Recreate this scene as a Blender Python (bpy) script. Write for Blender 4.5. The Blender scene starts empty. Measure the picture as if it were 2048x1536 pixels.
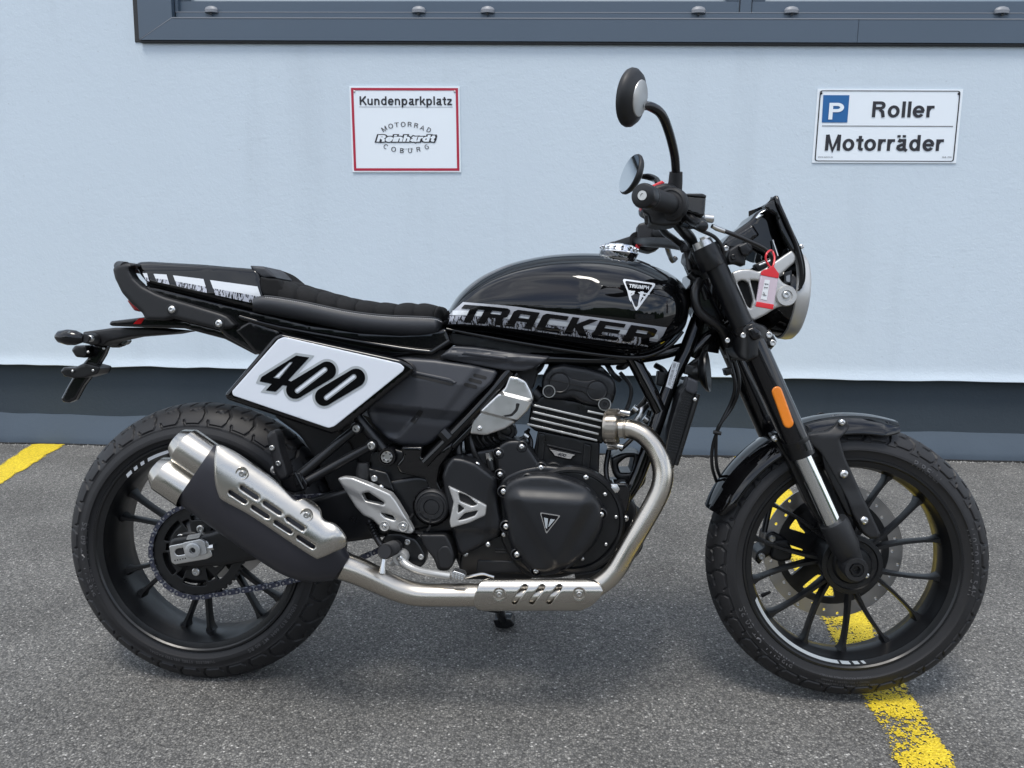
import bpy, bmesh, math, random
import numpy as np
from mathutils import Vector, Matrix
from mathutils.geometry import delaunay_2d_cdt
random.seed(7); np.random.seed(7)
R = math.radians
scn = bpy.context.scene
C = scn.collection

# ------------------------------------------------------------------ camera
F_PX, PITCH, CAM_H = 1539.0, R(9.5), 0.926          # photo is 2048 x 1536
cam_d = bpy.data.cameras.new('camera')
cam_d.sensor_width = 36; cam_d.lens = 36 * F_PX / 2048
cam_d.clip_start = 0.05; cam_d.clip_end = 400
cam = bpy.data.objects.new('camera', cam_d); C.objects.link(cam)
cam.location = (0, 0, CAM_H); cam.rotation_euler = (math.pi / 2 - PITCH, 0, 0)
scn.camera = cam

# ------------------------------------------------------------------ sky and sun
SUN_EL, SUN_AZ = R(70), R(195)      # azimuth clockwise from +Y: behind the photographer, a little left
w = bpy.data.worlds.new('World'); scn.world = w; w.use_nodes = True
nt = w.node_tree; nt.nodes.clear()
def wn(t, **k):
    n = nt.nodes.new(t)
    for a, b in k.items(): setattr(n, a, b)
    return n
sky = wn('ShaderNodeTexSky', sky_type='NISHITA'); sky.sun_disc = False
sky.sun_elevation = SUN_EL; sky.sun_rotation = SUN_AZ; sky.dust_density = 1.2; sky.air_density = 1.0
tc = wn('ShaderNodeTexCoord'); mp = wn('ShaderNodeMapping'); mp.inputs['Scale'].default_value = (1.0, 1.0, 2.6)
nz = wn('ShaderNodeTexNoise'); nz.inputs['Scale'].default_value = 2.1; nz.inputs['Detail'].default_value = 8; nz.inputs['Roughness'].default_value = .56
rp = wn('ShaderNodeValToRGB'); rp.color_ramp.elements[0].position = .36; rp.color_ramp.elements[1].position = .60
nz2 = wn('ShaderNodeTexNoise'); nz2.inputs['Scale'].default_value = 4.0; nz2.inputs['Detail'].default_value = 6
cr2 = wn('ShaderNodeValToRGB'); cr2.color_ramp.elements[0].color = (4.6, 5.1, 6.0, 1); cr2.color_ramp.elements[1].color = (10.5, 10.9, 11.4, 1)
cr2.color_ramp.elements[0].position = .35; cr2.color_ramp.elements[1].position = .65
mx = wn('ShaderNodeMixRGB'); bg = wn('ShaderNodeBackground'); out = wn('ShaderNodeOutputWorld')
bg.inputs['Strength'].default_value = 0.15
lk = nt.links.new
lk(tc.outputs['Generated'], mp.inputs['Vector']); lk(mp.outputs[0], nz.inputs['Vector']); lk(mp.outputs[0], nz2.inputs['Vector'])
lk(nz.outputs['Fac'], rp.inputs['Fac']); lk(nz2.outputs['Fac'], cr2.inputs['Fac'])
lk(rp.outputs['Color'], mx.inputs['Fac']); lk(sky.outputs[0], mx.inputs['Color1']); lk(cr2.outputs['Color'], mx.inputs['Color2'])
lk(mx.outputs[0], bg.inputs['Color']); lk(bg.outputs[0], out.inputs['Surface'])
sd = bpy.data.lights.new('sun', 'SUN'); sd.energy = 1.8; sd.angle = R(18); sd.color = (1, .95, .88)
sun = bpy.data.objects.new('sun', sd); C.objects.link(sun)
sdir = Vector((math.sin(SUN_AZ) * math.cos(SUN_EL), math.cos(SUN_AZ) * math.cos(SUN_EL), math.sin(SUN_EL)))
sun.rotation_euler = sdir.to_track_quat('Z', 'Y').to_euler(); sun.location = (0, 0, 8)
scn.view_settings.view_transform = 'Standard'; scn.view_settings.look = 'None'
scn.view_settings.gamma = 1; scn.view_settings.exposure = 0.40
scn.view_settings.use_curve_mapping = False

# ------------------------------------------------------------------ frames: each has an origin, a tilt and real depth
CW = Matrix.Translation((0, 0, CAM_H)) @ Matrix.Rotation(math.pi / 2 - PITCH, 4, 'X')
def T(x, y, z): return Matrix.Translation((x, y, z))
BODY = T(.013, 1.560, 0) @ Matrix.Rotation(R(-4.07), 4, 'Z') @ Matrix.Rotation(R(-5.5), 4, 'X')
_sp = Vector((.39, 0, .80)); _sa = Vector((-.42, 0, .91)).normalized()
STEER = Matrix.Translation(_sp) @ Matrix.Rotation(R(1.0), 4, _sa) @ Matrix.Translation(-_sp)
FRONT = BODY @ STEER
WALL = T(-.145, 3.655, 0) @ Matrix.Rotation(R(-4.2), 4, 'Z')
def Lw(px, py, l, fr):
    """points at lateral offset l (metres towards the street) in a frame, seen at (px, py); local xyz array"""
    px, py = np.broadcast_arrays(np.asarray(px, float), np.asarray(py, float)); l = np.broadcast_to(np.asarray(l, float), px.shape)
    M = np.array(fr.inverted() @ CW)
    d = np.stack([(px - 1024) / F_PX, -(py - 768) / F_PX, -np.ones_like(px)], -1) @ M[:3, :3].T
    o = M[:3, 3]
    t = (-l - o[1]) / d[..., 1]
    return o + d * t[..., None]
def P(px, py, l, fr=BODY): return Vector(Lw(px, py, l, fr).tolist())
def G(px, py):
    M = np.array(CW); d = M[:3, :3] @ np.array([(px - 1024) / F_PX, -(py - 768) / F_PX, -1.])
    t = -CAM_H / d[2]; return Vector((d[0] * t, d[1] * t, 0))

# ------------------------------------------------------------------ materials
def mat(name, col, rough=.5, metal=0., coat=0., var=.0, vs=40., bump=0., bs=300., bd=.001, stretch=None, rv=0., spec=.5, trans=0., alpha=1.):
    m = bpy.data.materials.new(name); m.use_nodes = True; t = m.node_tree; b = t.nodes['Principled BSDF']
    b.inputs['Base Color'].default_value = (*col, 1); b.inputs['Roughness'].default_value = rough; b.inputs['Metallic'].default_value = metal
    b.inputs['Coat Weight'].default_value = coat; b.inputs['Coat Roughness'].default_value = .02
    b.inputs['Specular IOR Level'].default_value = spec; b.inputs['Transmission Weight'].default_value = trans; b.inputs['Alpha'].default_value = alpha
    tcn = t.nodes.new('ShaderNodeTexCoord'); src = tcn.outputs['Object']
    if stretch:
        mpn = t.nodes.new('ShaderNodeMapping'); mpn.inputs['Scale'].default_value = stretch; t.links.new(src, mpn.inputs['Vector']); src = mpn.outputs[0]
    def noise(s, det=4):
        n = t.nodes.new('ShaderNodeTexNoise'); n.inputs['Scale'].default_value = s; n.inputs['Detail'].default_value = det; t.links.new(src, n.inputs['Vector']); return n
    if var or rv:
        n = noise(vs)
        if var:
            r = t.nodes.new('ShaderNodeMixRGB'); r.inputs['Color1'].default_value = (*[c * (1 - var) for c in col], 1); r.inputs['Color2'].default_value = (*[min(1, c * (1 + var)) for c in col], 1)
            t.links.new(n.outputs['Fac'], r.inputs['Fac']); t.links.new(r.outputs[0], b.inputs['Base Color'])
        if rv:
            q = t.nodes.new('ShaderNodeMapRange'); q.inputs[1].default_value = .3; q.inputs[2].default_value = .7; q.inputs[3].default_value = max(0, rough - rv); q.inputs[4].default_value = rough + rv
            t.links.new(n.outputs['Fac'], q.inputs[0]); t.links.new(q.outputs[0], b.inputs['Roughness'])
    if bump:
        n = noise(bs, 6); bp = t.nodes.new('ShaderNodeBump'); bp.inputs['Strength'].default_value = bump; bp.inputs['Distance'].default_value = bd
        t.links.new(n.outputs['Fac'], bp.inputs['Height']); t.links.new(bp.outputs[0], b.inputs['Normal'])
    return m
M = dict(
 gloss=mat('gloss_black_paint', (.003, .003, .0035), .05, coat=1., spec=.0),
 glossp=mat('gloss_black_plastic', (.005, .005, .006), .16, coat=.6, bump=.05, bs=60, spec=.2),
 satin=mat('satin_black', (.0036, .004, .005), .34, rv=.07, vs=25, bump=.12, bs=900, bd=.0003),
 cover=mat('engine_cover_black', (.0072, .008, .010), .40, rv=.05, vs=18, bump=.25, bs=1500, bd=.0002),
 plastic=mat('matt_black_plastic', (.0075, .008, .0095), .52, rv=.05, vs=30, bump=.3, bs=1300, bd=.0003),
 grey_pl=mat('charcoal_plastic', (.027, .029, .035), .44, rv=.05, vs=15, bump=.25, bs=1200, bd=.0003),
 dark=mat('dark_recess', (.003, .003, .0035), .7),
 rubber=mat('tyre_rubber', (.0088, .0088, .0102), .58, var=.25, vs=14, bump=.25, bs=700, bd=.0005, rv=.06),
 rubl=mat('tyre_lettering', (.075, .075, .080), .40),
 hose=mat('rubber_hose', (.012, .012, .013), .35),
 vinyl=mat('seat_vinyl', (.028, .030, .035), .48, bump=.35, bs=500, bd=.0006, rv=.04),
 suede=mat('seat_suede', (.013, .013, .0135), .92, var=.3, vs=60, bump=.5, bs=1600, bd=.0006, spec=.2),
 steel=mat('brushed_steel', (.50, .475, .43), .25, 1., rv=.07, vs=22, bump=.08, bs=420, bd=.0003, stretch=(.12, 1, 1.0)),
 steelp=mat('polished_pipe', (.52, .48, .42), .27, 1., rv=.06, vs=14, var=.08, bump=.10, bs=300, bd=.0003, stretch=(.3, 1, 1)),
 alu=mat('silver_alloy', (.66, .66, .65), .33, 1., rv=.06, vs=30, bump=.15, bs=500, bd=.0003),
 silverp=mat('silver_paint', (.50, .50, .49), .36, .55, rv=.04, vs=20, bump=.15, bs=900, bd=.0002),
 chrome=mat('chrome', (.80, .80, .80), .06, 1.),
 stanch=mat('fork_stanchion', (.74, .75, .74), .12, 1., rv=.04, vs=10, stretch=(1, 1, .1)),
 zinc=mat('zinc_bolt', (.58, .58, .57), .30, 1.),
 bronze=mat('collar_steel', (.36, .33, .29), .34, 1., rv=.08, vs=60),
 linkin=mat('chain_inner_link', (.34, .36, .40), .35, .8, rv=.08, vs=90),
 link=mat('chain_link', (.06, .065, .095), .38, .7, rv=.08, vs=90),
 pin=mat('chain_pin', (.45, .45, .47), .3, 1.),
 disc=mat('brake_disc', (.42, .41, .40), .34, 1., rv=.06, vs=50),
 white=mat('number_board_white', (.66, .70, .76), .13, coat=.8),
 outl=mat('decal_silver', (.36, .39, .41), .22, coat=.6),
 dblack=mat('decal_black', (.004, .004, .005), .12, coat=.5, spec=.0),
 dwhite=mat('decal_white', (.62, .65, .68), .2, coat=.6),
 dgrey=mat('decal_grey', (.36, .375, .41), .2, coat=.7),
 signw=mat('sign_white', (.80, .86, .91), .35, var=.02, vs=4),
 signk=mat('sign_black', (.018, .018, .024), .4),
 signr=mat('sign_red', (.42, .014, .045), .4),
 signb=mat('sign_blue', (.010, .115, .33), .35),
 orange=mat('amber_reflector', (.72, .20, .008), .25, coat=.5, bump=.6, bs=700, bd=.0008),
 red=mat('red_lens', (.35, .008, .012), .12, coat=.8),
 redpl=mat('red_plastic', (.60, .02, .03), .35),
 clearpl=mat('clear_tag_plastic', (.55, .46, .52), .2, coat=.5),
 lens=mat('smoked_lens', (.035, .045, .045), .12, coat=.8),
 glass=mat('mirror_glass', (.75, .78, .8), .03, 1.),
 thread=mat('seat_thread', (.42, .42, .42), .7),
 bead=mat('white_label', (.7, .72, .74), .4),
 frame=mat('window_frame_paint', (.072, .102, .140), .36, var=.06, vs=3, bump=.1, bs=700, bd=.0003),
 framed=mat('window_seal', (.018, .02, .022), .6, bump=.8, bs=200, bd=.002),
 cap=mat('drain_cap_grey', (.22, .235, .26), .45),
 wglass=mat('window_glass', (.25, .30, .33), .04, coat=1., spec=.9),
)
def ragged(name):
    m = bpy.data.materials.new(name); m.use_nodes = True; t = m.node_tree; b = t.nodes['Principled BSDF']
    b.inputs['Roughness'].default_value = .18; b.inputs['Coat Weight'].default_value = .7
    tcn = t.nodes.new('ShaderNodeTexCoord'); mpn = t.nodes.new('ShaderNodeMapping'); mpn.inputs['Rotation'].default_value = (0, R(28), 0); mpn.inputs['Scale'].default_value = (3.2, 1, 1)
    n = t.nodes.new('ShaderNodeTexNoise'); n.inputs['Scale'].default_value = 85; n.inputs['Detail'].default_value = 5; n.inputs['Roughness'].default_value = .65
    r = t.nodes.new('ShaderNodeValToRGB'); r.color_ramp.elements[0].position = .47; r.color_ramp.elements[0].color = (.006, .006, .008, 1); r.color_ramp.elements[1].position = .50; r.color_ramp.elements[1].color = (.42, .44, .50, 1)
    t.links.new(tcn.outputs['Object'], mpn.inputs[0]); t.links.new(mpn.outputs[0], n.inputs['Vector']); t.links.new(n.outputs['Fac'], r.inputs['Fac']); t.links.new(r.outputs[0], b.inputs['Base Color'])
    return m
M['ragged'] = ragged('decal_torn_edge')

# ------------------------------------------------------------------ mesh helpers
def tag(o, label=None, cat=None, group=None, kind=None):
    for k, v in (('label', label), ('category', cat), ('group', group), ('kind', kind)):
        if v: o[k] = v
    return o
FRM = {}
def link(name, me, m, parent=None, fr=None, ang=32):
    if m is not None and not me.materials: me.materials.append(m)
    o = bpy.data.objects.new(name, me); C.objects.link(o)
    fr = fr if fr is not None else Matrix.Identity(4)
    FRM[o] = fr
    if parent is not None:
        o.parent = parent; o.matrix_local = FRM[parent].inverted() @ fr
    else: o.matrix_world = fr
    return o
def meshof(name, vs, fs, ang=32, fix=True):
    me = bpy.data.meshes.new(name)
    me.from_pydata([tuple(v) for v in vs], [], [tuple(int(i) for i in f) for f in fs]); me.update()
    if fix:
        bm = bmesh.new(); bm.from_mesh(me); bmesh.ops.recalc_face_normals(bm, faces=bm.faces); bm.to_mesh(me); bm.free()
    me.shade_smooth(); me.set_sharp_from_angle(angle=R(ang))
    return me
def mk(name, vs, fs, m, parent=None, fr=BODY, ang=32, fix=True):
    return link(name, meshof(name, vs, fs, ang, fix), m, parent, fr)
def dense(pts, n=12, closed=False):
    p = [np.array(q, float) for q in pts]; N = len(p); out = []
    for i in range(N if closed else N - 1):
        if closed: a, b, c, d = p[i - 1], p[i], p[(i + 1) % N], p[(i + 2) % N]
        else: a, b, c, d = p[max(i - 1, 0)], p[i], p[i + 1], p[min(i + 2, N - 1)]
        for k in range(n):
            t = k / n; out.append(.5 * ((2 * b) + (c - a) * t + (2 * a - 5 * b + 4 * c - d) * t * t + (3 * b - a - 3 * c + d) * t ** 3))
    if not closed: out.append(p[-1])
    return np.array(out)
def fx(pts):
    d = dense(pts, 16); return lambda x: np.interp(x, d[:, 0], d[:, 1])
def rnd(poly, r, n=4):
    out = []; N = len(poly)
    for i in range(N):
        a, b, c = (np.array(poly[j % N], float) for j in (i - 1, i, i + 1))
        u, v = a - b, c - b; lu, lv = np.linalg.norm(u), np.linalg.norm(v); k = min(r, lu * .45, lv * .45)
        s, e = b + u / lu * k, b + v / lv * k
        for j in range(n + 1):
            t = j / n; out.append(tuple((1 - t) ** 2 * s + 2 * t * (1 - t) * b + t * t * e))
    return out
def capsule(a, b, r, n=8):
    a, b = np.array(a, float), np.array(b, float); an = math.atan2(*(b - a)[::-1]); o = []
    for c, s in ((b, an - math.pi / 2), (a, an + math.pi / 2)):
        for k in range(n + 1): t = s + math.pi * k / n; o.append((c[0] + r * math.cos(t), c[1] + r * math.sin(t)))
    return o
def circ(c, r, n=20, ry=None): return [(c[0] + r * math.cos(2 * math.pi * k / n), c[1] + (ry or r) * math.sin(2 * math.pi * k / n)) for k in range(n)]
def densify(poly, st):
    o = []; N = len(poly)
    for i in range(N):
        a, b = np.array(poly[i], float), np.array(poly[(i + 1) % N], float); k = max(1, int(np.ceil(np.linalg.norm(b - a) / st)))
        for j in range(k): o.append(a + (b - a) * j / k)
    return np.array(o)
def sdist(pts, loops):
    d = np.full(len(pts), 1e9); ins = np.zeros(len(pts), bool)
    for lp in loops:
        a, b = lp, np.roll(lp, -1, 0)
        for p, q in zip(a, b):
            v = q - p; L2 = v @ v
            if L2 < 1e-9: continue
            t = np.clip(((pts - p) @ v) / L2, 0, 1); d = np.minimum(d, np.linalg.norm(pts - p - t[:, None] * v, axis=1))
            c = (p[1] > pts[:, 1]) != (q[1] > pts[:, 1])
            with np.errstate(divide='ignore', invalid='ignore'): xi = (q[0] - p[0]) * (pts[:, 1] - p[1]) / (q[1] - p[1]) + p[0]
            ins ^= c & (pts[:, 0] < xi)
    return d, ins
def shell(name, poly, lf, lb, m, parent=None, fr=BODY, holes=(), er=0., ed=.0, step=8., ang=32, flat=False, lines=()):
    """a solid plate: outline in the side view, near face at lateral lf(x,y), rounded rim er wide / ed deep, back face at lateral lb (None = sheet)"""
    loops = [densify(q, step) for q in [poly, *holes]]
    allb = np.vstack(loops); lo, hi = loops[0].min(0), loops[0].max(0); cand = []
    g = np.stack(np.meshgrid(np.arange(lo[0], hi[0], step), np.arange(lo[1], hi[1], step * .87)), -1)
    g[1::2, :, 0] += step / 2; g = g.reshape(-1, 2)
    if len(g) and not flat:
        d, i = sdist(g, loops); g = g[i & (d > max(er * 1.12, step * .55))]; cand.append(g)
    if er:
        for q in (.12, .35, .68, 1.):
            for lp in loops:
                e = np.roll(lp, -1, 0) - np.roll(lp, 1, 0); e /= (np.linalg.norm(e, axis=1)[:, None] + 1e-9); nn = np.stack([-e[:, 1], e[:, 0]], -1)
                for s in (1, -1):
                    c = lp + nn * s * er * q; d, i = sdist(c, loops); cand.append(c[i & (d > er * q * .93)])
    ip = np.vstack(cand) if cand else np.zeros((0, 2))
    co = [Vector(v) for v in np.vstack([allb, ip])]
    ed_ = []; o = 0
    for lp in loops:
        n = len(lp); ed_ += [(o + k, o + (k + 1) % n) for k in range(n)]; o += n
    o = len(co)
    for ln in lines:            # creases: the mesh follows these lines
        ln = [np.array(q, float) for q in ln]; pt = [ln[0]]
        for a, b in zip(ln, ln[1:]):
            k = max(1, int(np.ceil(np.linalg.norm(b - a) / step))); pt += [a + (b - a) * j / k for j in range(1, k + 1)]
        co += [Vector(q) for q in pt]; ed_ += [(o + k, o + k + 1) for k in range(len(pt) - 1)]; o += len(pt)
    vs, es, fs, *_ = delaunay_2d_cdt(co, ed_, [], 0 if lines else 2, 1e-4)
    v = np.array([(a.x, a.y) for a in vs])
    if holes or lines:
        cen = np.array([v[list(f)].mean(0) for f in fs]); _, keep = sdist(cen, loops); fs = [f for f, k in zip(fs, keep) if k]
    base = lf(v[:, 0], v[:, 1]) if callable(lf) else np.full(len(v), float(lf))
    l = base
    if er:
        d, _ = sdist(v, loops); k = np.clip(d / er, 0, 1); l = base - ed * (1 - np.sqrt(1 - (1 - k) ** 2))
    A = Lw(v[:, 0], v[:, 1], l, fr)
    if lb is None: return mk(name, A, [list(f) for f in fs], m, parent, fr, ang, fix=True)
    B = A.copy(); B[:, 1] = -(lb(v[:, 0], v[:, 1]) if callable(lb) else lb)
    n = len(A); F = [list(f) for f in fs] + [[i + n for i in reversed(f)] for f in fs]
    cnt = {}
    for f in fs:
        for a, b in zip(f, list(f[1:]) + [f[0]]):
            k = (min(a, b), max(a, b)); cnt.setdefault(k, []).append((a, b))
    for k, q in cnt.items():
        if len(q) == 1: a, b = q[0]; F.append([b, a, a + n, b + n])
    return mk(name, np.vstack([A, B]), F, m, parent, fr, ang)
def mirror(o, parent=None):
    me = o.data.copy(); me.transform(Matrix.Scale(-1, 4, (0, 1, 0))); me.flip_normals()
    q = link(o.name.split('.')[0], me, None, parent or o.parent, FRM[o]); return q
def sweep(name, pts, rad, m, parent=None, fr=BODY, n=14, sm=6, caps=True, ry=None, closed=False, ang=40):
    """tube through local 3D points; rad may be a list (one per point)"""
    k = len(pts); rr = rad if isinstance(rad, (list, tuple)) else [rad] * k
    d = dense([(*p, r) for p, r in zip(pts, rr)], sm) if sm > 1 else np.array([(*p, r) for p, r in zip(pts, rr)])
    p, rr = d[:, :3], d[:, 3]; N = len(p)
    tan = np.gradient(p, axis=0); tan /= np.linalg.norm(tan, axis=1)[:, None] + 1e-12
    u = np.array([0, 1., 0]); u = u - tan[0] * (u @ tan[0])
    if np.linalg.norm(u) < .2: u = np.array([1., 0, 0]); u = u - tan[0] * (u @ tan[0])
    u /= np.linalg.norm(u); V = []
    for i in range(N):
        u = u - tan[i] * (u @ tan[i]); u /= np.linalg.norm(u); v = np.cross(tan[i], u)
        for j in range(n):
            a = 2 * math.pi * j / n; V.append(p[i] + (u * math.cos(a) * (ry or 1.) + v * math.sin(a)) * rr[i])
    Fc = [[i * n + j, i * n + (j + 1) % n, (i + 1) * n + (j + 1) % n, (i + 1) * n + j] for i in range(N - 1) for j in range(n)]
    if caps: Fc += [list(range(n))[::-1], [(N - 1) * n + j for j in range(n)]]
    return mk(name, V, Fc, m, parent, fr, ang)
def tubepx(name, pts, rad, m, parent=None, fr=BODY, **k):
    """points (x, y, lateral) in the side view"""
    return sweep(name, [P(a, b, l, fr) for a, b, l in pts], rad, m, parent, fr, **k)
def lathe(name, prof, c, ax, m, parent=None, fr=BODY, n=36, ang=35, closed=False, a0=0., a1=2 * math.pi, share=False):
    """profile (along axis, radius)"""
    ax = Vector(ax).normalized(); u = ax.orthogonal().normalized()
    if abs(ax.y) > .9: u = Vector((1, 0, 0)); u = (u - ax * u.dot(ax)).normalized()
    v = ax.cross(u); c = Vector(c); V = []; full = abs(a1 - a0 - 2 * math.pi) < 1e-6; nn = n if full else n + 1
    for j in range(nn):
        a = a0 + (a1 - a0) * j / n; e = u * math.cos(a) + v * math.sin(a)
        for s, r in prof: V.append(c + ax * s + e * r)
    K = len(prof); Fc = []
    for j in range(n if full else n):
        j2 = (j + 1) % nn
        for i in range(K if closed else K - 1):
            i2 = (i + 1) % K
            q = [j * K + i, j * K + i2, j2 * K + i2, j2 * K + i]; Fc.append(q)
    me = meshof(name, V, Fc, ang)
    bm = bmesh.new(); bm.from_mesh(me); bmesh.ops.remove_doubles(bm, verts=bm.verts, dist=1e-6); bm.to_mesh(me); bm.free()
    return link(name, me, m, parent, fr)
def box(name, c, s, m, parent=None, fr=BODY, bev=.002, rot=None):
    bm = bmesh.new(); bmesh.ops.create_cube(bm, size=1); bmesh.ops.scale(bm, vec=s, verts=bm.verts)
    if bev: bmesh.ops.bevel(bm, geom=bm.edges[:], offset=bev, segments=2, affect='EDGES')
    if rot is not None: bmesh.ops.transform(bm, matrix=rot, verts=bm.verts)
    bmesh.ops.translate(bm, vec=c, verts=bm.verts); me = bpy.data.meshes.new(name); bm.to_mesh(me); bm.free(); me.shade_smooth(); me.set_sharp_from_angle(angle=R(32))
    return link(name, me, m, parent, fr)
def scale_at(px, py, l, fr=BODY):      # metres per photo pixel there
    return (P(px + 1, py, l, fr) - P(px, py, l, fr)).length
_bolts = {}
def boltmesh(kind):
    if kind in _bolts: return _bolts[kind]
    if kind == 'button': prof = [(-.6, 1.0), (0, 1.0), (.25, .95), (.5, .72), (.6, .45), (.35, .42), (.3, .0)]
    elif kind == 'cap': prof = [(-.6, 1.05), (0, 1.05), (.35, 1.0), (.45, .85), (.45, .55), (.05, .5), (.0, 0)]
    else: prof = [(-.6, 1.35), (.05, 1.35), (.1, 1.25), (.12, 1.0), (.5, .95), (.55, .8), (.55, .0)]
    V = []; n = 20 if kind != 'hex' else 6; Fc = []
    for j in range(n):
        a = 2 * math.pi * j / n
        for s, r in prof: V.append((r * math.cos(a), -s, r * math.sin(a)))
    K = len(prof)
    for j in range(n):
        for i in range(K - 1): Fc.append([j * K + i, j * K + i + 1, ((j + 1) % n) * K + i + 1, ((j + 1) % n) * K + i])
    me = meshof('bolt', V, Fc, 30); me.materials.append(M['zinc']); _bolts[kind] = me; return me
def bolt(px, py, l, r, parent, fr=BODY, kind='button', m=None, name='bolt'):
    me = boltmesh(kind)
    if m:
        key = (kind, m.name)
        if key not in _bolts: q = me.copy(); q.materials.clear(); q.materials.append(m); _bolts[key] = q
        me = _bolts[key]
    c = P(px, py, l, fr); s = r * scale_at(px, py, l, fr)
    o = bpy.data.objects.new(name, me); C.objects.link(o); FRM[o] = fr; o.parent = parent
    o.matrix_local = FRM[parent].inverted() @ fr @ Matrix.Translation(c) @ Matrix.Scale(s, 4); return o
def loft(name, xs, sec, m, parent=None, fr=BODY, ang=50, half=False):
    """sec(x) -> list of (y, lateral) from the top centre line round the near side to the bottom centre line; mirrored on the far side"""
    rings = []
    for x in xs:
        s = sec(x); A = Lw([x if len(q) < 3 else q[2] for q in s], [q[0] for q in s], [q[1] for q in s], fr)
        Bq = A[1:-1].copy(); Bq[:, 1] *= -1; rings.append(np.vstack([A, Bq[::-1]]))
    V = np.vstack(rings); n = len(rings[0]); Fc = [[i * n + j, i * n + (j + 1) % n, (i + 1) * n + (j + 1) % n, (i + 1) * n + j] for i in range(len(xs) - 1) for j in range(n)]
    Fc += [list(range(n)), [(len(xs) - 1) * n + j for j in range(n)][::-1]]
    return mk(name, V, Fc, m, parent, fr, ang)
def textverts(s, bold=0., space=1., shear=0.):
    cu = bpy.data.curves.new('t', 'FONT'); cu.body = s; cu.size = 1; cu.offset = bold; cu.space_character = space; cu.shear = shear; cu.resolution_u = 4
    o = bpy.data.objects.new('t', cu); C.objects.link(o); dg = bpy.context.evaluated_depsgraph_get(); dg.update()
    me = bpy.data.meshes.new_from_object(o.evaluated_get(dg)); V = np.array([v.co[:] for v in me.vertices]); Fc = [list(p.vertices) for p in me.polygons]
    bpy.data.objects.remove(o); bpy.data.curves.remove(cu); bpy.data.meshes.remove(me)
    return V, Fc
def textpx(name, s, p0, p1, h, lf, m, parent, fr, bold=0., sx=None, shear=0., slant=None, space=1.):
    """flat lettering whose baseline runs from p0 to p1 (side-view coordinates) with capitals h tall"""
    V, Fc = textverts(s, bold, space, shear); x0, x1 = V[:, 0].min(), V[:, 0].max(); capV, _ = textverts('H', bold); ch = capV[:, 1].max()
    p0, p1 = np.array(p0, float), np.array(p1, float); u = (p1 - p0) / (x1 - x0); nrm = np.array([u[1], -u[0]]); nrm = nrm / np.linalg.norm(nrm) * h / ch
    if slant is not None: nrm = np.array(slant, float) * h / ch
    q = p0 + (V[:, :1] - x0) * u + V[:, 1:2] * nrm
    l = lf(q[:, 0], q[:, 1]) if callable(lf) else lf
    return mk(name, Lw(q[:, 0], q[:, 1], l, fr), Fc, m, parent, fr, fix=False)

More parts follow.
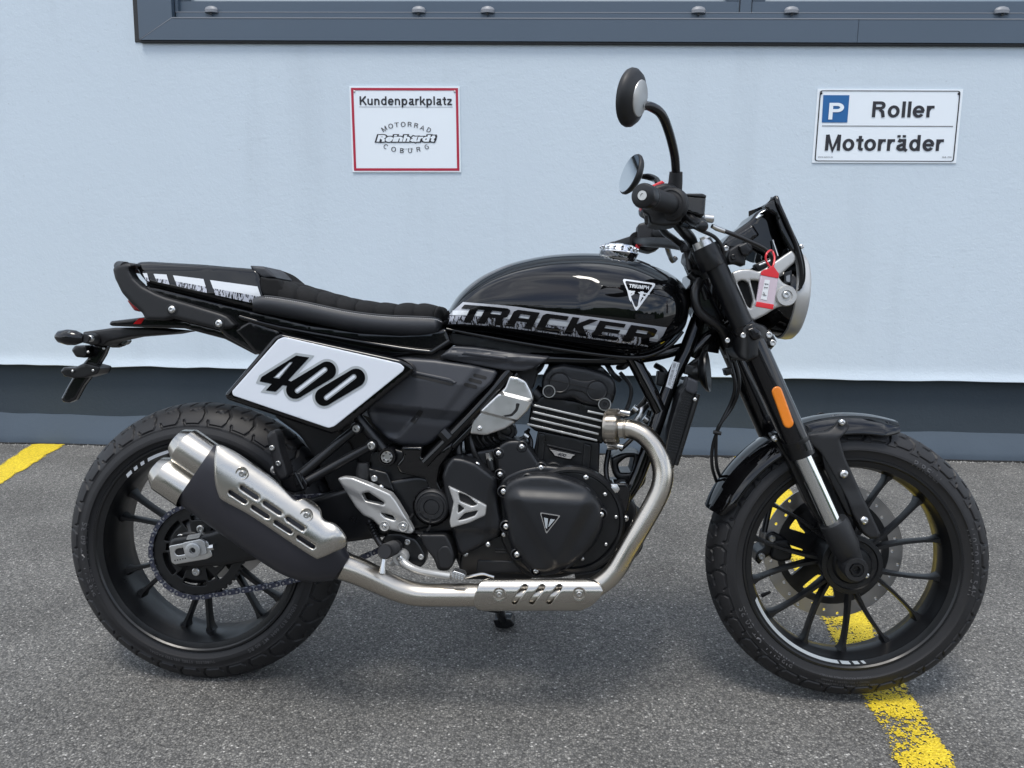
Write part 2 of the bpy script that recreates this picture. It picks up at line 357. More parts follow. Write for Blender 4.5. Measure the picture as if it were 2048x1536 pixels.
# stroke lettering in the style of a plain bold grotesque (capitals 1 high)
def _ov(cx, cy, rx, ry, a0=0, a1=360, n=22): return [(cx + rx * math.cos(R(a0 + (a1 - a0) * k / n)), cy + ry * math.sin(R(a0 + (a1 - a0) * k / n))) for k in range(n + 1)]
def glyphs(w):
    s = w / 2; X = .73; o = lambda: _ov(.31, X / 2, .31 - s, X / 2 + .02 - s); b = X - s
    bw = _ov(.31, X / 2, .29 - s, X / 2 + .015 - s)
    arch = lambda x0, x1: [(x0 + s, X * .55)] + _ov((x0 + x1) / 2, X * .58, (x1 - x0) / 2 - s, X * .44 - s, 165, 0, 10) + [(x1 - s, 0)]
    return {
     'o': (.66, [o()]), 'O': (.86, [_ov(.41, .5, .41 - s, .52 - s)]),
     'd': (.68, [bw, [(.60 - s, 0), (.60 - s, 1)]]), 'p': (.68, [[(v[0] + .02, v[1]) for v in bw], [(.02 + s, -.26), (.02 + s, X)]]),
     'u': (.66, [[(.02 + s, X), (.02 + s, X * .42)] + _ov(.30, X * .42, .28 - s, X * .44 - s, 180, 345, 10), [(.58 - s, 0), (.58 - s, X)]]),
     'n': (.66, [[(.02 + s, 0), (.02 + s, X)], arch(.02, .58)]), 'h': (.66, [[(.02 + s, 0), (.02 + s, 1)], arch(.02, .58)]),
     'r': (.44, [[(.02 + s, 0), (.02 + s, X)], [(.02 + s, X * .55), (.10 + s, X * .80), (.22, b), (.42, b + .01)]]),
     'e': (.65, [_ov(.31, X / 2, .31 - s, X / 2 + .02 - s, 2, 325, 22), [(s, X * .50), (.62 - s * .4, X * .50)]]),
     'l': (.25, [[(.03 + s, 0), (.03 + s, 1)]]), 'i': (.25, [[(.03 + s, 0), (.03 + s, X)], [(.03 + s, .86), (.03 + s, 1)]]),
     't': (.40, [[(.12 + s, .93), (.12 + s, .16), (.17 + s, s + .01), (.38, s)], [(0, X - s * .8), (.38, X - s * .8)]]),
     'k': (.62, [[(.02 + s, 0), (.02 + s, 1)], [(.12 + s, X * .42), (.50, X)], [(.22 + s, X * .52), (.56, 0)]]),
     'z': (.56, [[(.03, X - s), (.50, X - s)], [(.48, X - s * 1.2), (.08, s * 1.2)], [(.03, s), (.53, s)]]),
     'a': (.64, [[(.06 + s, X * .74), (.12 + s, X * .92), (.28, b + .01), (.44, X * .93 - .02), (.53 - s, X * .72), (.53 - s, X * .16), (.60, 0)], [(.53 - s, X * .56), (.30, X * .51), (.09 + s * .6, X * .40), (.03 + s, X * .24), (.10 + s, s + .01), (.27, s - .01), (.46, X * .16), (.53 - s, X * .32)]]),
     'K': (.78, [[(.04 + s, 0), (.04 + s, 1)], [(.12 + s, .42), (.68, 1)], [(.26 + s, .56), (.72, 0)]]),
     'R': (.80, [[(.04 + s, 0), (.04 + s, 1)], [(.04 + s, 1 - s), (.45, 1 - s)] + _ov(.45, .74, .26 - s, .26 - s, 90, -90, 10) + [(.04 + s, .48 + s)], [(.44, .48), (.58, .34), (.66 - s * .3, 0)]]),
     'P': (.74, [[(.04 + s, 0), (.04 + s, 1)], [(.04 + s, 1 - s), (.42, 1 - s)] + _ov(.42, .72, .28 - s * .6, .28 - s, 90, -90, 10) + [(.04 + s, .44 + s)]]),
     'M': (.92, [[(.05 + s, 0), (.05 + s, 1)], [(.85 - s, 0), (.85 - s, 1)], [(.05 + s * 1.1, 1), (.45, s * .3), (.85 - s * 1.1, 1)]]),
     'T': (.72, [[(.35, 0), (.35, 1)], [(0, 1 - s), (.70, 1 - s)]]), 'A': (.78, [[(.04, 0), (.38, 1 - s), (.72, 0)], [(.14, .30), (.62, .30)]]),
     'D': (.80, [[(.04 + s, 0), (.04 + s, 1)], [(.04 + s, 1 - s), (.36, 1 - s)] + _ov(.36, .5, .38 - s, .5 - s, 90, -90, 14) + [(.04 + s, s)]]),
     'C': (.80, [_ov(.42, .5, .40 - s, .52 - s, 45, 315, 18)]), 'G': (.84, [_ov(.42, .5, .40 - s, .52 - s, 45, 330, 18) + [(.76 - s, .45), (.45, .45)]]),
     'B': (.78, [[(.04 + s, 0), (.04 + s, 1)], [(.04 + s, 1 - s), (.42, 1 - s)] + _ov(.42, .755, .24 - s, .245 - s, 90, -90, 8) + [(.04 + s, .5)], [(.04 + s, .5), (.44, .5)] + _ov(.44, .27, .27 - s, .27 - s, 90, -90, 8) + [(.04 + s, s)]]),
     'U': (.80, [[(.04 + s, 1), (.04 + s, .38)] + _ov(.40, .38, .36 - s, .40 - s, 180, 360, 12) + [(.76 - s, 1)]]),
     'I': (.28, [[(.04 + s, 0), (.04 + s, 1)]]), 'H': (.80, [[(.04 + s, 0), (.04 + s, 1)], [(.74 - s, 0), (.74 - s, 1)], [(.04, .52), (.74, .52)]]),
     'F': (.66, [[(.04 + s, 0), (.04 + s, 1)], [(.04 + s, 1 - s), (.60, 1 - s)], [(.04 + s, .52), (.54, .52)]]), '1': (.5, [[(.10, .74), (.26, .98), (.26, 0)]]), ' ': (.34, []),
     'U2': (0, [])}
def strokes(text, w, wide=None, gap=0.):
    g = glyphs(w); ww = wide or w; V = []; Fc = []; x = 0.; ids = []
    chars = []
    for ch in text:
        chars.append(ch); um = ch == 'ä'; adv, pl = g['a' if um else ch]; pl = list(pl)
        if um: pl += [[(.13, .84), (.13, .99)], [(.41, .84), (.41, .99)]]
        for nst, q in enumerate(pl):
            q = np.array(q, float); q[:, 0] += x; q = q[np.concatenate([[True], np.linalg.norm(np.diff(q, axis=0), axis=1) > 1e-5])]; t = np.diff(q, axis=0); t /= np.linalg.norm(t, axis=1)[:, None]; nn = np.stack([-t[:, 1], t[:, 0]], -1)
            closed = np.linalg.norm(q[0] - q[-1]) < 1e-4; N = len(q); b = len(V)
            for i in range(N):
                if i == 0: a, c = (nn[-1], nn[0]) if closed else (nn[0], nn[0])
                elif i == N - 1: a, c = (nn[-1], nn[0]) if closed else (nn[-1], nn[-1])
                else: a, c = nn[i - 1], nn[i]
                m_ = a + c; m_ /= np.linalg.norm(m_) + 1e-9; k = ww / 2 / max(m_ @ a, .5); e = np.zeros(2)
                if ww > w and not closed and i in (0, N - 1): e = (t[0] * -1 if i == 0 else t[-1]) * (ww - w) / 2
                V += [q[i] + e + m_ * k, q[i] + e - m_ * k]; ids += [nst + 4 * (len(chars) % 2)] * 2
            Fc += [[b + 2 * i, b + 2 * i + 1, b + 2 * i + 3, b + 2 * i + 2] for i in range(N - 1)]
        x += adv + gap
    return np.array(V), Fc, x - gap, np.array(ids)
def letterpx(name, s, p0, p1, h, l, m, parent, fr, w=.18, up=None, gap=.03, wide=None, shear=0.):
    V, Fc, X, ids = strokes(s, w, wide, gap); p0, p1 = np.array(p0, float), np.array(p1, float); u = (p1 - p0) / X
    n_ = np.array([u[1], -u[0]]); n_ = n_ / np.linalg.norm(n_) * h
    if up is not None: n_ = np.array(up, float) / np.linalg.norm(up) * h
    q = p0 + (V[:, :1] + V[:, 1:2] * shear * h / np.linalg.norm(u)) * u + V[:, 1:2] * n_
    ll = (l(q[:, 0], q[:, 1]) if callable(l) else l) + ids * .00012
    return mk(name, Lw(q[:, 0], q[:, 1], ll, fr), Fc, m, parent, fr, fix=False)
# ================================================================== ground
def matasphalt():
    m = bpy.data.materials.new('asphalt'); m.use_nodes = True; t = m.node_tree; b = t.nodes['Principled BSDF']; L = t.links.new
    N = lambda ty: t.nodes.new(ty)
    tcn = N('ShaderNodeTexCoord'); v = N('ShaderNodeTexVoronoi'); v.inputs['Scale'].default_value = 235; v.inputs['Randomness'].default_value = 1
    v2 = N('ShaderNodeTexVoronoi'); v2.inputs['Scale'].default_value = 95
    n = N('ShaderNodeTexNoise'); n.inputs['Scale'].default_value = 3.0; n.inputs['Detail'].default_value = 7
    nf = N('ShaderNodeTexNoise'); nf.inputs['Scale'].default_value = 420; nf.inputs['Detail'].default_value = 3
    for q in (v, v2, n, nf): L(tcn.outputs['Object'], q.inputs['Vector'])
    sep = N('ShaderNodeSeparateColor'); L(v.outputs['Color'], sep.inputs[0])
    r = N('ShaderNodeValToRGB'); e = r.color_ramp.elements
    e[0].position = 0; e[0].color = (.115, .113, .108, 1); e[1].position = .93; e[1].color = (.37, .358, .33, 1)
    for p, c in ((.35, (.205, .201, .192)), (.7, (.28, .273, .255)), (.975, (.42, .41, .38)), (.990, (.72, .70, .66))): q = e.new(p); q.color = (*c, 1)
    L(sep.outputs[0], r.inputs['Fac'])
    dk = N('ShaderNodeMapRange'); dk.inputs[1].default_value = .1; dk.inputs[2].default_value = .55; dk.inputs[3].default_value = 1.0; dk.inputs[4].default_value = .45; L(v.outputs['Distance'], dk.inputs[0])
    big = N('ShaderNodeMapRange'); big.inputs[1].default_value = .3; big.inputs[2].default_value = .7; big.inputs[3].default_value = .78; big.inputs[4].default_value = 1.18; L(n.outputs['Fac'], big.inputs[0])
    mu = N('ShaderNodeMath'); mu.operation = 'MULTIPLY'; L(dk.outputs[0], mu.inputs[0]); L(big.outputs[0], mu.inputs[1])
    mm = N('ShaderNodeMixRGB'); mm.blend_type = 'MULTIPLY'; mm.inputs['Fac'].default_value = 1; L(r.outputs[0], mm.inputs['Color1']); L(mu.outputs[0], mm.inputs['Color2']); L(mm.outputs[0], b.inputs['Base Color'])
    b.inputs['Roughness'].default_value = .82
    ad = N('ShaderNodeMath'); ad.operation = 'ADD'; L(v.outputs['Distance'], ad.inputs[0]); L(v2.outputs['Distance'], ad.inputs[1])
    iv = N('ShaderNodeMath'); iv.operation = 'MULTIPLY'; iv.inputs[1].default_value = -1; L(ad.outputs[0], iv.inputs[0])
    a2 = N('ShaderNodeMath'); a2.operation = 'ADD'; L(iv.outputs[0], a2.inputs[0]); L(nf.outputs['Fac'], a2.inputs[1])
    bp = N('ShaderNodeBump'); bp.inputs['Strength'].default_value = .8; bp.inputs['Distance'].default_value = .0035; L(a2.outputs[0], bp.inputs['Height']); L(bp.outputs[0], b.inputs['Normal'])
    return m
M['asphalt'] = matasphalt()
def gridplane(name, x0, x1, y0, y1, nx, ny, zf, m):
    X, Y = np.meshgrid(np.linspace(x0, x1, nx), np.linspace(y0, y1, ny)); Z = zf(X, Y)
    V = np.stack([X, Y, Z], -1).reshape(-1, 3); Fc = [[j * nx + i, j * nx + i + 1, (j + 1) * nx + i + 1, (j + 1) * nx + i] for j in range(ny - 1) for i in range(nx - 1)]
    me = meshof(name, V, Fc, 60, fix=False); return link(name, me, m)
g = gridplane('ground', -150, 150, -150, 150, 3, 3, lambda x, y: x * 0, M['asphalt']); tag(g, kind='structure')

def matyellow():
    m = bpy.data.materials.new('worn_yellow_paint'); m.use_nodes = True; t = m.node_tree; b = t.nodes['Principled BSDF']; L = t.links.new; N = lambda ty: t.nodes.new(ty)
    tcn = N('ShaderNodeTexCoord'); v = N('ShaderNodeTexVoronoi'); v.inputs['Scale'].default_value = 210
    n = N('ShaderNodeTexNoise'); n.inputs['Scale'].default_value = 120; n.inputs['Detail'].default_value = 5; n.inputs['Roughness'].default_value = .6
    n2 = N('ShaderNodeTexNoise'); n2.inputs['Scale'].default_value = 9; n2.inputs['Detail'].default_value = 4
    for q in (v, n, n2): L(tcn.outputs['Object'], q.inputs['Vector'])
    at = N('ShaderNodeAttribute'); at.attribute_name = 'wear'
    s = N('ShaderNodeMath'); s.operation = 'MULTIPLY_ADD'; s.inputs[1].default_value = .75; L(n2.outputs['Fac'], s.inputs[0]); L(at.outputs['Fac'], s.inputs[2])
    s2 = N('ShaderNodeMath'); s2.operation = 'MULTIPLY_ADD'; s2.inputs[1].default_value = .9; L(n.outputs['Fac'], s2.inputs[0]); L(s.outputs[0], s2.inputs[2])
    s3 = N('ShaderNodeMath'); s3.operation = 'MULTIPLY_ADD'; s3.inputs[1].default_value = .30; L(v.outputs['Distance'], s3.inputs[0]); L(s2.outputs[0], s3.inputs[2])
    lt = N('ShaderNodeMapRange'); lt.inputs[1].default_value = 1.08; lt.inputs[2].default_value = 1.13; lt.inputs[3].default_value = 1; lt.inputs[4].default_value = 0; L(s3.outputs[0], lt.inputs[0])
    L(lt.outputs[0], b.inputs['Alpha'])
    r = N('ShaderNodeValToRGB'); r.color_ramp.elements[0].color = (.50, .36, .012, 1); r.color_ramp.elements[1].color = (.82, .62, .03, 1); r.color_ramp.elements[0].position = .35; r.color_ramp.elements[1].position = .6
    L(n.outputs['Fac'], r.inputs['Fac']); L(r.outputs[0], b.inputs['Base Color']); b.inputs['Roughness'].default_value = .6
    bp = N('ShaderNodeBump'); bp.inputs['Strength'].default_value = .7; bp.inputs['Distance'].default_value = .003; bp.invert = True; L(v.outputs['Distance'], bp.inputs['Height']); L(bp.outputs[0], b.inputs['Normal'])
    return m
M['yellow'] = matyellow()
def pline(a0, a1, b0, b1, wear0, wear1):
    """painted bay line between its two long edges a (left) and b (right); slightly wavy, worn rims"""
    V = []; Fc = []; W = []; nu, nv = 60, 9
    for i in range(nu):
        t = i / (nu - 1); A = a0.lerp(a1, t); B = b0.lerp(b1, t)
        for j in range(nv):
            s = j / (nv - 1); p = A.lerp(B, -.05 + 1.1 * s); V.append((p.x, p.y, .003)); W.append(wear0 + (wear1 - wear0) * t + (.30 if j in (0, nv - 1) else 0.) )
    for i in range(nu - 1):
        for j in range(nv - 1): Fc.append([i * nv + j, i * nv + j + 1, (i + 1) * nv + j + 1, (i + 1) * nv + j])
    o = mk('parking_line', V, Fc, M['yellow'], None, None, fix=False); at = o.data.attributes.new('wear', 'FLOAT', 'POINT'); at.data.foreach_set('value', W); return tag(o, kind='structure')
def ext(a, b, k): return a + (b - a) * k
a0, a1 = G(86, 876), G(0, 932); b0, b1 = G(150, 876), G(0, 969)
pline(a0, ext(a0, a1, 2.6), b0, ext(b0, b1, 1.6), -.12, -.05)
a0, a1 = G(1470, 912), G(1796, 1536); b0, b1 = G(1536, 912), G(1915, 1536)
pline(a0, ext(a0, a1, 1.6), b0, ext(b0, b1, 1.6), -.10, .16)

# ================================================================== wall
def matplaster(name, c, sc, st, var):
    m = bpy.data.materials.new(name); m.use_nodes = True; t = m.node_tree; b = t.nodes['Principled BSDF']; L = t.links.new; N = lambda ty: t.nodes.new(ty)
    tcn = N('ShaderNodeTexCoord'); n = N('ShaderNodeTexNoise'); n.inputs['Scale'].default_value = sc; n.inputs['Detail'].default_value = 8; n.inputs['Roughness'].default_value = .6; n.inputs['Distortion'].default_value = .6
    n1 = N('ShaderNodeTexNoise'); n1.inputs['Scale'].default_value = 1.6; n1.inputs['Detail'].default_value = 5
    n3 = N('ShaderNodeTexNoise'); n3.inputs['Scale'].default_value = 22; n3.inputs['Detail'].default_value = 4
    v = N('ShaderNodeTexVoronoi'); v.inputs['Scale'].default_value = 13; v.inputs['Randomness'].default_value = 1
    for q in (n, n1, n3, v): L(tcn.outputs['Object'], q.inputs['Vector'])
    r = N('ShaderNodeMixRGB'); r.inputs['Color1'].default_value = (*[k * (1 - var) for k in c], 1); r.inputs['Color2'].default_value = (*[k * (1 + var) for k in c], 1); L(n1.outputs['Fac'], r.inputs['Fac'])
    sp = N('ShaderNodeMath'); sp.operation = 'LESS_THAN'; sp.inputs[1].default_value = .045; L(v.outputs['Distance'], sp.inputs[0])
    spm = N('ShaderNodeMath'); spm.operation = 'MULTIPLY'; spm.inputs[1].default_value = .16; L(sp.outputs[0], spm.inputs[0])
    r2 = N('ShaderNodeMixRGB'); r2.inputs['Color2'].default_value = (.12, .12, .11, 1); L(r.outputs[0], r2.inputs['Color1']); L(spm.outputs[0], r2.inputs['Fac']); L(r2.outputs[0], b.inputs['Base Color'])
    b.inputs['Roughness'].default_value = .85; b.inputs['Specular IOR Level'].default_value = .3
    mp_ = N('ShaderNodeMapping'); mp_.inputs['Scale'].default_value = (7, 7, .8); n5 = N('ShaderNodeTexNoise'); n5.inputs['Scale'].default_value = 1.0; n5.inputs['Detail'].default_value = 6; L(tcn.outputs['Object'], mp_.inputs[0]); L(mp_.outputs[0], n5.inputs['Vector'])
    mr = N('ShaderNodeMapRange'); mr.inputs[1].default_value = .55; mr.inputs[2].default_value = .8; mr.inputs[3].default_value = 0; mr.inputs[4].default_value = .22; L(n5.outputs['Fac'], mr.inputs[0])
    r3 = N('ShaderNodeMixRGB'); r3.inputs['Color2'].default_value = (*[k * .72 for k in c], 1); L(r2.outputs[0], r3.inputs['Color1']); L(mr.outputs[0], r3.inputs['Fac']); L(r3.outputs[0], b.inputs['Base Color'])
    s = N('ShaderNodeMath'); s.operation = 'MULTIPLY_ADD'; s.inputs[1].default_value = .9; L(n3.outputs['Fac'], s.inputs[0]); L(n.outputs['Fac'], s.inputs[2])
    bp = N('ShaderNodeBump'); bp.inputs['Strength'].default_value = st; bp.inputs['Distance'].default_value = .004; L(s.outputs[0], bp.inputs['Height']); L(bp.outputs[0], b.inputs['Normal'])
    return m
M['plaster'] = matplaster('pale_blue_plaster', (.565, .648, .718), 85, .30, .035)
M['plinth'] = matplaster('dark_plinth_paint', (.044, .058, .071), 60, .4, .12)
M['foot'] = matplaster('lit_plinth_paint', (.060, .080, .104), 40, .35, .15)  # plinth paint again, lightened in colour for sky light on the sloped face
def wz(px, py, l): q = P(px, py, l, WALL); return q
# heights of the render edge and of the plinth along the wall
PT = .042                                        # render stands this proud of the plinth
pa, pb = wz(0, 729, PT), wz(2048, 766, PT); fa, fb = wz(0, 826, 0.), wz(2048, 868, 0.)
def zline(a, b): return lambda x: a.z + (b.z - a.z) * (x - a.x) / (b.x - a.x)
ztop, zfoot = zline(pa, pb), zline(fa, fb)
X0, X1 = -6.0, 6.0; WTOP = 3.6
xs = np.linspace(X0, X1, 420); wig = np.interp(xs, np.linspace(X0, X1, 130), np.random.randn(130)) * .0022
def strip(rows, xs=xs):
    V = []; K = len(rows)
    for i, x in enumerate(xs):
        for f in rows: y, z = f(i, x); V.append((x, y, z))
    Fc = [[i * K + j, i * K + j + 1, (i + 1) * K + j + 1, (i + 1) * K + j] for i in range(len(xs) - 1) for j in range(K - 1)]
    return V, Fc
wall = bpy.data.objects.new('building_wall', None); C.objects.link(wall); wall.matrix_world = WALL; FRM[wall] = WALL
tag(wall, 'pale blue plastered building wall with a dark painted plinth behind the motorcycle', 'wall')
clampz = lambda x: max(.2, min(.6, float(ztop(x))))
# window opening in the rendered wall: x from WX0 on, z above WZ
wl = wz(284, 84, PT); wr = wz(2048, 91, PT); WX0 = wz(273, 40, PT).x; WX1 = 4.2; zsill = zline(wl, wr); WH = 1.0
V = []; Fc = []
# render: columns with fine rows near the lip
def rend(x0, x1, lo, hi, n, name, lip=True):
    q = np.linspace(x0, x1, n); wg = np.interp(q, xs, wig)
    rows = []
    if lip:
        rows += [lambda i, x: (.05, lo(x) + wg[i]), lambda i, x: (-PT - .007, lo(x) + wg[i]), lambda i, x: (-PT - .012, lo(x) + .003 + wg[i]), lambda i, x: (-PT - .011, lo(x) + .008 + wg[i]), lambda i, x: (-PT - .0045, lo(x) + .026), lambda i, x: (-PT - .001, lo(x) + .052), lambda i, x: (-PT, lo(x) + .075)]
    else: rows += [lambda i, x: (-PT, lo(x))]
    rows += [lambda i, x: (-PT, hi(x)), lambda i, x: (.10, hi(x))]
    v, f = strip(rows, q); return mk(name, v, f, M['plaster'], wall, WALL, 40, fix=False)
rend(X0, X1, clampz, lambda x: float(zsill(x)) if True else 0, 420, 'plaster')
rend(X0, WX0, lambda x: float(zsill(x)), lambda x: WTOP, 4, 'plaster', False)
rend(WX1, X1, lambda x: float(zsill(x)), lambda x: WTOP, 4, 'plaster', False)
rend(WX0, WX1, lambda x: float(zsill(x)) + WH, lambda x: WTOP, 4, 'plaster', False)
v, f = strip([lambda i, x: (0, clampz(x) + .01), lambda i, x: (0, float(zfoot(x)) + wig[i] * 1.2)]); mk('plinth', v, f, M['plinth'], wall, WALL, fix=False)
fz = lambda x: float(zfoot(x))
v, f = strip([lambda i, x: (0.0, fz(x) + wig[i] * 1.2), lambda i, x: (-.010, fz(x) - .004 + wig[i]), lambda i, x: (-.070, .035), lambda i, x: (-.082 + wig[i] * 2, .018), lambda i, x: (-.084 + wig[i] * 2, -.03)]); mk('footing', v, f, M['foot'], wall, WALL, 50, fix=False)
v, f = strip([lambda i, x: (-PT, WTOP), lambda i, x: (-PT - .06, WTOP), lambda i, x: (-PT - .06, WTOP + .12), lambda i, x: (.4, WTOP + .12)], np.linspace(X0, X1, 4)); mk('coping', v, f, M['frame'], wall, WALL)
xs2 = np.linspace(X0, X1, 900); jo = .010 + .012 * np.abs(np.interp(xs2, np.linspace(X0, X1, 380), np.random.randn(380))) + .003 * np.random.rand(900)
v, f = strip([lambda i, x: (-.070, .0035), lambda i, x: (-.084 - float(jo[i]), .0035)], xs2); jt = mk('tar_joint', v, f, mat('tar', (.012, .012, .012), .8, bump=.8, bs=300, bd=.004), wall, WALL, fix=False)
# grit lying along the foot of the wall
V = []; Fc = []
for k in range(1500):
    x = random.uniform(-3.2, 3.2); y = -.084 - abs(random.gauss(0, .022)); r = random.uniform(.0012, .0045); p = WALL @ Vector((x, y, 0)); n0 = len(V)
    for a in range(5): V.append((p.x + r * math.cos(a * 1.257 + k) * random.uniform(.7, 1.2), p.y + r * math.sin(a * 1.257 + k) * random.uniform(.7, 1.2), 0.0))
    V.append((p.x, p.y, r * random.uniform(.8, 1.3))); Fc += [[n0 + a, n0 + (a + 1) % 5, n0 + 5] for a in range(5)]
grit = mk('grit', V, Fc, mat('pale_grit', (.34, .33, .31), .9, var=.7, vs=300), None, None, 10); tag(grit, 'loose pale grit lying along the foot of the wall', 'grit', kind='stuff')

# ================================================================== window
win = bpy.data.objects.new('window', None); C.objects.link(win); win.matrix_world = WALL @ T(wl.x, -PT, wl.z); FRM[win] = win.matrix_world.copy()
tag(win, 'wide grey aluminium framed window set in the pale wall above the motorcycle', 'window')
sl = math.atan2(wr.z - wl.z, wr.x - wl.x); WF = WALL @ T(wl.x, -PT, wl.z) @ Matrix.Rotation(-sl, 4, 'Y')
def hgt(px, py, l): return (WF.inverted() @ (WALL @ wz(px, py, PT + l))).z
def wbox(name, x0, x1, z0, z1, l0, l1, m, parent=win, bev=.0015): return box(name, ((x0 + x1) / 2, -(l0 + l1) / 2, (z0 + z1) / 2), (x1 - x0, l1 - l0, z1 - z0), m, parent, WF, bev)
WWd = WX1 - wl.x - .02; jx = (WF.inverted() @ (WALL @ wz(345, 40, PT + .02))).x; h1 = hgt(1024, 36, .022)
xj = (WF.inverted() @ (WALL @ wz(1716, 60, PT + .02))).x
def prism(name, pts, l0, l1, m, parent=win):      # pts (x,z) in the window frame
    n = len(pts); V = [(x, -l1, z) for x, z in pts] + [(x, -l0, z) for x, z in pts]; Fc = [list(range(n)), list(range(n, 2 * n))[::-1]] + [[i, (i + 1) % n, (i + 1) % n + n, i + n] for i in range(n)]
    return mk(name, V, Fc, m, parent, WF)
prism('bottom_board', [(.0015, .004), (xj - .001, .004), (xj - .001, h1), (jx, h1)], -.06, .022, M['frame'])
prism('bottom_board', [(xj + .001, .004), (WWd, .004), (WWd, h1), (xj + .001, h1)], -.06, .022, M['frame'])
prism('side_board', [(-.0005, .006), (jx - .0015, h1 + .001), (jx - .0015, WH - .02), (-.0005, WH - .004)], -.06, .022, M['frame'])
wbox('bottom_seal', 0, WWd, -.006, .0035, -.04, .016, M['framed'])
wbox('foam_strip', -.032, -.002, -.002, WH, -.05, .004, M['framed'])
h2 = hgt(1024, 26, -.01)
wbox('sill_ledge', jx + .004, WWd, h1 - .012, h2, -.07, -.004, M['frame'])
wbox('jamb_ledge', jx + .001, jx + .016, h2 + .001, WH - .03, -.07, -.004, M['frame'])
wbox('edge_highlight', jx, WWd, h1 - .0035, h1 + .0012, .0215, .0235, M['cap'], bev=.0004)  # pale strip painting in the light caught by the board's upper edge
wbox('edge_highlight', jx + .004, WWd, h2 - .0012, h2 + .0022, -.006, -.0030, M['cap'], bev=.0004)  # same painted highlight along the ledge edge
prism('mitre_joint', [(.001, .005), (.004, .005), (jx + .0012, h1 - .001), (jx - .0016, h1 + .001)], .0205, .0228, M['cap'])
h3 = hgt(1300, 3.5, -.03)
for (pa_, pb_, rl) in ((352, 1477, 0), (1503, 2700, 1)):
    x0 = (WF.inverted() @ (WALL @ wz(pa_, 20, PT - .03))).x; x1 = min((WF.inverted() @ (WALL @ wz(pb_, 20, PT - .03))).x, WWd - .01)
    s = wbox('sash', x0, x1, h2 + .002, h3, -.08, -.022, M['frame'])
    wbox('sash_side', x0, x0 + .055, h3 + .001, WH - .04, -.08, -.022, M['frame'], s); wbox('sash_side', x1 - .055, x1, h3 + .001, WH - .04, -.08, -.022, M['frame'], s)
    wbox('glass', x0 + .057, x1 - .057, h3 + .001, WH - .05, -.07, -.062, M['wglass'], s, 0)
x0 = (WF.inverted() @ (WALL @ wz(1479, 20, PT - .03))).x; x1 = (WF.inverted() @ (WALL @ wz(1501, 20, PT - .03))).x
wbox('mullion', x0, x1, h2 + .001, WH - .03, -.08, -.016, M['frame'])
wbox('head_board', 0, WWd, WH - .018, WH + .05, -.05, .02, M['frame'])
for px in (422, 837, 975, 1397, 1583, 2004):
    q = WF.inverted() @ (WALL @ wz(px, 28 if px > 500 else 24, PT + .004)); s = .034
    c = lathe('drain_cap', [(-.003, .0), (-.003, .030), (.004, .031), (.010, .025), (.013, .012), (.0135, 0)], (q.x, -.004, h2 + .002), (0, 0, 1), M['cap'], win, WF, 24); c.data.transform(Matrix.Translation((q.x, .000, h2 + .002)) @ Matrix.Diagonal((1, .5, 1.7, 1)) @ Matrix.Translation((-q.x, .004, -h2 - .002)))
    lathe('drain_plug', [(0, .006), (.003, .006), (.004, 0)], (q.x, -.006, h2 - .009), (0, -1, 0), M['framed'], c, WF, 12)

# ================================================================== signs
def sign(name, corners, th, label, m):
    root = shell(name, corners, PT + th, PT + .001, m, None, WALL, flat=True, step=400, er=0); tag(root, label, 'sign'); return root
def quadmap(c):      # u,v in 0..1 -> side view
    a, b, d, e = (np.array(q, float) for q in c)   # TL TR BR BL
    return lambda u, v: a * (1 - u) * (1 - v) + b * u * (1 - v) + d * u * v + e * (1 - u) * v
c1 = [(698.5, 172.5), (919, 173), (922, 344.5), (705, 344.5)]; q1 = quadmap(c1)
s1 = sign('customer_parking_sign', c1, .005, 'white customer parking sign with red border, left of the mirrors', M['signw'])
lz = PT + .0062
def qpoly(q, pts): return [tuple(q(u, v)) for u, v in pts]
def frameband(q, a, b, m, parent, l, name, rr=0, ra=.02, rb=.02):
    ou = [(a, a * 1.3), (1 - a, a * 1.3), (1 - a, 1 - a * 1.3), (a, 1 - a * 1.3)]; inn = [(b, b * 1.3), (1 - b, b * 1.3), (1 - b, 1 - b * 1.3), (b, 1 - b * 1.3)]
    O, I = qpoly(q, ou), qpoly(q, inn)
    if rr: O, I = rnd(O, rr), rnd(I, rr * .8)
    return shell(name, O, l, None, m, parent, WALL, holes=[I], flat=True, step=60)
frameband(q1, .014, .036, M['signr'], s1, lz, 'red_border')
def qtext(s, q, u0, u1, v, h, m, parent, l, bold=0, space=1., name='lettering', shear=0.):
    p0, p1 = q(u0, v), q(u1, v); up = q((u0 + u1) / 2, v - .3) - q((u0 + u1) / 2, v); up /= np.linalg.norm(up)
    return textpx(name, s, p0, p1, h, l, m, parent, WALL, bold=bold, slant=up, space=space, shear=shear)
def qlet(s, q, u0, u1, v, h, m, parent, l, w, gap=.03, name='lettering', shear=0., wide=None):
    p0, p1 = q(u0, v), q(u1, v); up = q((u0 + u1) / 2, v - .3) - q((u0 + u1) / 2, v); return letterpx(name, s, p0, p1, h, l, m, parent, WALL, w, up, gap, wide, shear)
qlet('Kundenparkplatz', q1, .085, .932, .218, 17.6, M['signk'], s1, lz, .165, .045)
shell('underline', qpoly(q1, [(.08, .238), (.935, .238), (.935, .2425), (.08, .2425)]), lz, None, M['cap'], s1, WALL, flat=True, step=300)
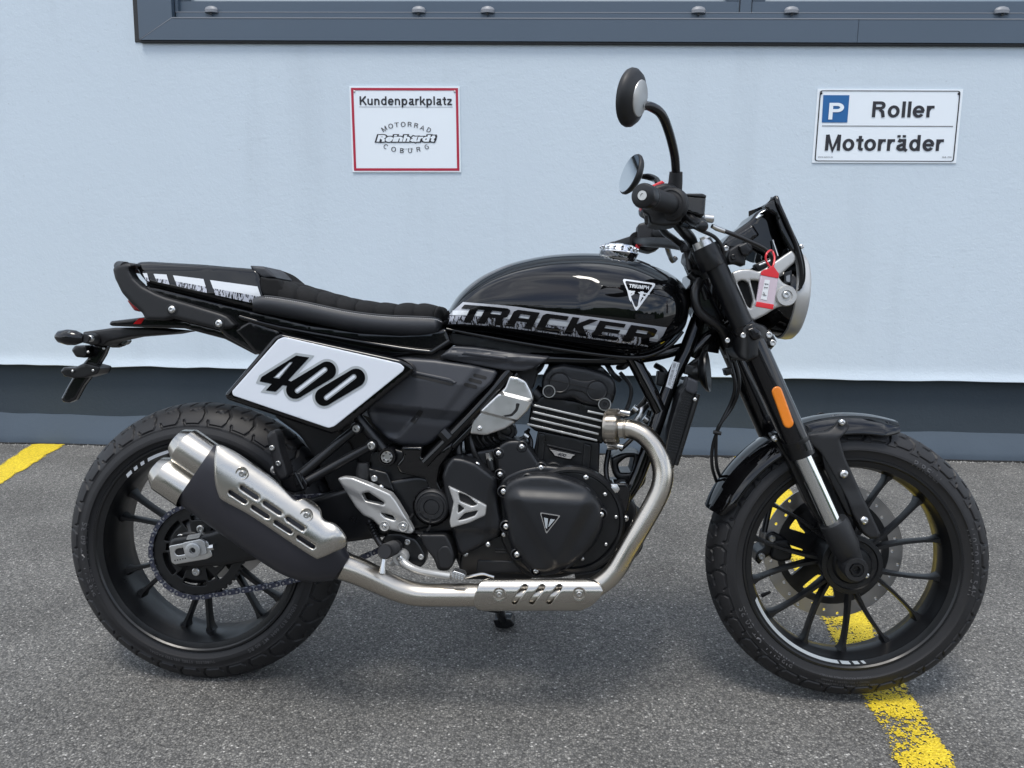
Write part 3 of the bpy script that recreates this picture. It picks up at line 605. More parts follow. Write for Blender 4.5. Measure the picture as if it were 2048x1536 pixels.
for word, pos in (('MOTORRAD', ((768.5, 257.5, -30), (781.5, 252, -17), (793.5, 249.5, -6), (806.5, 248.5, 0), (819.5, 248.5, 2), (832.5, 251, 9), (845, 255.5, 22), (858, 260, 28))), ('COBURG', ((771.5, 293, 27), (787.5, 298.5, 12), (804, 301, 3), (820, 301, -3), (837, 298.5, -9), (853.5, 293.5, -24)))):
    for ch, (x, y, a) in zip(word, pos):
        d = np.array([math.cos(R(a)), math.sin(R(a))]); n_ = np.array([d[1], -d[0]]); c = np.array([x, y]) - n_ * 4.8; wd = {'M': 5.6, 'O': 5.0}.get(ch, 4.4); letterpx('letter', ch, c - d * wd, c + d * wd, 9.4, lz, M['signk'], s1, WALL, .13)
qn = quadmap([(749, 262), (874, 262), (874, 292), (749, 292)])
qlet('Reinhardt', qn, .03, .95, .70, 12.5, M['signk'], s1, lz, .20, .01, 'shop_name_outline', .30, .56)
qlet('Reinhardt', qn, .03, .95, .70, 12.5, M['signw'], s1, lz + .0022, .20, .01, 'shop_name', .30, .26)
qtext('since 1972', q1, .46, .565, .735, 3.0, M['cap'], s1, lz)
for u, v in ((.045, .06), (.955, .06)): x, y = q1(u, v); bolt(x, y, lz, 2.0, s1, WALL, 'button', name='screw')
c2 = [(1635.5, 177.5), (1926.5, 178.5), (1912, 326.5), (1624, 325.5)]; q2 = quadmap(c2)
s2 = sign('motorcycle_parking_sign', c2, .004, 'white parking sign for scooters and motorcycles with blue P, right of the bike', M['signw'])
frameband(q2, .016, .024, M['signk'], s2, PT + .0055, 'black_border', 6)
l2 = PT + .0055
shell('blue_square', qpoly(q2, [(.042, .085), (.222, .085), (.222, .455), (.046, .455)]), l2, None, M['signb'], s2, WALL, flat=True, step=100)
qlet('P', q2, .083, .192, .415, 33.5, M['signw'], s2, l2 + .0012, .185)
qlet('Roller', q2, .382, .818, .382, 32, M['signk'], s2, l2, .175, .045)
qlet('Motorräder', q2, .075, .905, .835, 32, M['signk'], s2, l2, .175, .04)
shell('dividing_line', qpoly(q2, [(.05, .497), (.955, .497), (.955, .506), (.05, .506)]), l2, None, M['signk'], s2, WALL, flat=True, step=400)
qtext('www.seton.eu', q2, .038, .142, .93, 3.2, M['signk'], s2, l2); qtext('MHE 17270', q2, .90, .965, .93, 3.2, M['signk'], s2, l2)
for u, v in ((.026, .06), (.974, .06)): x, y = q2(u, v); bolt(x, y, l2, 2.6, s2, WALL, 'button', M['signk'], name='screw')
# ================================================================== motorcycle
bike = bpy.data.objects.new('motorcycle', None); C.objects.link(bike); bike.matrix_world = BODY; FRM[bike] = BODY
tag(bike, 'black street tracker motorcycle leaning on its side stand beside the wall', 'motorcycle')
V3 = Vector
def part_empty(name, fr=BODY):
    o = bpy.data.objects.new(name, None); C.objects.link(o); o.parent = bike; FRM[o] = fr; o.matrix_local = FRM[bike].inverted() @ fr; return o

# ------------------------------------------------------------------ wheels
def tyre(c, Rt, w, rb, parent, fr, nrep, flip=1):
    """lathed tyre with tread grooves carved 3 mm deep; profile measured along the arc from the crown"""
    half = dense([(0, Rt), (w * .38, Rt - w * .075), (w * .70, Rt - w * .30), (w * .93, Rt - w * .66), (w, Rt - w * .98), (w * .97, rb + .028), (w * .86, rb + .010), (w * .80, rb - .004)], 10)
    prof = np.vstack([(-half[:0:-1, 0])[:, None] * [1, 0] + half[:0:-1, 1][:, None] * [0, 1], half])
    seg = np.linalg.norm(np.diff(half, axis=0), axis=1); arc = np.concatenate([[0], np.cumsum(seg)])
    S = np.concatenate([-arc[:0:-1], arc])
    # resample so that the tread zone is fine
    smax = arc[-1]; s_t = w * 1.30; grid = np.concatenate([np.linspace(-smax, -s_t, 10)[:-1], np.linspace(-s_t, s_t, 79), np.linspace(s_t, smax, 10)[1:]])
    py_ = np.interp(grid, S, prof[:, 0]); pr = np.interp(grid, S, prof[:, 1])
    tn = np.stack([np.gradient(py_), np.gradient(pr)], -1); tn /= np.linalg.norm(tn, axis=1)[:, None]; nr = np.stack([-tn[:, 1], tn[:, 0]], -1)
    nr *= np.sign(nr[:, 1] * 1 + nr[:, 0] * np.sign(py_) * .5 + 1e-9)[:, None]
    na = 1260; th = np.arange(na) / na * 2 * math.pi; P0 = 2 * math.pi * Rt / nrep
    A = (th[:, None] * Rt % P0); Sg = np.abs(grid)[None, :]; side = np.sign(grid)[None, :]
    A = np.where(side > 0, A, (A + P0 * .5) % P0)
    k = w / .075
    segs = [((0.0, -.004), (.16, .012)), ((.16, .012), (0.10, .034)), ((.10, .034), (-.10, .052)), ((-.10, .052), (-.08, .072)), ((-.08, .072), (.04, .084)), ((.04, .084), (.62, .084)), ((.62, .084), (.70, .074)), ((.5, .012), (.62, .030)), ((.10, .034), (.22, .044)), ((.22, .044), (.5, .046))]
    D = np.full((na, len(grid)), 1e9)
    for (a0, s0), (a1, s1) in segs:
        for sh in (-1, 0, 1):
            p = np.array([(a0 + sh) * P0, s0 * k]); q = np.array([(a1 + sh) * P0, s1 * k]); v = q - p
            t = np.clip(((A - p[0]) * v[0] + (Sg - p[1]) * v[1]) / (v @ v), 0, 1)
            D = np.minimum(D, np.hypot(A - p[0] - t * v[0], Sg - p[1] - t * v[1]))
    dep = .0034 * np.clip((.0030 - D) / .0012, 0, 1)
    side_step = .0016 * ((Sg > .089 * k) & (Sg < s_t * 1.02))
    dep = dep + side_step
    X = (pr[None, :] - dep * nr[None, :, 1]); Y = (py_[None, :] - dep * nr[None, :, 0])
    V = np.stack([c[0] + X * np.cos(th)[:, None], c[1] - Y * np.ones_like(th)[:, None], c[2] + X * np.sin(th)[:, None]], -1).reshape(-1, 3)
    m = len(grid); i = np.arange(na)[:, None] * m; j = np.arange(m - 1)[None, :]; i2 = ((np.arange(na) + 1) % na)[:, None] * m
    Fq = np.stack([i + j, i2 + j, i2 + j + 1, i + j + 1], -1).reshape(-1, 4)
    me = bpy.data.meshes.new('tyre'); me.vertices.add(len(V)); me.vertices.foreach_set('co', V.ravel()); me.loops.add(Fq.size); me.loops.foreach_set('vertex_index', Fq.ravel().astype(np.int32))
    me.polygons.add(len(Fq)); me.polygons.foreach_set('loop_start', np.arange(0, Fq.size, 4, dtype=np.int32)); me.update(calc_edges=True); me.validate()
    me.shade_smooth(); me.set_sharp_from_angle(angle=R(40))
    o = link('tyre', me, M['rubber'], parent, fr)
    f_l = lambda r: np.interp(-r, -half[:, 1], half[:, 0])
    return o, f_l
def arc_text(s, c, rad, a_mid, h, lf, m, parent, fr, bold=.01, space=1.15):
    """raised lettering bent round a wheel; a_mid in degrees, letters read clockwise with their feet to the axle"""
    V, Fc = textverts(s, bold, space); capV, _ = textverts('H'); k = h / capV[:, 1].max(); x = (V[:, 0] - (V[:, 0].max() + V[:, 0].min()) / 2) * k; y = V[:, 1] * k
    r = rad + y; a = R(a_mid) - x / rad
    W = [(c[0] + rr * math.cos(aa), c[1] - float(lf(rr)) - .0013, c[2] + rr * math.sin(aa)) for rr, aa in zip(r, a)]
    return mk('sidewall_lettering', W, Fc, m, parent, fr, fix=False)
def ringseg(name, c, r0, r1, a0, a1, l, m, parent, fr, skew=0.):
    V = []; n = max(2, int(abs(a1 - a0) / 2) + 1); l0, l1 = l if isinstance(l, tuple) else (l, l)
    for i in range(n + 1):
        a = R(a0 + (a1 - a0) * i / n); b = a + R(skew); V.append((c[0] + r0 * math.cos(a), c[1] - l0, c[2] + r0 * math.sin(a))); V.append((c[0] + r1 * math.cos(b), c[1] - l1, c[2] + r1 * math.sin(b)))
    return mk(name, V, [[2 * i, 2 * i + 1, 2 * i + 3, 2 * i + 2] for i in range(n)], m, parent, fr, fix=False)
def spoke_pair(c, ang, gap, r0, r1, parent, fr, l=0.0, w0=.0062, w1=.0046):
    for s in (-1, 1):
        V = []; rows = 12
        for i in range(rows):
            t = i / (rows - 1); r = r0 + (r1 - r0) * t; q = min(1, t / .30); a = R(ang) + s * R(gap) * (.25 + .75 * t ** .8)
            wd = w0 + (w1 - w0) * min(1, t * 1.3) + (.007 * max(0, (t - .88) / .12) ** 1.5)
            dp = .0125 - .0035 * math.sin(t * math.pi)
            e = V3((math.cos(a), 0, math.sin(a))); n_ = V3((-math.sin(a), 0, math.cos(a))); p = V3(c) + e * r
            for u, v in ((-1, -.45), (-.62, -1), (.62, -1), (1, -.45), (1, 1), (-1, 1)): V.append(p + n_ * wd * u + V3((0, v * dp + l, 0)))
        Fc = [[i * 6 + j, i * 6 + (j + 1) % 6, (i + 1) * 6 + (j + 1) % 6, (i + 1) * 6 + j] for i in range(rows - 1) for j in range(6)] + [list(range(6)), [(rows - 1) * 6 + j for j in range(6)]]
        mk('spoke', V, Fc, M['satin'], parent, fr, 35)
def rim(name, c, rb, w, fr):
    pr = [(w - .002, rb + .008), (w + .001, rb + .006), (w + .001, rb + .002), (w - .002, rb - .001), (w - .0025, rb - .004), (w - .005, rb - .0125), (w - .010, rb - .0140), (w - .022, rb - .0150), (w - .030, rb - .0185), (.010, rb - .0195), (0, rb - .020)]
    pr = pr + [(-a, b) for a, b in pr[:-1][::-1]]; pr2 = [(a * .93, b + .004) for a, b in pr[::-1]]
    return lathe(name, [(a, b) for a, b in pr + pr2], c, (0, -1, 0), M['satin'], bike, fr, n=120, closed=True, ang=25)

# rear wheel
RC = P(420, 1080, 0); RRB = .224; RW = .072
rw = rim('rear_wheel', RC, RRB, .064, BODY)
_, rl = tyre(RC, .3095, RW, RRB, rw, BODY, 33)
for k in range(7): spoke_pair(RC, 4 + k * 360 / 7, 8.5, 0.060, RRB - .017, rw, BODY)
lathe('hub', [(-.09, .03), (-.085, .05), (-.03, .055), (0, .066), (.03, .06), (.055, .072), (.074, .074), (.078, .06), (.095, .03), (.11, .02), (.11, 0)], RC, (0, -1, 0), M['satin'], rw, n=48)
arc_text('PIRELLI  MT 60 RS', RC, .2425, 187, .0125, rl, M['rubl'], rw, BODY)
arc_text('TUBELESS  STEEL BELTED RADIAL', RC, .2465, 262, .006, rl, M['rubl'], rw, BODY)
arc_text('150/60 R17 66H  MT 60 RS', RC, .2445, 315, .008, rl, M['rubl'], rw, BODY)
arc_text('PIRELLI', RC, .2425, 22, .0125, rl, M['rubl'], rw, BODY)
rlip = (.0600, .0622)
for a0, a1 in ((86, 119.5), (122, 124.5), (127, 129.5), (131.5, 135.5)): ringseg('rim_stripe', RC, RRB - .0115, RRB - .0050, a0, a1, rlip, M['dwhite'], rw, BODY, -1.0)

# rear brake disc on the far side, sprocket and chain on the near side
lathe('brake_disc', [(-.075, .075), (-.075, .11), (-.079, .11), (-.079, .075)], RC, (0, -1, 0), M['disc'], rw, n=60, closed=True)
SC = (397, 1100.5); SL = .088; ks = scale_at(*SC, SL); pc = P(*SC, SL); rs = .1015
def ringpx(c, r, n=24, a0=0., a1=360.): return [(c[0] + r * math.cos(R(a0 + (a1 - a0) * k / n)), c[1] - r * math.sin(R(a0 + (a1 - a0) * k / n))) for k in range(n + 1)]
teeth = []
for k in range(46):
    a = 360 * k / 46
    for da, dr in ((-2.6, -2.6), (-1.2, 1.6), (1.2, 1.6), (2.6, -2.6)): r_ = rs / ks + dr; teeth.append((SC[0] + r_ * math.cos(R(a + da)), SC[1] - r_ * math.sin(R(a + da))))
hl = []
for k in range(6):
    a = 60 * k + 24
    o_ = ringpx(SC, .079 / ks, 6, a - 20, a + 20); i_ = ringpx(SC, .066 / ks, 6, a + 20, a - 20); hl.append(rnd((o_ + i_), 3, 2))
    b = a + 30; hl.append(rnd([(SC[0] + q / ks * math.cos(R(b + d)), SC[1] - q / ks * math.sin(R(b + d))) for q, d in ((.072, -7), (.072, 7), (.043, 2.5), (.043, -2.5))], 3, 2))
sp = shell('sprocket', teeth, SL, SL - .007, M['satin'], rw, holes=hl, er=2, ed=.0008, step=5)
for k in range(6): a = R(60 * k + 24 - 30 + 30); x, y = SC[0] + .047 / ks * math.cos(a), SC[1] - .047 / ks * math.sin(a); bolt(x, y, SL + .001, 7.5, rw, kind='cap')
chain = part_empty('chain')
c1_ = np.array(SC, float); r1_ = rs / ks; c2_ = np.array((862., 1012.)); r2_ = 34.
def tang(sign):
    d = c2_ - c1_; D = np.linalg.norm(d); b = math.atan2(d[1], d[0]); g_ = math.acos((r1_ - r2_) / D); a = b + sign * g_
    e = np.array((math.cos(a), math.sin(a))); return c1_ + e * r1_, c2_ + e * r2_, a
(t1, t2, aT), (b1, b2, aB) = tang(-1), tang(1)
path = [t1 + (t2 - t1) * t for t in np.linspace(1, 0, 20)][:-1]
a0_ = aT; a1_ = aB - 2 * math.pi
path += [c1_ + r1_ * np.array((math.cos(a), math.sin(a))) for a in np.linspace(a0_, a1_, 60)]
path += [b1 + (b2 - b1) * t + np.array((0, 26 * math.sin(math.pi * t))) for t in np.linspace(0, 1, 24)][1:]
path = np.array(path); pw = Lw(path[:, 0], path[:, 1], SL - .003, BODY); sg = np.linalg.norm(np.diff(pw, axis=0), axis=1); ar = np.concatenate([[0], np.cumsum(sg)])
PITCHC = .0148; nl = int(ar[-1] / PITCHC)
def linkmesh(inner):
    bm = bmesh.new(); L_ = PITCHC; hw = .0060 if not inner else .0054; tk = .0075 if not inner else .0052
    o = []
    for k in range(24):
        a = 2 * math.pi * k / 24; cx = L_ / 2 if math.cos(a) > 0 else -L_ / 2; o.append((cx + hw * math.cos(a) , hw * math.sin(a) * (1 if abs(math.cos(a)) > .35 else .80)))
    for s in (-1, 1):
        y0, y1 = s * tk, s * (tk - .0016); A = [bm.verts.new((x, y0, z)) for x, z in o]; B = [bm.verts.new((x, y1, z)) for x, z in o]
        bm.faces.new(A); bm.faces.new(B[::-1])
        for i in range(24): bm.faces.new((A[i], A[(i + 1) % 24], B[(i + 1) % 24], B[i]))
    for cx in (-L_ / 2, L_ / 2):
        A, B = [], []
        for k in range(10): a = 2 * math.pi * k / 10; r = .0022 if not inner else .0036; A.append(bm.verts.new((cx + r * math.cos(a), -tk - (.001 if not inner else -.001), r * math.sin(a)))); B.append(bm.verts.new((cx + r * math.cos(a), tk, r * math.sin(a))))
        f = bm.faces.new(A); f.material_index = 1
        for i in range(10): f = bm.faces.new((A[i], A[(i + 1) % 10], B[(i + 1) % 10], B[i])); f.material_index = 1
    bmesh.ops.recalc_face_normals(bm, faces=bm.faces); me = bpy.data.meshes.new('link'); bm.to_mesh(me); bm.free(); me.materials.append(M['linkin' if inner else 'link']); me.materials.append(M['pin']); me.shade_smooth(); me.set_sharp_from_angle(angle=R(35)); return me
lm = [linkmesh(False), linkmesh(True)]
for k in range(nl):
    s = (k + .5) * PITCHC; q0 = np.array([np.interp(s - PITCHC / 2, ar, pw[:, i]) for i in range(3)]); q1_ = np.array([np.interp(s + PITCHC / 2, ar, pw[:, i]) for i in range(3)]); d = q1_ - q0
    o = bpy.data.objects.new('link', lm[k % 2]); C.objects.link(o); FRM[o] = BODY; o.parent = chain
    o.matrix_local = Matrix.Translation(V3((q0 + q1_) / 2)) @ Matrix.Rotation(-math.atan2(d[2], d[0]), 4, 'Y')

# front wheel
FC = STEER.inverted() @ V3((.6915, 0, .294)); fc_px = (1690, 1115)
FC = P(1688, 1117, 0.0, FRONT); FRB = .2150; FW = .053
print('FC', FC, 'world', FRONT @ FC)
fw = rim('front_wheel', FC, FRB, .046, FRONT)
_, fl = tyre(FC, .2890, FW, FRB, fw, FRONT, 33)
for k in range(7): spoke_pair(FC, 27 + k * 360 / 7, 14.0, .055, FRB - .017, fw, FRONT, w0=.0054, w1=.0038)
lathe('hub', [(-.07, .03), (-.065, .045), (-.02, .05), (.0, .056), (.03, .060), (.040, .0625), (.046, .061), (.047, .052), (.044, .050), (.044, .040), (.050, .036), (.052, .024), (.056, .02), (.056, 0)], FC, (0, -1, 0), M['satin'], fw, FRONT, n=64)
hr = .0445
for k in range(8): a = 45 * k + 12; ringseg('hub_recess', FC, .0415, .0482, a, a + 24, .0448, M['dark'], fw, FRONT)
arc_text('PIRELLI  MT 60 RS', FC, .2355, 222, .0125, fl, M['rubl'], fw, FRONT)
arc_text('PIRELLI', FC, .2355, 55, .0125, fl, M['rubl'], fw, FRONT)
arc_text('110/70 R17 54H', FC, .2355, 3, .0125, fl, M['rubl'], fw, FRONT)
for i, s_ in enumerate(('MAX LOAD 212 KG AT 250 KPA COLD', 'TREAD 2 POLYESTER 1 ARAMID', 'TUBELESS RADIAL MADE IN ITALY')): arc_text(s_, FC, .2495 - .0072 * i, 268, .0042, fl, M['rubl'], fw, FRONT, bold=.0)
for a0, a1 in ((201, 263.5), (265, 270), (272, 275), (276.8, 278.5)): ringseg('rim_stripe', FC, FRB - .0115, FRB - .0055, a0, a1, (.0424, .0442), M['outl'], fw, FRONT, 1.4)
tubepx('valve', [(1524, 1191, .0), (1540, 1184, .012)], [.0045, .003], M['hose'], fw, FRONT, sm=1)
# brake disc: silver ring with drilled holes on a black carrier
DL = -.066
V = []; ro, ri = .150, .119; holes_ = []
dc = P(1691, 1113, 0, FRONT); 
M1 = np.array(CW.inverted() @ FRONT)
def topx(v, fr=FRONT):
    q = CW.inverted() @ fr @ V3(v); return (1024 + F_PX * q.x / -q.z, 768 - F_PX * q.y / -q.z)
def circle_l(r, a): return topx((FC.x + r * math.cos(a), -DL, FC.z + r * math.sin(a)))
outer = [circle_l(ro, 2 * math.pi * k / 72) for k in range(72)]; inner = [circle_l(ri, 2 * math.pi * k / 60) for k in range(60)]
dh = []
for k in range(30):
    a = 2 * math.pi * k / 30; rr = (.127, .135, .143)[k % 3]; cx, cy = circle_l(rr, a); dh.append([(cx + 3.4 * math.cos(q), cy + 3.4 * math.sin(q)) for q in np.linspace(0, 2 * math.pi, 9)[:-1]])
shell('brake_disc', outer, DL, DL - .0045, M['disc'], fw, FRONT, holes=[inner] + dh, step=9)
ho = [circle_l(.121, 2 * math.pi * k / 60) for k in range(60)]; hh = []
for k in range(6):
    a = R(60 * k + 15); pts = [circle_l(.106, a + R(q)) for q in range(-22, 23, 6)] + [circle_l(.062, a + R(q)) for q in (14, 0, -14)]; hh.append(rnd(pts, 6, 2))
shell('disc_carrier', ho, DL + .002, DL - .006, M['satin'], fw, FRONT, holes=hh, step=9)

# ------------------------------------------------------------------ swingarm, adjuster, shock
sa = shell('swingarm', rnd([(337, 1090), (343, 1076), (420, 1066), (470, 1046), (600, 1004), (700, 975), (840, 950), (885, 965), (885, 1050), (760, 1075), (640, 1092), (520, 1118), (440, 1132), (352, 1133), (344, 1120)], 10), .118, .080, M['satin'], bike, er=9, ed=.007)
mirror(sa)
ad = shell('chain_adjuster', rnd([(338, 1092), (405, 1079), (416, 1084), (425, 1112), (414, 1118), (349, 1129), (343, 1124)], 3), .1215, .118, M['alu'], sa, er=2, ed=.001, step=4, holes=[capsule((357, 1104), (372, 1101), 7)])
shell('slot_floor', capsule((357, 1104), (372, 1101), 8), .1187, .118, M['dark'], sa, flat=True)
shell('axle_block', rnd([(364, 1086), (402, 1078), (410, 1083), (414, 1108), (380, 1117), (371, 1113)], 4), .127, .1215, M['silverp'], sa, er=2.5, ed=.0015, step=4)
lathe('axle_end', [(0, .016), (.004, .016), (.005, .014), (.005, .0065), (-.001, .006), (-.001, 0)], P(387, 1100, .127), (0, -1, 0), M['silverp'], sa, n=32)
lathe('axle_hole', [(0, .0055), (.0002, 0)], P(387, 1100, .1305), (0, -1, 0), M['dark'], sa, n=16)
tubepx('adjuster_bolt', [(404, 1098, .121), (425, 1094, .121), (426, 1094, .121)], .003, M['zinc'], sa, sm=1); tubepx('adjuster_nut', [(420, 1095, .121), (428, 1093.5, .121)], .0062, M['zinc'], sa, sm=1, n=6)
for k in range(5): shell('index_mark', circ((350 + 5.2 * k, 1121 - 1.1 * k), 1.4, 6), .1222, None, M['dark'], ad, flat=True)
shell('swingarm_bolt_plate', rnd([(372, 1080), (376, 1070), (402, 1066), (398, 1076)], 3), .1195, .117, M['silverp'], sa, flat=True)
# shock absorber between the frame rails, seen as dark coils
sh0, sh1 = P(640, 790, -.01), P(745, 985, -.01)
shk = sweep('shock_absorber', [sh0, sh1], .018, M['satin'], bike, sm=1)
coil = [sh0.lerp(sh1, .12 + .8 * t / 120) + V3((math.cos(t / 120 * 14 * math.pi) * .032, math.sin(t / 120 * 14 * math.pi) * .032, math.cos(t / 120 * 14 * math.pi) * .012)) for t in range(121)]
sweep('spring', coil, .0048, M['satin'], shk, sm=1, n=8)
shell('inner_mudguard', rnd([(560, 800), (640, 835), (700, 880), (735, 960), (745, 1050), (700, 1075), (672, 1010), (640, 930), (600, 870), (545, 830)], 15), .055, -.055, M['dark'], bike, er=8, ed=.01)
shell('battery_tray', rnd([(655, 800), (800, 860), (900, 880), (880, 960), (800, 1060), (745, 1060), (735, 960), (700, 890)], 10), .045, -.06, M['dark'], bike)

# ------------------------------------------------------------------ frame
fr_ = sweep('frame', [P(a, b, l) for a, b, l in ((1428, 560, 0), (1415, 640, 0), (1404, 702, 0))], .034, M['glossp'], bike, sm=3)
def ft(name, pts, r, m='gloss', **k): return tubepx(name, pts, r, M[m], fr_, **k)
ft('side_rail', [(1020, 742, .105), (960, 812, .112), (905, 870, .118), (850, 926, .122)], .0115)
ft('side_rail', [(1036, 748, .098), (972, 824, .104), (905, 893, .112)], .0085)
ft('rail_clamp', [(884, 862, .1235), (898, 877, .1235)], .0135, 'satin', sm=1, n=8)
ft('down_tube', [(1395, 640, .03), (1372, 700, .045), (1340, 770, .062), (1306, 868, .078), (1272, 960, .082), (1238, 1010, .085)], .0145)
ft('brace_tube', [(1252, 690, .06), (1290, 762, .070), (1320, 822, .076)], .0150)
ft('cross_tube', [(1390, 690, .02), (1300, 712, .05), (1200, 720, .06), (1060, 716, .07)], .012)
ft('spine_tube', [(1478, 618, .0), (1440, 650, .02), (1398, 692, .03), (1385, 715, .03)], .013)
cast = shell('pivot_casting', rnd([(802, 893), (846, 893), (842, 916), (860, 912), (886, 897), (905, 884), (902, 904), (880, 934), (875, 962), (886, 984), (862, 992), (852, 958), (800, 946), (792, 930), (806, 914)], 5), .128, .075, M['gloss'], fr_, er=5, ed=.005, step=6)
shell('pivot_plate', rnd([(742, 905), (775, 893), (815, 905), (850, 955), (868, 975), (905, 1000), (907, 1062), (838, 1070), (775, 1066), (752, 1030), (735, 960)], 8), .112, .060, M['satin'], fr_, er=5, ed=.004)
cap_ = lathe('pivot_cap', [(-.03, .036), (0, .036), (.004, .034), (.006, .031), (.004, .029), (.0045, .026), (.0075, .024), (.0075, .0165), (.005, .0155), (.006, .0145), (.007, 0)], P(864, 1013, .132), (0, -1, 0), M['plastic'], fr_, n=48)
lathe('pivot_ring', [(-.035, .040), (-.002, .040), (0, .038), (-.004, .036)], P(864, 1013, .128), (0, -1, 0), M['glossp'], fr_, n=48)
for k in range(6): a0 = 60 * k; ringseg('cap_slot', P(864, 1013, 0), .0195, .0235, a0 + 8, a0 + 48, .1400, M['dark'], fr_, BODY)
lathe('mount_ring', [(-.04, .0185), (0, .0185), (.003, .017), (.003, .014), (-.004, .013), (-.004, 0)], P(774, 914, .128), (0, -1, 0), M['glossp'], fr_, n=40)
lathe('mount_bolt', [(-.01, .0125), (.002, .0125), (.004, .011), (.004, .006), (.001, .0055), (.001, 0)], P(774, 914, .128), (0, -1, 0), M['zinc'], fr_, n=24)
for k in range(6): a = k * math.pi / 3 + .3; bolt(774 + 8.2 * math.cos(a), 914 + 8.2 * math.sin(a), .1325, 1.7, fr_, m=M['dark'])
for a, b in ((814, 989), (838, 1055), (898, 948)): bolt(a, b, .113, 5, fr_, m=M['satin'])
shell('lower_guard', rnd([(838, 1069), (892, 1069), (903, 1090), (909, 1112), (907, 1130), (896, 1142), (876, 1141), (868, 1118), (850, 1095)], 7), .135, .08, M['plastic'], fr_, er=5, ed=.004)
shell('guard_panel', rnd([(874, 1104), (884, 1092), (897, 1092), (907, 1110), (906, 1130), (896, 1139), (878, 1137)], 7), .1375, .134, M['plastic'], fr_, er=4, ed=.002, step=5)
st_ = shell('id_sticker', [(1346, 722), (1359.5, 726), (1344, 778), (1331.5, 773)], lambda x, y: .0625 + (778 - y) / 56 * -.006 + .0155, None, M['bead'], fr_, flat=True, step=30)
for k in range(22):
    t = (k + .5) / 24; x, y = 1348.5 - 13.4 * t, 724.5 + 49.5 * t; wd = random.choice((.4, .7, 1.0))
    shell('barcode_bar', [(x - 1, y), (x + 4.6, y + 1.3), (x + 4.6 - .3 * wd, y + 1.3 + wd), (x - 1 - .3 * wd, y + wd)], lambda x, y: .0782 + (778 - y) / 56 * -.006, None, M['signk'], st_, flat=True, step=30)
textpx('sticker_number', 'GK21A* 1T6 D-23 P 01', (1355.5, 727), (1341, 776), 3.2, lambda x, y: .0782 + (778 - y) / 56 * -.006, M['signk'], st_, BODY)

# ------------------------------------------------------------------ engine
eng = shell('engine', rnd([(880, 915), (1000, 892), (1058, 915), (1075, 962), (1190, 972), (1215, 990), (1245, 985), (1275, 1010), (1270, 1060), (1235, 1110), (1190, 1142), (1090, 1156), (1000, 1156), (925, 1150), (905, 1100), (880, 1000)], 14), .088, -.10, M['satin'], bike, er=8, ed=.008)
# barrel, head, cam cover
shell('cylinder_barrel', rnd([(1076, 860), (1200, 885), (1197, 965), (1175, 1005), (1070, 985), (1068, 900)], 4), .076, -.07, M['satin'], eng, er=4, ed=.004)
shell('barrel_rib', rnd([(1078, 866), (1092, 868), (1084, 960), (1068, 955)], 4), .081, .07, M['satin'], eng, er=3, ed=.003, step=6)
shell('barrel_rib', rnd([(1168, 886), (1184, 890), (1176, 975), (1160, 970)], 4), .081, .07, M['satin'], eng, er=3, ed=.003, step=6)
shell('barrel_rib', rnd([(1094, 888), (1164, 904), (1163, 909), (1093, 893)], 2), .080, .07, M['satin'], eng, er=1.5, ed=.002, step=6)
shell('barrel_flange', rnd([(1072, 940), (1196, 962), (1192, 974), (1070, 952)], 3), .085, .05, M['satin'], eng, er=3, ed=.003, step=7)
shell('cylinder_head', rnd([(1064, 800), (1090, 790), (1215, 815), (1216, 842), (1205, 888), (1070, 862), (1056, 850)], 5), .066, -.07, M['satin'], eng, er=4, ed=.004)
def cy(x): return 0
hc = rnd([(1085, 795), (1083, 765), (1088, 745), (1100, 733), (1126, 727), (1150, 731), (1175, 735), (1206, 744), (1222, 752), (1231, 764), (1233, 782), (1226, 806), (1214, 816), (1178, 812), (1160, 806), (1146, 797), (1124, 800), (1104, 799)], 6)
hd = shell('cam_cover', hc, .086, -.07, M['cover'], eng, er=10, ed=.012, step=7)
for c in ((1119.5, 765), (1193.5, 781)):
    lathe('cam_boss', [(-.01, .0215), (.001, .0215), (.0035, .0195), (.0025, .0180), (.0030, .016), (.0035, 0)], P(*c, .0865), (0, -1, 0), M['cover'], eng, n=40)
bandp = [(1096, 762), (1103, 748), (1119, 742), (1134, 747), (1143, 757), (1175, 763), (1188, 758), (1204, 762), (1216, 774), (1216, 790), (1205, 801), (1188, 802), (1175, 794), (1168, 785), (1141, 780), (1130, 787), (1115, 789), (1101, 782)]
shell('cover_relief', rnd(bandp, 7), .0885, .080, M['cover'], eng, er=3, ed=.0028, step=6)
tubepx('parting_line', [(1086, 757, .0890), (1112, 762, .0905), (1160, 772, .0905), (1228, 790, .0880)], .0007, M['dark'], eng, sm=3, n=6)
for c in ((1098, 782.5), (1209, 808.5)):
    lathe('cover_bolt_ring', [(-.01, .0132), (.003, .0132), (.0045, .0126), (.0045, .0112), (.002, .0106), (-.01, .0105)], P(*c, .088), (0, -1, 0), M['alu'], eng, n=40)
    lathe('cover_bolt', [(-.01, .0103), (.002, .0103), (.0035, .009), (.0035, .0045), (.0, .004), (0, 0)], P(*c, .088), (0, -1, 0), M['plastic'], eng, n=32)
for a, b in ((1131, 716), (1202, 741)): bolt(a, b, .05, 5, eng, kind='hex', m=M['satin'])
shell('cam_cover_back', rnd([(1092, 742), (1100, 722), (1126, 714), (1165, 717), (1202, 732), (1222, 750), (1215, 770), (1100, 760)], 7), .04, -.06, M['dark'], eng, er=4, ed=.008)
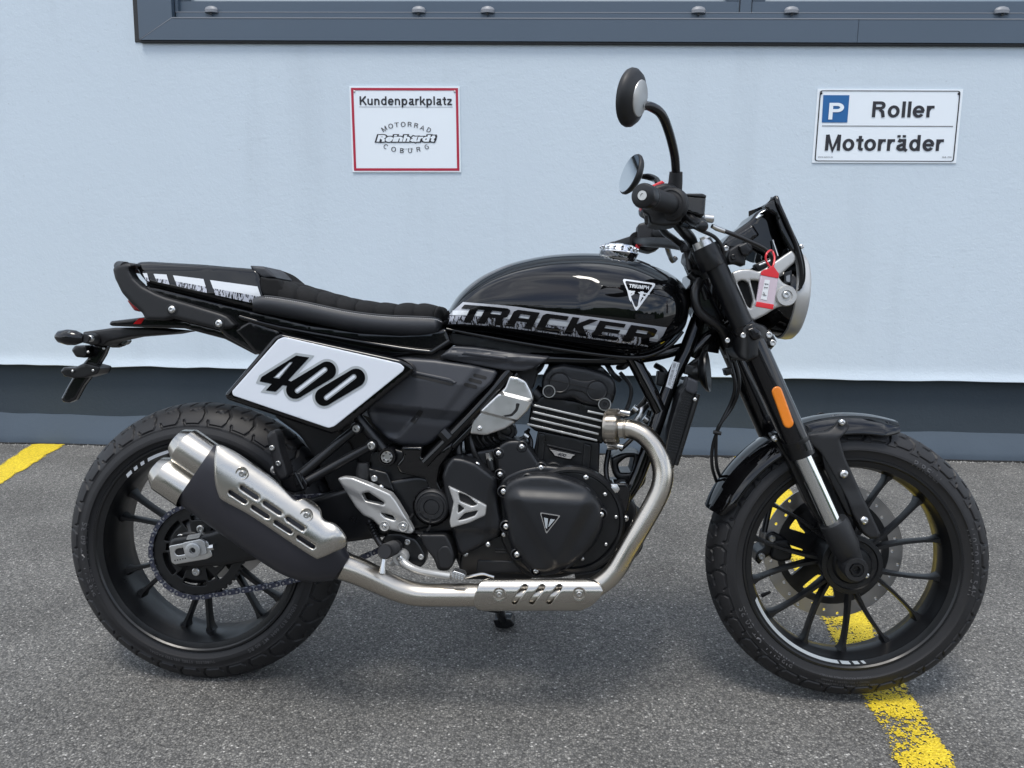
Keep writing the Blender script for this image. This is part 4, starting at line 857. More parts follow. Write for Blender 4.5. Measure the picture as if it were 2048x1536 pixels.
# cooling fins: dark plates with machined bright edges
fins = [((1068, 811), (1204, 842.5)), ((1066, 824), (1201, 855.5)), ((1062, 836.5), (1197, 868.5)), ((1055, 848.5), (1194, 881)), ((1176, 823), (1208.5, 829.5))]
for (x0, y0), (x1, y1) in fins:
    a, b = np.array((x0, y0)), np.array((x1, y1)); u = (b - a) / np.linalg.norm(b - a); n_ = np.array((-u[1], u[0]))
    shell('cooling_fin', rnd([tuple(a - n_ * 1.6), tuple(b - n_ * 1.6), tuple(b + n_ * 2.2), tuple(a + n_ * 2.2)], 1), .0925, .03, M['satin'], eng, er=.8, ed=.0006, step=10)
    shell('fin_edge', capsule(tuple(a + u), tuple(b - u), 2.0, 5), .0940, .0922, M['alu'], eng, er=.8, ed=.0005, step=12)
for x, y in ((1092, 829), (1130, 838), (1163, 846)): shell('fin_web', [(x - 2, y - 14), (x + 2, y - 13), (x - 3, y + 32), (x - 7, y + 31)], .084, .06, M['satin'], eng, step=12)
# badge on the barrel
bg_ = [(1096, 897), (1101, 896), (1152, 907), (1153, 911), (1147, 914), (1143, 920), (1137, 920), (1108, 913), (1103, 906)]
shell('badge_rim', rnd(bg_, 2, 2), .0835, .076, M['dblack'], eng, er=1.5, ed=.001, step=6)
shell('badge', [(1099.5, 898.5), (1150, 909.5), (1145, 912.5), (1141.5, 917.5), (1137, 917.5), (1110, 911), (1105.5, 904.5)], .0842, .0832, M['chrome'], eng, step=20)
textpx('badge_number', '400', (1114, 910.5), (1132, 914.5), 6.0, .0848, M['signk'], eng, BODY, bold=.03, shear=.3)
lathe('timing_plug', [(-.03, .018), (0, .018), (.002, .016), (-.002, .0145), (-.001, .011), (.003, .009), (.003, .002), (.006, .0015), (.006, 0)], P(1107, 942, .09), (0, -1, 0), M['plastic'], eng, n=36)
# crankcase covers
up = rnd([(993, 905), (999, 890), (1016, 881), (1038, 880), (1054, 890), (1066, 908), (1078, 926), (1094, 935), (1096, 946), (1080, 956), (1040, 960), (1010, 975), (1000, 965), (996, 935)], 7)
tcv = shell('timing_cover', up, .116, .05, M['cover'], eng, er=7, ed=.006, step=7)
cl = rnd([(1003, 978), (1010, 964), (1028, 953), (1056, 946), (1085, 945), (1113, 948), (1145, 957), (1172, 969), (1192, 988), (1205, 1010), (1210, 1030), (1204, 1062), (1190, 1088), (1168, 1112), (1142, 1134), (1110, 1148), (1087, 1152), (1064, 1147), (1048, 1130), (1034, 1108), (1022, 1094), (1015, 1070), (1012, 1040), (1004, 1006)], 8)
cen = np.array((1102, 1032.))
tri = [np.array(q, float) for q in ((1038, 998), (1168, 1006), (1110, 1118))]
def clut(x, y):
    p = np.stack([x, y], -1); d, i = sdist(p, [np.array(tri)]); sd = np.where(i, d, -d); k = np.clip((sd + 26) / 30, 0, 1); k = k * k * (3 - 2 * k)
    return .150 + .011 * k + .010 * np.clip(1 - ((x - 1102) ** 2 + (y - 1040) ** 2) / 118 ** 2, 0, 1)
shell('cover_flange', rnd([(996, 970), (1010, 952), (1040, 938), (1085, 930), (1150, 938), (1200, 955), (1238, 990), (1252, 1030), (1244, 1070), (1215, 1110), (1180, 1138), (1120, 1156), (1062, 1156), (1025, 1125), (1000, 1075)], 14), .118, .05, M['satin'], eng, er=8, ed=.006, step=8)
lathe('alternator_rim', [(-.02, .108), (.0, .108), (.006, .103), (.006, .098), (.002, .096)], P(1142, 1040, .118), (0, -1, 0), M['satin'], eng, n=72)
cc = shell('clutch_cover', cl, clut, .08, M['cover'], eng, er=13, ed=.020, step=6)
e3 = rnd([(1080, 1026), (1122, 1032), (1119, 1038), (1094, 1068), (1090, 1067), (1079, 1030)], 2, 3)
shell('badge_rim', rnd([(1079.5, 1024.5), (1121.5, 1031), (1092.5, 1068.5)], 4, 4), lambda x, y: clut(x, y) + .0014, lambda x, y: clut(x, y) - .001, M['chrome'], cc, holes=[rnd([(1082, 1026.8), (1118, 1032.5), (1092.8, 1064.5)], 4, 4)], step=5)
shell('badge', rnd([(1081.5, 1026.3), (1118.5, 1032.2), (1092.7, 1065)], 4, 4), lambda x, y: clut(x, y) + .0008, lambda x, y: clut(x, y) - .001, M['dblack'], cc, step=6)
for pp in ([(1088, 1035), (1096, 1037), (1094, 1058), (1091, 1055)], [(1101, 1038), (1110, 1039), (1098, 1053), (1096, 1054)]): shell('badge_mark', pp, lambda x, y: clut(x, y) + .0012, None, M['outl'], cc, step=9)
for x, y in ((1055, 959), (1113, 967), (1169, 986), (1007, 983), (1202, 1029), (1166, 1090), (1034, 1109), (1122, 1129), (1072, 1142), (1012, 1053)):
    lathe('bolt_well', [(-.02, .0125), (.0, .0125), (.0015, .0105), (-.001, .0092), (-.004, .0085)], P(x, y, .1465), (0, -1, 0), M['cover'], cc, n=24)
    bolt(x, y, .1475, 5.8, cc)
for x, y in ((1043.5, 893.5), (997, 906.5), (1000, 949), (1082, 935.5)):
    lathe('bolt_well', [(-.02, .0115), (.0, .0115), (.0012, .0100), (-.001, .0085)], P(x, y, .116), (0, -1, 0), M['cover'], tcv, n=24); bolt(x, y, .117, 5.6, tcv)
for x, y, r in ((1172, 955, 5.6), (1210, 989, 4.2), (1232, 1034, 3.8), (1212, 1089, 3.8), (1165, 1118, 3.8), (1008, 1069, 5.0)): bolt(x, y, .122, r, eng)
lo = rnd([(905, 914), (925, 916), (951, 925), (992, 955), (996, 1004), (1004, 1049), (998, 1072), (960, 1094), (925, 1112), (917, 1103), (904, 1055), (893, 1000), (884, 952), (893, 928)], 6)
def spk(x, y):       # stepped face of the sprocket cover
    lower = np.clip((y - 1058) / 9, 0, 1); right = np.clip((x - 972 + (y - 1000) * .10) / 16, 0, 1); return .142 - .007 * lower - .008 * right
spc = shell('sprocket_cover', lo, spk, .07, M['cover'], eng, er=8, ed=.010, step=6)
ins = rnd([(896, 971), (930, 987), (974, 1011), (971, 1031), (938, 1046), (902, 1056), (899, 1044), (907, 1004)], 3)
ih = [rnd([(917, 985), (935, 991), (955, 1009), (944, 1012), (920, 1002)], 3, 2), rnd([(917, 1008), (929, 1017), (916, 1026)], 3, 2), rnd([(915, 1041), (930, 1026), (956, 1021), (950, 1031), (930, 1038)], 3, 2)]
shell('vent_floor', ins, .1435, .141, M['dark'], spc, step=9)
shell('vent_insert', ins, .150, .1435, M['silverp'], spc, holes=ih, er=3.0, ed=.004, step=5)
for x, y in ((954, 929), (976, 1089), (931, 1108)): bolt(x, y, .126, 5.4, spc)
shell('lower_crankcase', rnd([(925, 1085), (1005, 1070), (1040, 1110), (1070, 1150), (1060, 1160), (915, 1158)], 6), .10, -.08, M['satin'], eng, er=4, ed=.004)
shell('crankcase_panel', rnd([(955, 1120), (1030, 1122), (1045, 1145), (952, 1147)], 4), .103, .098, M['plastic'], eng, er=3, ed=.002)
for y in (1098, 1104): tubepx('case_rib', [(990, y, .101), (1024, y + 1, .101)], .0016, M['satin'], eng, sm=1)
tubepx('lambda_sensor', [(943, 1152, .09), (948, 1132, .09), (952, 1115, .09), (955, 1104, .09)], [.007, .007, .0045, .003], M['zinc'], eng, sm=1, n=10)
# front mount and radiator corner
fm = shell('engine_mount', rnd([(1216, 975), (1225, 966), (1255, 966), (1262, 985), (1256, 1020), (1246, 1040), (1236, 1010), (1220, 990)], 5), .115, .07, M['glossp'], eng, er=5, ed=.005, step=6)
bolt(1228, 978, .118, 8.5, fm, kind='hex', m=M['alu']); bolt(1251, 1037, .11, 6.4, fm)
shell('coolant_pump', rnd([(1222, 915), (1245, 905), (1275, 905), (1292, 925), (1292, 965), (1268, 990), (1225, 950)], 10), .06, -.02, M['satin'], eng, er=6, ed=.008, holes=[rnd([(1236, 928), (1252, 915), (1268, 914), (1262, 945), (1240, 945)], 4, 2)])
shell('pump_glass', rnd([(1272, 920), (1286, 930), (1288, 950), (1268, 978), (1264, 955)], 6), .064, .05, M['gloss'], eng, er=4, ed=.006)
tubepx('oil_hose', [(1218, 900, .03), (1212, 935, .04), (1216, 965, .05), (1226, 985, .05)], .0055, M['hose'], eng)
tubepx('oil_hose', [(1150, 1150, .06), (1215, 1135, .06), (1255, 1090, .05), (1275, 1030, .03)], .011, M['hose'], eng)
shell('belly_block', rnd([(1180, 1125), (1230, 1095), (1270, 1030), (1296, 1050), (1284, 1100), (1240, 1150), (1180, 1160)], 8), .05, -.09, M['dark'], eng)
# throttle body and intake clutter
tb = shell('throttle_body', rnd([(925, 850), (980, 840), (1020, 850), (1030, 880), (1000, 890), (975, 905), (930, 905)], 6), .06, -.05, M['dark'], eng, er=4, ed=.005)
lathe('throttle_wheel', [(-.02, .02), (0, .02), (.002, .018), (.002, .012), (-.002, .010), (0, 0)], P(1012, 862, .075), (0, -1, 0), M['satin'], eng, n=28)
tubepx('breather_hose', [(935, 850, .08), (945, 895, .09), (958, 920, .085), (975, 935, .08)], .006, M['hose'], eng)
tubepx('breather_hose', [(918, 875, .07), (916, 900, .08), (922, 930, .08)], .009, M['hose'], eng)
tubepx('temperature_sensor', [(978, 908, .10), (981, 925, .10), (984, 940, .10)], [.006, .009, .009], M['satin'], eng, sm=1); tubepx('sensor_collar', [(978, 905, .101), (980.5, 921, .101)], .0075, M['zinc'], eng, sm=1, n=6)
for k in range(7): a = 940 + k * 11; tubepx('wire', [(a, 840 + 6 * (k % 3), .05), (a - 8, 872 + 4 * (k % 2), .075), (a + 6, 900 - 3 * k, .07)], .0022 + .001 * (k % 2), M['hose'], eng, n=6)
for pts, r_, m_ in (([(1240, 745, .04), (1262, 775, .05), (1256, 812, .05), (1240, 835, .05)], .004, 'hose'), ([(1284, 735, .03), (1300, 760, .04), (1290, 800, .045), (1262, 826, .05), (1232, 836, .06)], .0055, 'hose'),
    ([(1310, 730, .02), (1330, 745, .03), (1336, 780, .03)], .006, 'satin'), ([(1240, 900, .05), (1262, 880, .04), (1290, 850, .03), (1300, 820, .03)], .0045, 'hose'),
    ([(1395, 720, .03), (1384, 740, .04), (1380, 760, .045)], .006, 'hose'), ([(1060, 752, .06), (1078, 740, .06), (1086, 726, .05)], .005, 'hose'), ([(1052, 862, .05), (1062, 884, .06), (1058, 910, .065)], .005, 'hose'), ([(1000, 868, .075), (1030, 880, .08), (1050, 872, .07), (1058, 858, .06)], .0035, 'hose')):
    tubepx('hose', pts, r_, M[m_], eng, n=8)
for x, y, l in ((1270, 818, .06), (1292, 838, .055), (1345, 752, .05), (1052, 872, .07)): tubepx('hose_clamp', [(x - 4, y - 3, l), (x + 4, y + 3, l)], .0075, M['zinc'], eng, sm=1, n=12)
tubepx('coolant_pipe', [(1268, 846, .05), (1278, 832, .05), (1284, 818, .045), (1300, 800, .03)], [.006, .0065, .0085, .0085], M['alu'], eng, n=12)
shell('coil', rnd([(1316, 742), (1334, 746), (1330, 775), (1312, 770)], 3), .05, .02, M['plastic'], eng, er=3, ed=.004, step=6); shell('regulator', rnd([(1372, 728), (1392, 732), (1386, 752), (1368, 748)], 2), .07, .04, M['satin'], eng, er=2, ed=.003, step=6)
# fuel-injection cover in brushed silver
tc_ = rnd([(1019, 752), (1036, 754), (1052, 762), (1063, 784), (1067, 800), (1055, 822), (1035, 842), (1010, 858), (972, 871), (940, 868), (943, 845), (962, 820), (985, 798), (1010, 775)], 4)
def tcl(x, y):
    x = np.asarray(x, float); y = np.asarray(y, float)
    k = (y - 772) * .97 + (x - 1019) * -.25; a = np.clip((k - 14) / 7, 0, 1); b_ = np.clip((k - 62) / 5, 0, 1); return .118 + .010 * a - .012 * b_
def kline(k): return [(930, 772 + (k + .25 * (930 - 1019)) / .97), (1080, 772 + (k + .25 * (1080 - 1019)) / .97)]
ic = shell('intake_cover', tc_, tcl, .08, M['alu'], bike, er=4, ed=.004, step=5, lines=[kline(k) for k in (14, 21, 62, 67)])
shell('cover_slot', rnd([(1032, 806), (1040, 807), (1035, 822), (1024, 833), (1004, 834), (1006, 831), (1022, 828), (1031, 818)], 3, 3), lambda x, y: tcl(x, y) + .0006, None, M['dark'], ic, step=6)
bolt(959, 857, .119, 5.4, ic)
tubepx('intake_pipe', [(1066, 785, .05), (1080, 795, .05)], .02, M['satin'], eng, sm=1)

# ------------------------------------------------------------------ exhaust
ex = tubepx('exhaust', [(1238, 857, .095), (1262, 858, .100), (1285, 868, .108), (1306, 889, .116), (1320, 916, .124), (1326, 945, .130), (1322, 975, .135), (1309, 1005, .139), (1291, 1037, .143), (1270, 1073, .147), (1250, 1108, .150), (1230, 1141, .153), (1205, 1165, .155), (1172, 1182, .158), (1120, 1189, .162), (1040, 1190, .166), (960, 1190, .170), (880, 1190, .174), (832, 1188, .177), (795, 1178, .181), (755, 1160, .186), (715, 1142, .191), (683, 1131, .195)],
     [.0195, .0195, .0198, .0202, .0205, .0205, .0202, .0200, .0200, .0200, .0200, .0200, .0200, .0205, .0215, .0215, .0220, .0225, .0232, .0240, .0252, .0265, .0272], M['steelp'], bike, n=32, sm=6)
col = part_empty('exhaust_collar')
cx0 = P(1240, 857, .095); dx = (P(1262, 858, .1) - cx0).normalized()
lathe('ring', [(-.018, .019), (-.018, .033), (.004, .036), (.008, .033), (.010, .022), (.010, .019)], P(1228, 855, .092), dx, M['bronze'], col, n=40)
for k in range(14):
    a = 2 * math.pi * k / 14; u = dx.orthogonal().normalized(); v = dx.cross(u); e = u * math.cos(a) + v * math.sin(a); c_ = P(1226, 855, .092) + e * .0355
    box('cooling_tooth', (0, 0, 0), (.022, .006, .009), M['bronze'], col, bev=.0015, rot=Matrix.Translation(c_) @ Matrix((dx, e, dx.cross(e))).transposed().to_4x4())
for q in ((1252, 826), (1238, 893)): tubepx('clamp_bolt', [(q[0] - 12, q[1] - 3, .098), (q[0] + 7, q[1] + 1, .098)], [.0045, .0065], M['zinc'], col, sm=1, n=10); tubepx('clamp_strap', [(q[0] - 22, q[1] + 2, .09), (q[0] - 8, q[1], .094), (q[0] - 2, q[1] + 3, .094)], .006, M['bronze'], col, sm=2, n=8)
lathe('weld_ring', [(-.002, .0195), (-.001, .0208), (.002, .0208), (.003, .0195)], P(1250, 857, .098), dx, M['bronze'], col, n=36)
# lower heat guard, a curved sheet round the pipe
def grd(x, y): return .166 + np.sqrt(np.clip(.034 ** 2 - ((y - 1189.5) * .00093) ** 2, 1e-5, None)) * 1.0 + (1010 - x) * .00004
gp = rnd([(960, 1163), (972, 1158), (1172, 1157), (1190, 1161), (1201, 1169), (1207, 1183), (1200, 1196), (1183, 1212), (1162, 1222), (965, 1222), (953, 1218), (947, 1208), (950, 1185)], 4, 3)
gs = [capsule((1050 + 34.5 * k, 1174), (1029 + 34.5 * k, 1204), 5.4, 5) for k in range(3)]
hg = shell('lower_heat_guard', gp, grd, lambda x, y: grd(x, y) - .004, M['steel'], bike, holes=gs, er=3, ed=.002, step=5)
for x, y in ((998.5, 1189), (1158.5, 1188)):
    lathe('bolt_dish', [(0, .0135), (.0016, .0128), (.0012, .0105), (-.0022, .009), (-.0022, 0)], P(x, y, float(grd(x, y)) + .0008), (0, -1, 0), M['steel'], hg, n=32); bolt(x, y, float(grd(x, y)) - .0005, 4.8, hg, kind='cap')
sweep('guard_clip', [P(a, b, .165) for a, b in ((930, 1155), (955, 1149), (968, 1148), (978, 1151), (988, 1154))], .0028, M['zinc'], ex, sm=3, n=8)
# silencer
U_ = np.array((.8250, .5651)); N_ = np.array((.5651, -.8250))
secs = [(391, 945, 70, .052), (395, 948, 70.5, .053), (450, 986, 72, .054), (530, 1041, 73, .055), (594, 1085, 71, .054), (630, 1108, 63, .050), (655, 1122, 51, .043), (672, 1131, 38, .035), (683, 1136, 30, .028)]
s_c = [float((np.array(q[:2]) - np.array((391, 945.))) @ U_) for q in secs]
sx = np.linspace(0, s_c[-1], 40); dn = dense([(a, *q) for a, q in zip(s_c, secs)], 12)
def S_at(s): return [np.interp(s, dn[:, 0], dn[:, i]) for i in (1, 2, 3, 4)]
SLL = .205; SP = 2.5
def s_xy(s, v): cx, cy, hh, hd_ = S_at(s); return cx + N_[0] * hh * v, cy + N_[1] * hh * v
V = []; K = 40
for s in sx:
    cx, cy, hh, hdp = S_at(s)
    for k in range(K):
        a = 2 * math.pi * k / K; cv = math.copysign(abs(math.cos(a)) ** (2 / SP), math.cos(a)); sv = math.copysign(abs(math.sin(a)) ** (2 / SP), math.sin(a))
        V.append(P(cx + N_[0] * hh * cv, cy + N_[1] * hh * cv, SLL + hdp * sv))
Fc = [[i * K + j, i * K + (j + 1) % K, (i + 1) * K + (j + 1) % K, (i + 1) * K + j] for i in range(len(sx) - 1) for j in range(K)] + [list(range(K))[::-1], [(len(sx) - 1) * K + j for j in range(K)]]
sil = mk('silencer', V, Fc, mat('silencer_coating', (.020, .020, .026), .42, rv=.04, vs=20, bump=.2, bs=900, bd=.0002), bike, ang=40)
def sil_l(x, y):
    p = np.stack([x, y], -1) - np.array((391, 945.)); s = np.clip(p @ U_, 0, s_c[-1]); cx, cy, hh, hdp = [np.interp(s, dn[:, 0], dn[:, i]) for i in (1, 2, 3, 4)]
    v = ((x - cx) * N_[0] + (y - cy) * N_[1]) / hh; v = np.clip(np.abs(v), 0, .93); return SLL + hdp * (1 - v ** SP) ** (1 / SP)
hp = dense([(438, 889), (470, 903), (510, 930), (550, 959), (578, 988), (592, 1000), (606, 996), (621, 1000), (640, 1016), (647, 1038), (668, 1046), (684, 1060), (694, 1078), (690, 1093), (668, 1104), (640, 1116), (628, 1114), (590, 1090), (540, 1056), (490, 1024), (447, 1001), (437, 988), (430, 960), (429, 925), (432, 900)], 4, closed=True)
def hpl(x, y):
    p = np.stack([x, y], -1) - np.array((391, 945.)); s = p @ U_; n_ = p @ N_; b_ = np.exp(-((s - 318) / 34) ** 2) * .008; v = np.clip(np.abs(n_ + 2) / 88, 0, .965)
    return SLL + .011 + .052 * (1 - v ** 2.3) ** (1 / 2.3) + b_ * np.clip(n_ / 60, 0, 1) - .026 * np.clip((s - 290) / 60, 0, 1.2) ** 1.6
hs_ = []
for k in range(3): hs_.append(capsule((484 + 46 * k, 975 + 31 * k), (514 + 46 * k, 995 + 31 * k), 4.2, 4))
for k in range(4): hs_.append(capsule((461 + 45.5 * k, 984 + 30 * k), (490 + 45.5 * k, 1003 + 30 * k), 4.2, 4))
hs = shell('silencer_heat_shield', [tuple(q) for q in hp], hpl, lambda x, y: hpl(x, y) - .003, M['steel'], bike, holes=hs_, er=4, ed=.004, step=6)
for x, y in ((484, 947), (613, 1030)):
    l_ = float(hpl(np.array([x]), np.array([y]))[0]); lathe('bolt_dish', [(0, .0125), (.0022, .0118), (.0016, .0098), (-.001, .0085), (-.001, 0)], P(x, y, l_ + .0005), (0, -1, .12), M['steel'], hs, n=32); bolt(x, y, l_ + .001, 6.0, hs, kind='cap')
# twin tail barrels
def barrel(cx, cy, rr, L1, l):
    c0 = P(cx + U_[0] * 14, cy + U_[1] * 14, l); c1 = P(cx - U_[0] * L1, cy - U_[1] * L1, l); D = (c1 - c0); Lm = D.length; k = scale_at(cx, cy, l); r = rr * k
    return lathe('tail_barrel', [(0, r * 1.0), (Lm * .72, r * 1.0), (Lm * .76, r * .985), (Lm * .98, r * .70), (Lm * 1.0, r * .66), (Lm * .98, r * .60), (Lm * .6, r * .58), (Lm * .6, 0)], c0, D, M['steel'], sil, n=48, ang=14)
barrel(409, 918, 38, 66, SLL + .006); barrel(369, 973, 38, 66, SLL + .004)
tubepx('pipe_clamp', [(688, 1133, .194), (680, 1129, .195)], [.0285, .0285], M['satin'], sil, sm=1, n=32)

# ------------------------------------------------------------------ foot controls
hgp = rnd([(675, 957), (688, 953), (705, 955), (745, 971), (782, 988), (794, 1004), (812, 1034), (828, 1061), (824, 1067), (809, 1066), (790, 1062), (765, 1057), (752, 1046), (744, 1038), (727, 1031), (712, 1015), (693, 985)], 4)
hgo = [rnd([(723, 987), (737, 984), (769, 1005), (766, 1010), (748, 1006), (731, 1002)], 3, 2), rnd([(761, 1025), (786, 1031), (790, 1039), (788, 1040), (770, 1034)], 3, 2), rnd([(738, 1007), (762, 1014), (758, 1019), (744, 1014)], 3, 2)]
hgu = shell('heel_guard', hgp, lambda x, y: .158 - .010 * np.clip((735 - x) / 60, 0, 1) - .006 * np.clip(((y - 955) - (x - 675) * .55 - 8) / 12, 0, 1), .148 - .012, M['silverp'], bike, holes=hgo[:2], er=4.5, ed=.005, step=5)
for x, y in ((769, 1052), (806, 1053)): lathe('bolt_dish', [(0, .0105), (.0015, .0095), (-.001, .008), (-.001, 0)], P(x, y, .155), (0, -1, 0), M['silverp'], hgu, n=28); bolt(x, y, .155, 4.6, hgu)
hb = shell('footrest_bracket', rnd([(776, 1066), (800, 1066), (832, 1078), (842, 1092), (852, 1112), (850, 1128), (836, 1137), (822, 1132), (806, 1112), (780, 1098), (762, 1082)], 6), .134, .10, M['satin'], bike, er=5, ed=.005, step=6)
for x, y in ((815, 1084), (842, 1114)): bolt(x, y, .136, 5.6, hb, kind='cap')
shell('upper_bracket', rnd([(735, 935), (775, 945), (790, 985), (760, 975), (740, 965)], 5), .128, .10, M['satin'], hb, er=4, ed=.004); bolt(749, 957, .130, 6.2, hb, kind='cap'); bolt(762, 975, .130, 5.5, hb)
tubepx('brake_cylinder', [(727, 925, .12), (727, 940, .12), (727, 975, .115)], [.012, .015, .015], M['plastic'], hb, sm=1, n=20)
tubepx('brake_rod', [(738, 1040, .12), (750, 1070, .125), (762, 1090, .13)], .0065, M['hose'], hb, sm=3)
for k in range(6): lathe('bellows_ring', [(-.002, .006), (0, .0095), (.002, .006)], P(741 + 2.6 * k, 1046 + 5.5 * k, .124), P(760, 1090, .13) - P(738, 1040, .12), M['hose'], hb, n=16)
peg = sweep('footrest', [P(794, 1092, .145), P(784, 1097, .17), P(770, 1103, .235), P(769, 1103.5, .24)], [.012, .0125, .0145, .012], M['rubber'], bike, sm=1, n=20)
for k in range(7): lathe('tread_ring', [(-.002, .0125), (-.001, .0148), (.001, .0148), (.002, .0125)], P(786, 1096, .165).lerp(P(771, 1102.5, .232), k / 6), P(770, 1103, .235) - P(784, 1097, .17), M['rubber'], peg, n=20)
tubepx('peg_feeler', [(768, 1118, .232), (766, 1132, .236), (765, 1146, .238), (765, 1149, .238)], [.0045, .0050, .0062, .004], M['alu'], peg, sm=1)
pd = tubepx('brake_pedal', [(801, 1114, .150), (808, 1126, .154), (824, 1136, .162), (845, 1143, .172), (875, 1148, .186), (902, 1152, .196)], [.010, .0095, .0078, .0072, .0068, .0066], M['silverp'], bike, n=12, sm=4)
lathe('pedal_pivot', [(-.02, .0155), (0, .0155), (.003, .0135), (.003, .007), (0, .006), (0, 0)], P(800, 1117, .155), (0, -1, 0), M['silverp'], pd, n=28); bolt(800, 1117, .158, 6, pd)
tubepx('pedal_spring', [(782, 1128, .14), (790, 1124, .145), (800, 1120, .148)], .006, M['silverp'], pd, sm=1)
tip = shell('pedal_tip', rnd([(903, 1146), (908, 1141), (929, 1148), (931, 1154), (926, 1161), (904, 1156), (900, 1152)], 2, 2), .206, .185, M['alu'], pd, er=2, ed=.002, step=5)
for i in range(4):
    for j in range(3): x, y = 907 + 6 * i + j * -.6, 1146.5 + 1.6 * i + 4 * j; lathe('pedal_tooth', [(0, .0024), (.0035, .0003), (.0036, 0)], P(x, y, .206), (0, -1, 0), M['alu'], pd, n=4)
# passenger footrest on two stays
stay = tubepx('passenger_footrest_hanger', [(712, 857, .125), (680, 883, .13), (640, 917, .14), (598, 952, .152)], [.0085, .0095, .0095, .0100], M['satin'], bike, n=14)
tubepx('stay', [(742, 891, .125), (700, 914, .13), (650, 942, .14), (607, 966, .152)], [.0085, .0095, .0095, .0100], M['satin'], stay, n=14)
for x, y in ((712.5, 857), (743, 891)): lathe('stay_eye', [(-.03, .0125), (.0, .0125), (.003, .011), (.003, 0)], P(x, y, .128), (0, -1, 0), M['satin'], stay, n=28); bolt(x, y, .132, 7.5, stay, kind='cap')
tubepx('cross_plate', [(715, 835, .11), (735, 860, .11), (768, 900, .11)], .011, M['satin'], stay, sm=2)
hngp = shell('hinge_block', rnd([(560, 958), (572, 948), (592, 945), (604, 948), (616, 968), (612, 980), (590, 986), (572, 982), (562, 972)], 5), .168, .14, M['glossp'], stay, er=4, ed=.005, step=5)
shell('hinge_clip', rnd([(585, 948), (600, 945), (606, 965), (592, 975)], 4), .173, .166, M['satin'], stay, er=2, ed=.002); tubepx('hinge_pin', [(590, 946, .172), (606, 978, .172)], .003, M['satin'], stay, sm=1)
pg = shell('passenger_peg', rnd([(533, 873), (541, 862), (551, 860), (556, 868), (562, 900), (570, 925), (577, 948), (574, 958), (560, 963), (548, 945), (543, 915)], 5), .185, .150, M['rubber'], stay, er=6, ed=.010, step=5)
for x, y in ((544, 896), (556.5, 927)): bolt(x, y, .187, 5.2, stay, kind='cap')
bolt(551, 940, .168, 10, stay, kind='button', m=M['silverp'])
# side stand under the far side
ss = tubepx('side_stand', [(980, 1150, -.10), (990, 1190, -.16), (1006, 1242, -.235)], [.014, .013, .011], M['glossp'], bike, sm=2)
shell('stand_foot', rnd([(985, 1238), (1022, 1236), (1031, 1250), (1015, 1258), (992, 1256)], 6), -.225, -.27, M['glossp'], ss, er=3, ed=.006)
tubepx('stand_lug', [(956, 1215, -.10), (1000, 1222, -.10)], .006, M['satin'], ss, sm=1)
# ------------------------------------------------------------------ fuel tank
ttop = fx([(886, 648), (889, 632), (897, 620), (920, 587), (959, 555), (1012, 530), (1060, 517), (1110, 509), (1170, 506), (1220, 509), (1275, 519), (1328, 541), (1355, 557), (1372, 577), (1381, 600)])
tbot = fx([(886, 650), (893, 658), (930, 668), (985, 674), (1091, 692), (1196, 707), (1255, 713), (1285, 712), (1320, 700), (1352, 677), (1372, 652), (1381, 606)])
TX0, TX1 = 886.2, 1380.6
def tW(x):
    u = np.clip((x - TX0) / (TX1 - TX0), 0, 1)
    back = .098 + .052 * np.clip(u / .55, 0, 1) ** .8; front = np.clip(1 - np.clip((u - .72) / .28, 0, 1) ** 3.2, 0, 1) ** .5
    rear = np.clip(1 - np.clip((.05 - u) / .05, 0, 1) ** 2.2, 0, 1) ** .5
    return back * (.30 + .70 * front) * (.45 + .55 * rear)
knee = rnd([(930, 608), (958, 584), (1000, 563), (1060, 553), (1130, 554), (1182, 563), (1194, 576), (1182, 600), (1166, 628), (1090, 618), (1000, 606)], 14)
kneeA = np.array(knee)
def tank_l(x, y, dent=True):
    x = np.asarray(x, float); y = np.asarray(y, float); t0, b0 = ttop(x), tbot(x); mid = t0 + (b0 - t0) * .56
    t = np.where(y < mid, (mid - y) / (mid - t0 + 1e-6), (y - mid) / (b0 - mid + 1e-6)); t = np.clip(t, 0, 1)
    pt = np.where(y < mid, 2.35, 2.6)
    l = tW(x) * (1 - t ** pt) ** (1 / pt)
    if dent:
        sh = x.shape; p = np.stack([x.ravel(), y.ravel()], -1); d, i = sdist(p, [kneeA]); sd = np.where(i, d, -d); k = np.clip((sd + 10) / 32, 0, 1).reshape(sh); k = k * k * (3 - 2 * k)
        l = l - .0065 * k * (1 - np.clip((y - 566) / 46, 0, 1) * .96)
        # shoulder crease above the knee recess
        cr_ = np.exp(-((y - (t0 + 22 + .02 * np.abs(x - 1150))) / 5.0) ** 2) * np.clip((x - 930) / 60, 0, 1) * np.clip((1300 - x) / 60, 0, 1); l = l + .0004 * cr_
    return l
u = np.linspace(0, math.pi, 150); txs = TX0 + (TX1 - TX0) * (1 - np.cos(u)) / 2; NT = 64
rings = []
for x in txs:
    a = np.linspace(0, math.pi, NT); t0, b0 = float(ttop(x)), float(tbot(x)); mid = t0 + (b0 - t0) * .56
    c = np.cos(a); pt = np.where(c > 0, 2.35, 2.6); tt = np.sign(c) * np.abs(c) ** (2 / pt); yy = np.where(c > 0, mid - tt * (mid - t0), mid - tt * (b0 - mid)); l = tW(x) * np.abs(np.sin(a)) ** (2 / pt)
    l[0] = l[-1] = 0
    dd = tank_l(np.full(NT, x), yy, False) - tank_l(np.full(NT, x), yy, True); l = l - dd * np.clip(np.sin(a) * 3, 0, 1); l[0] = l[-1] = 0
    A = Lw(np.full(NT, x), yy, l, BODY); B_ = A[1:-1].copy(); B_[:, 1] *= -1; rings.append(np.vstack([A, B_[::-1]]))
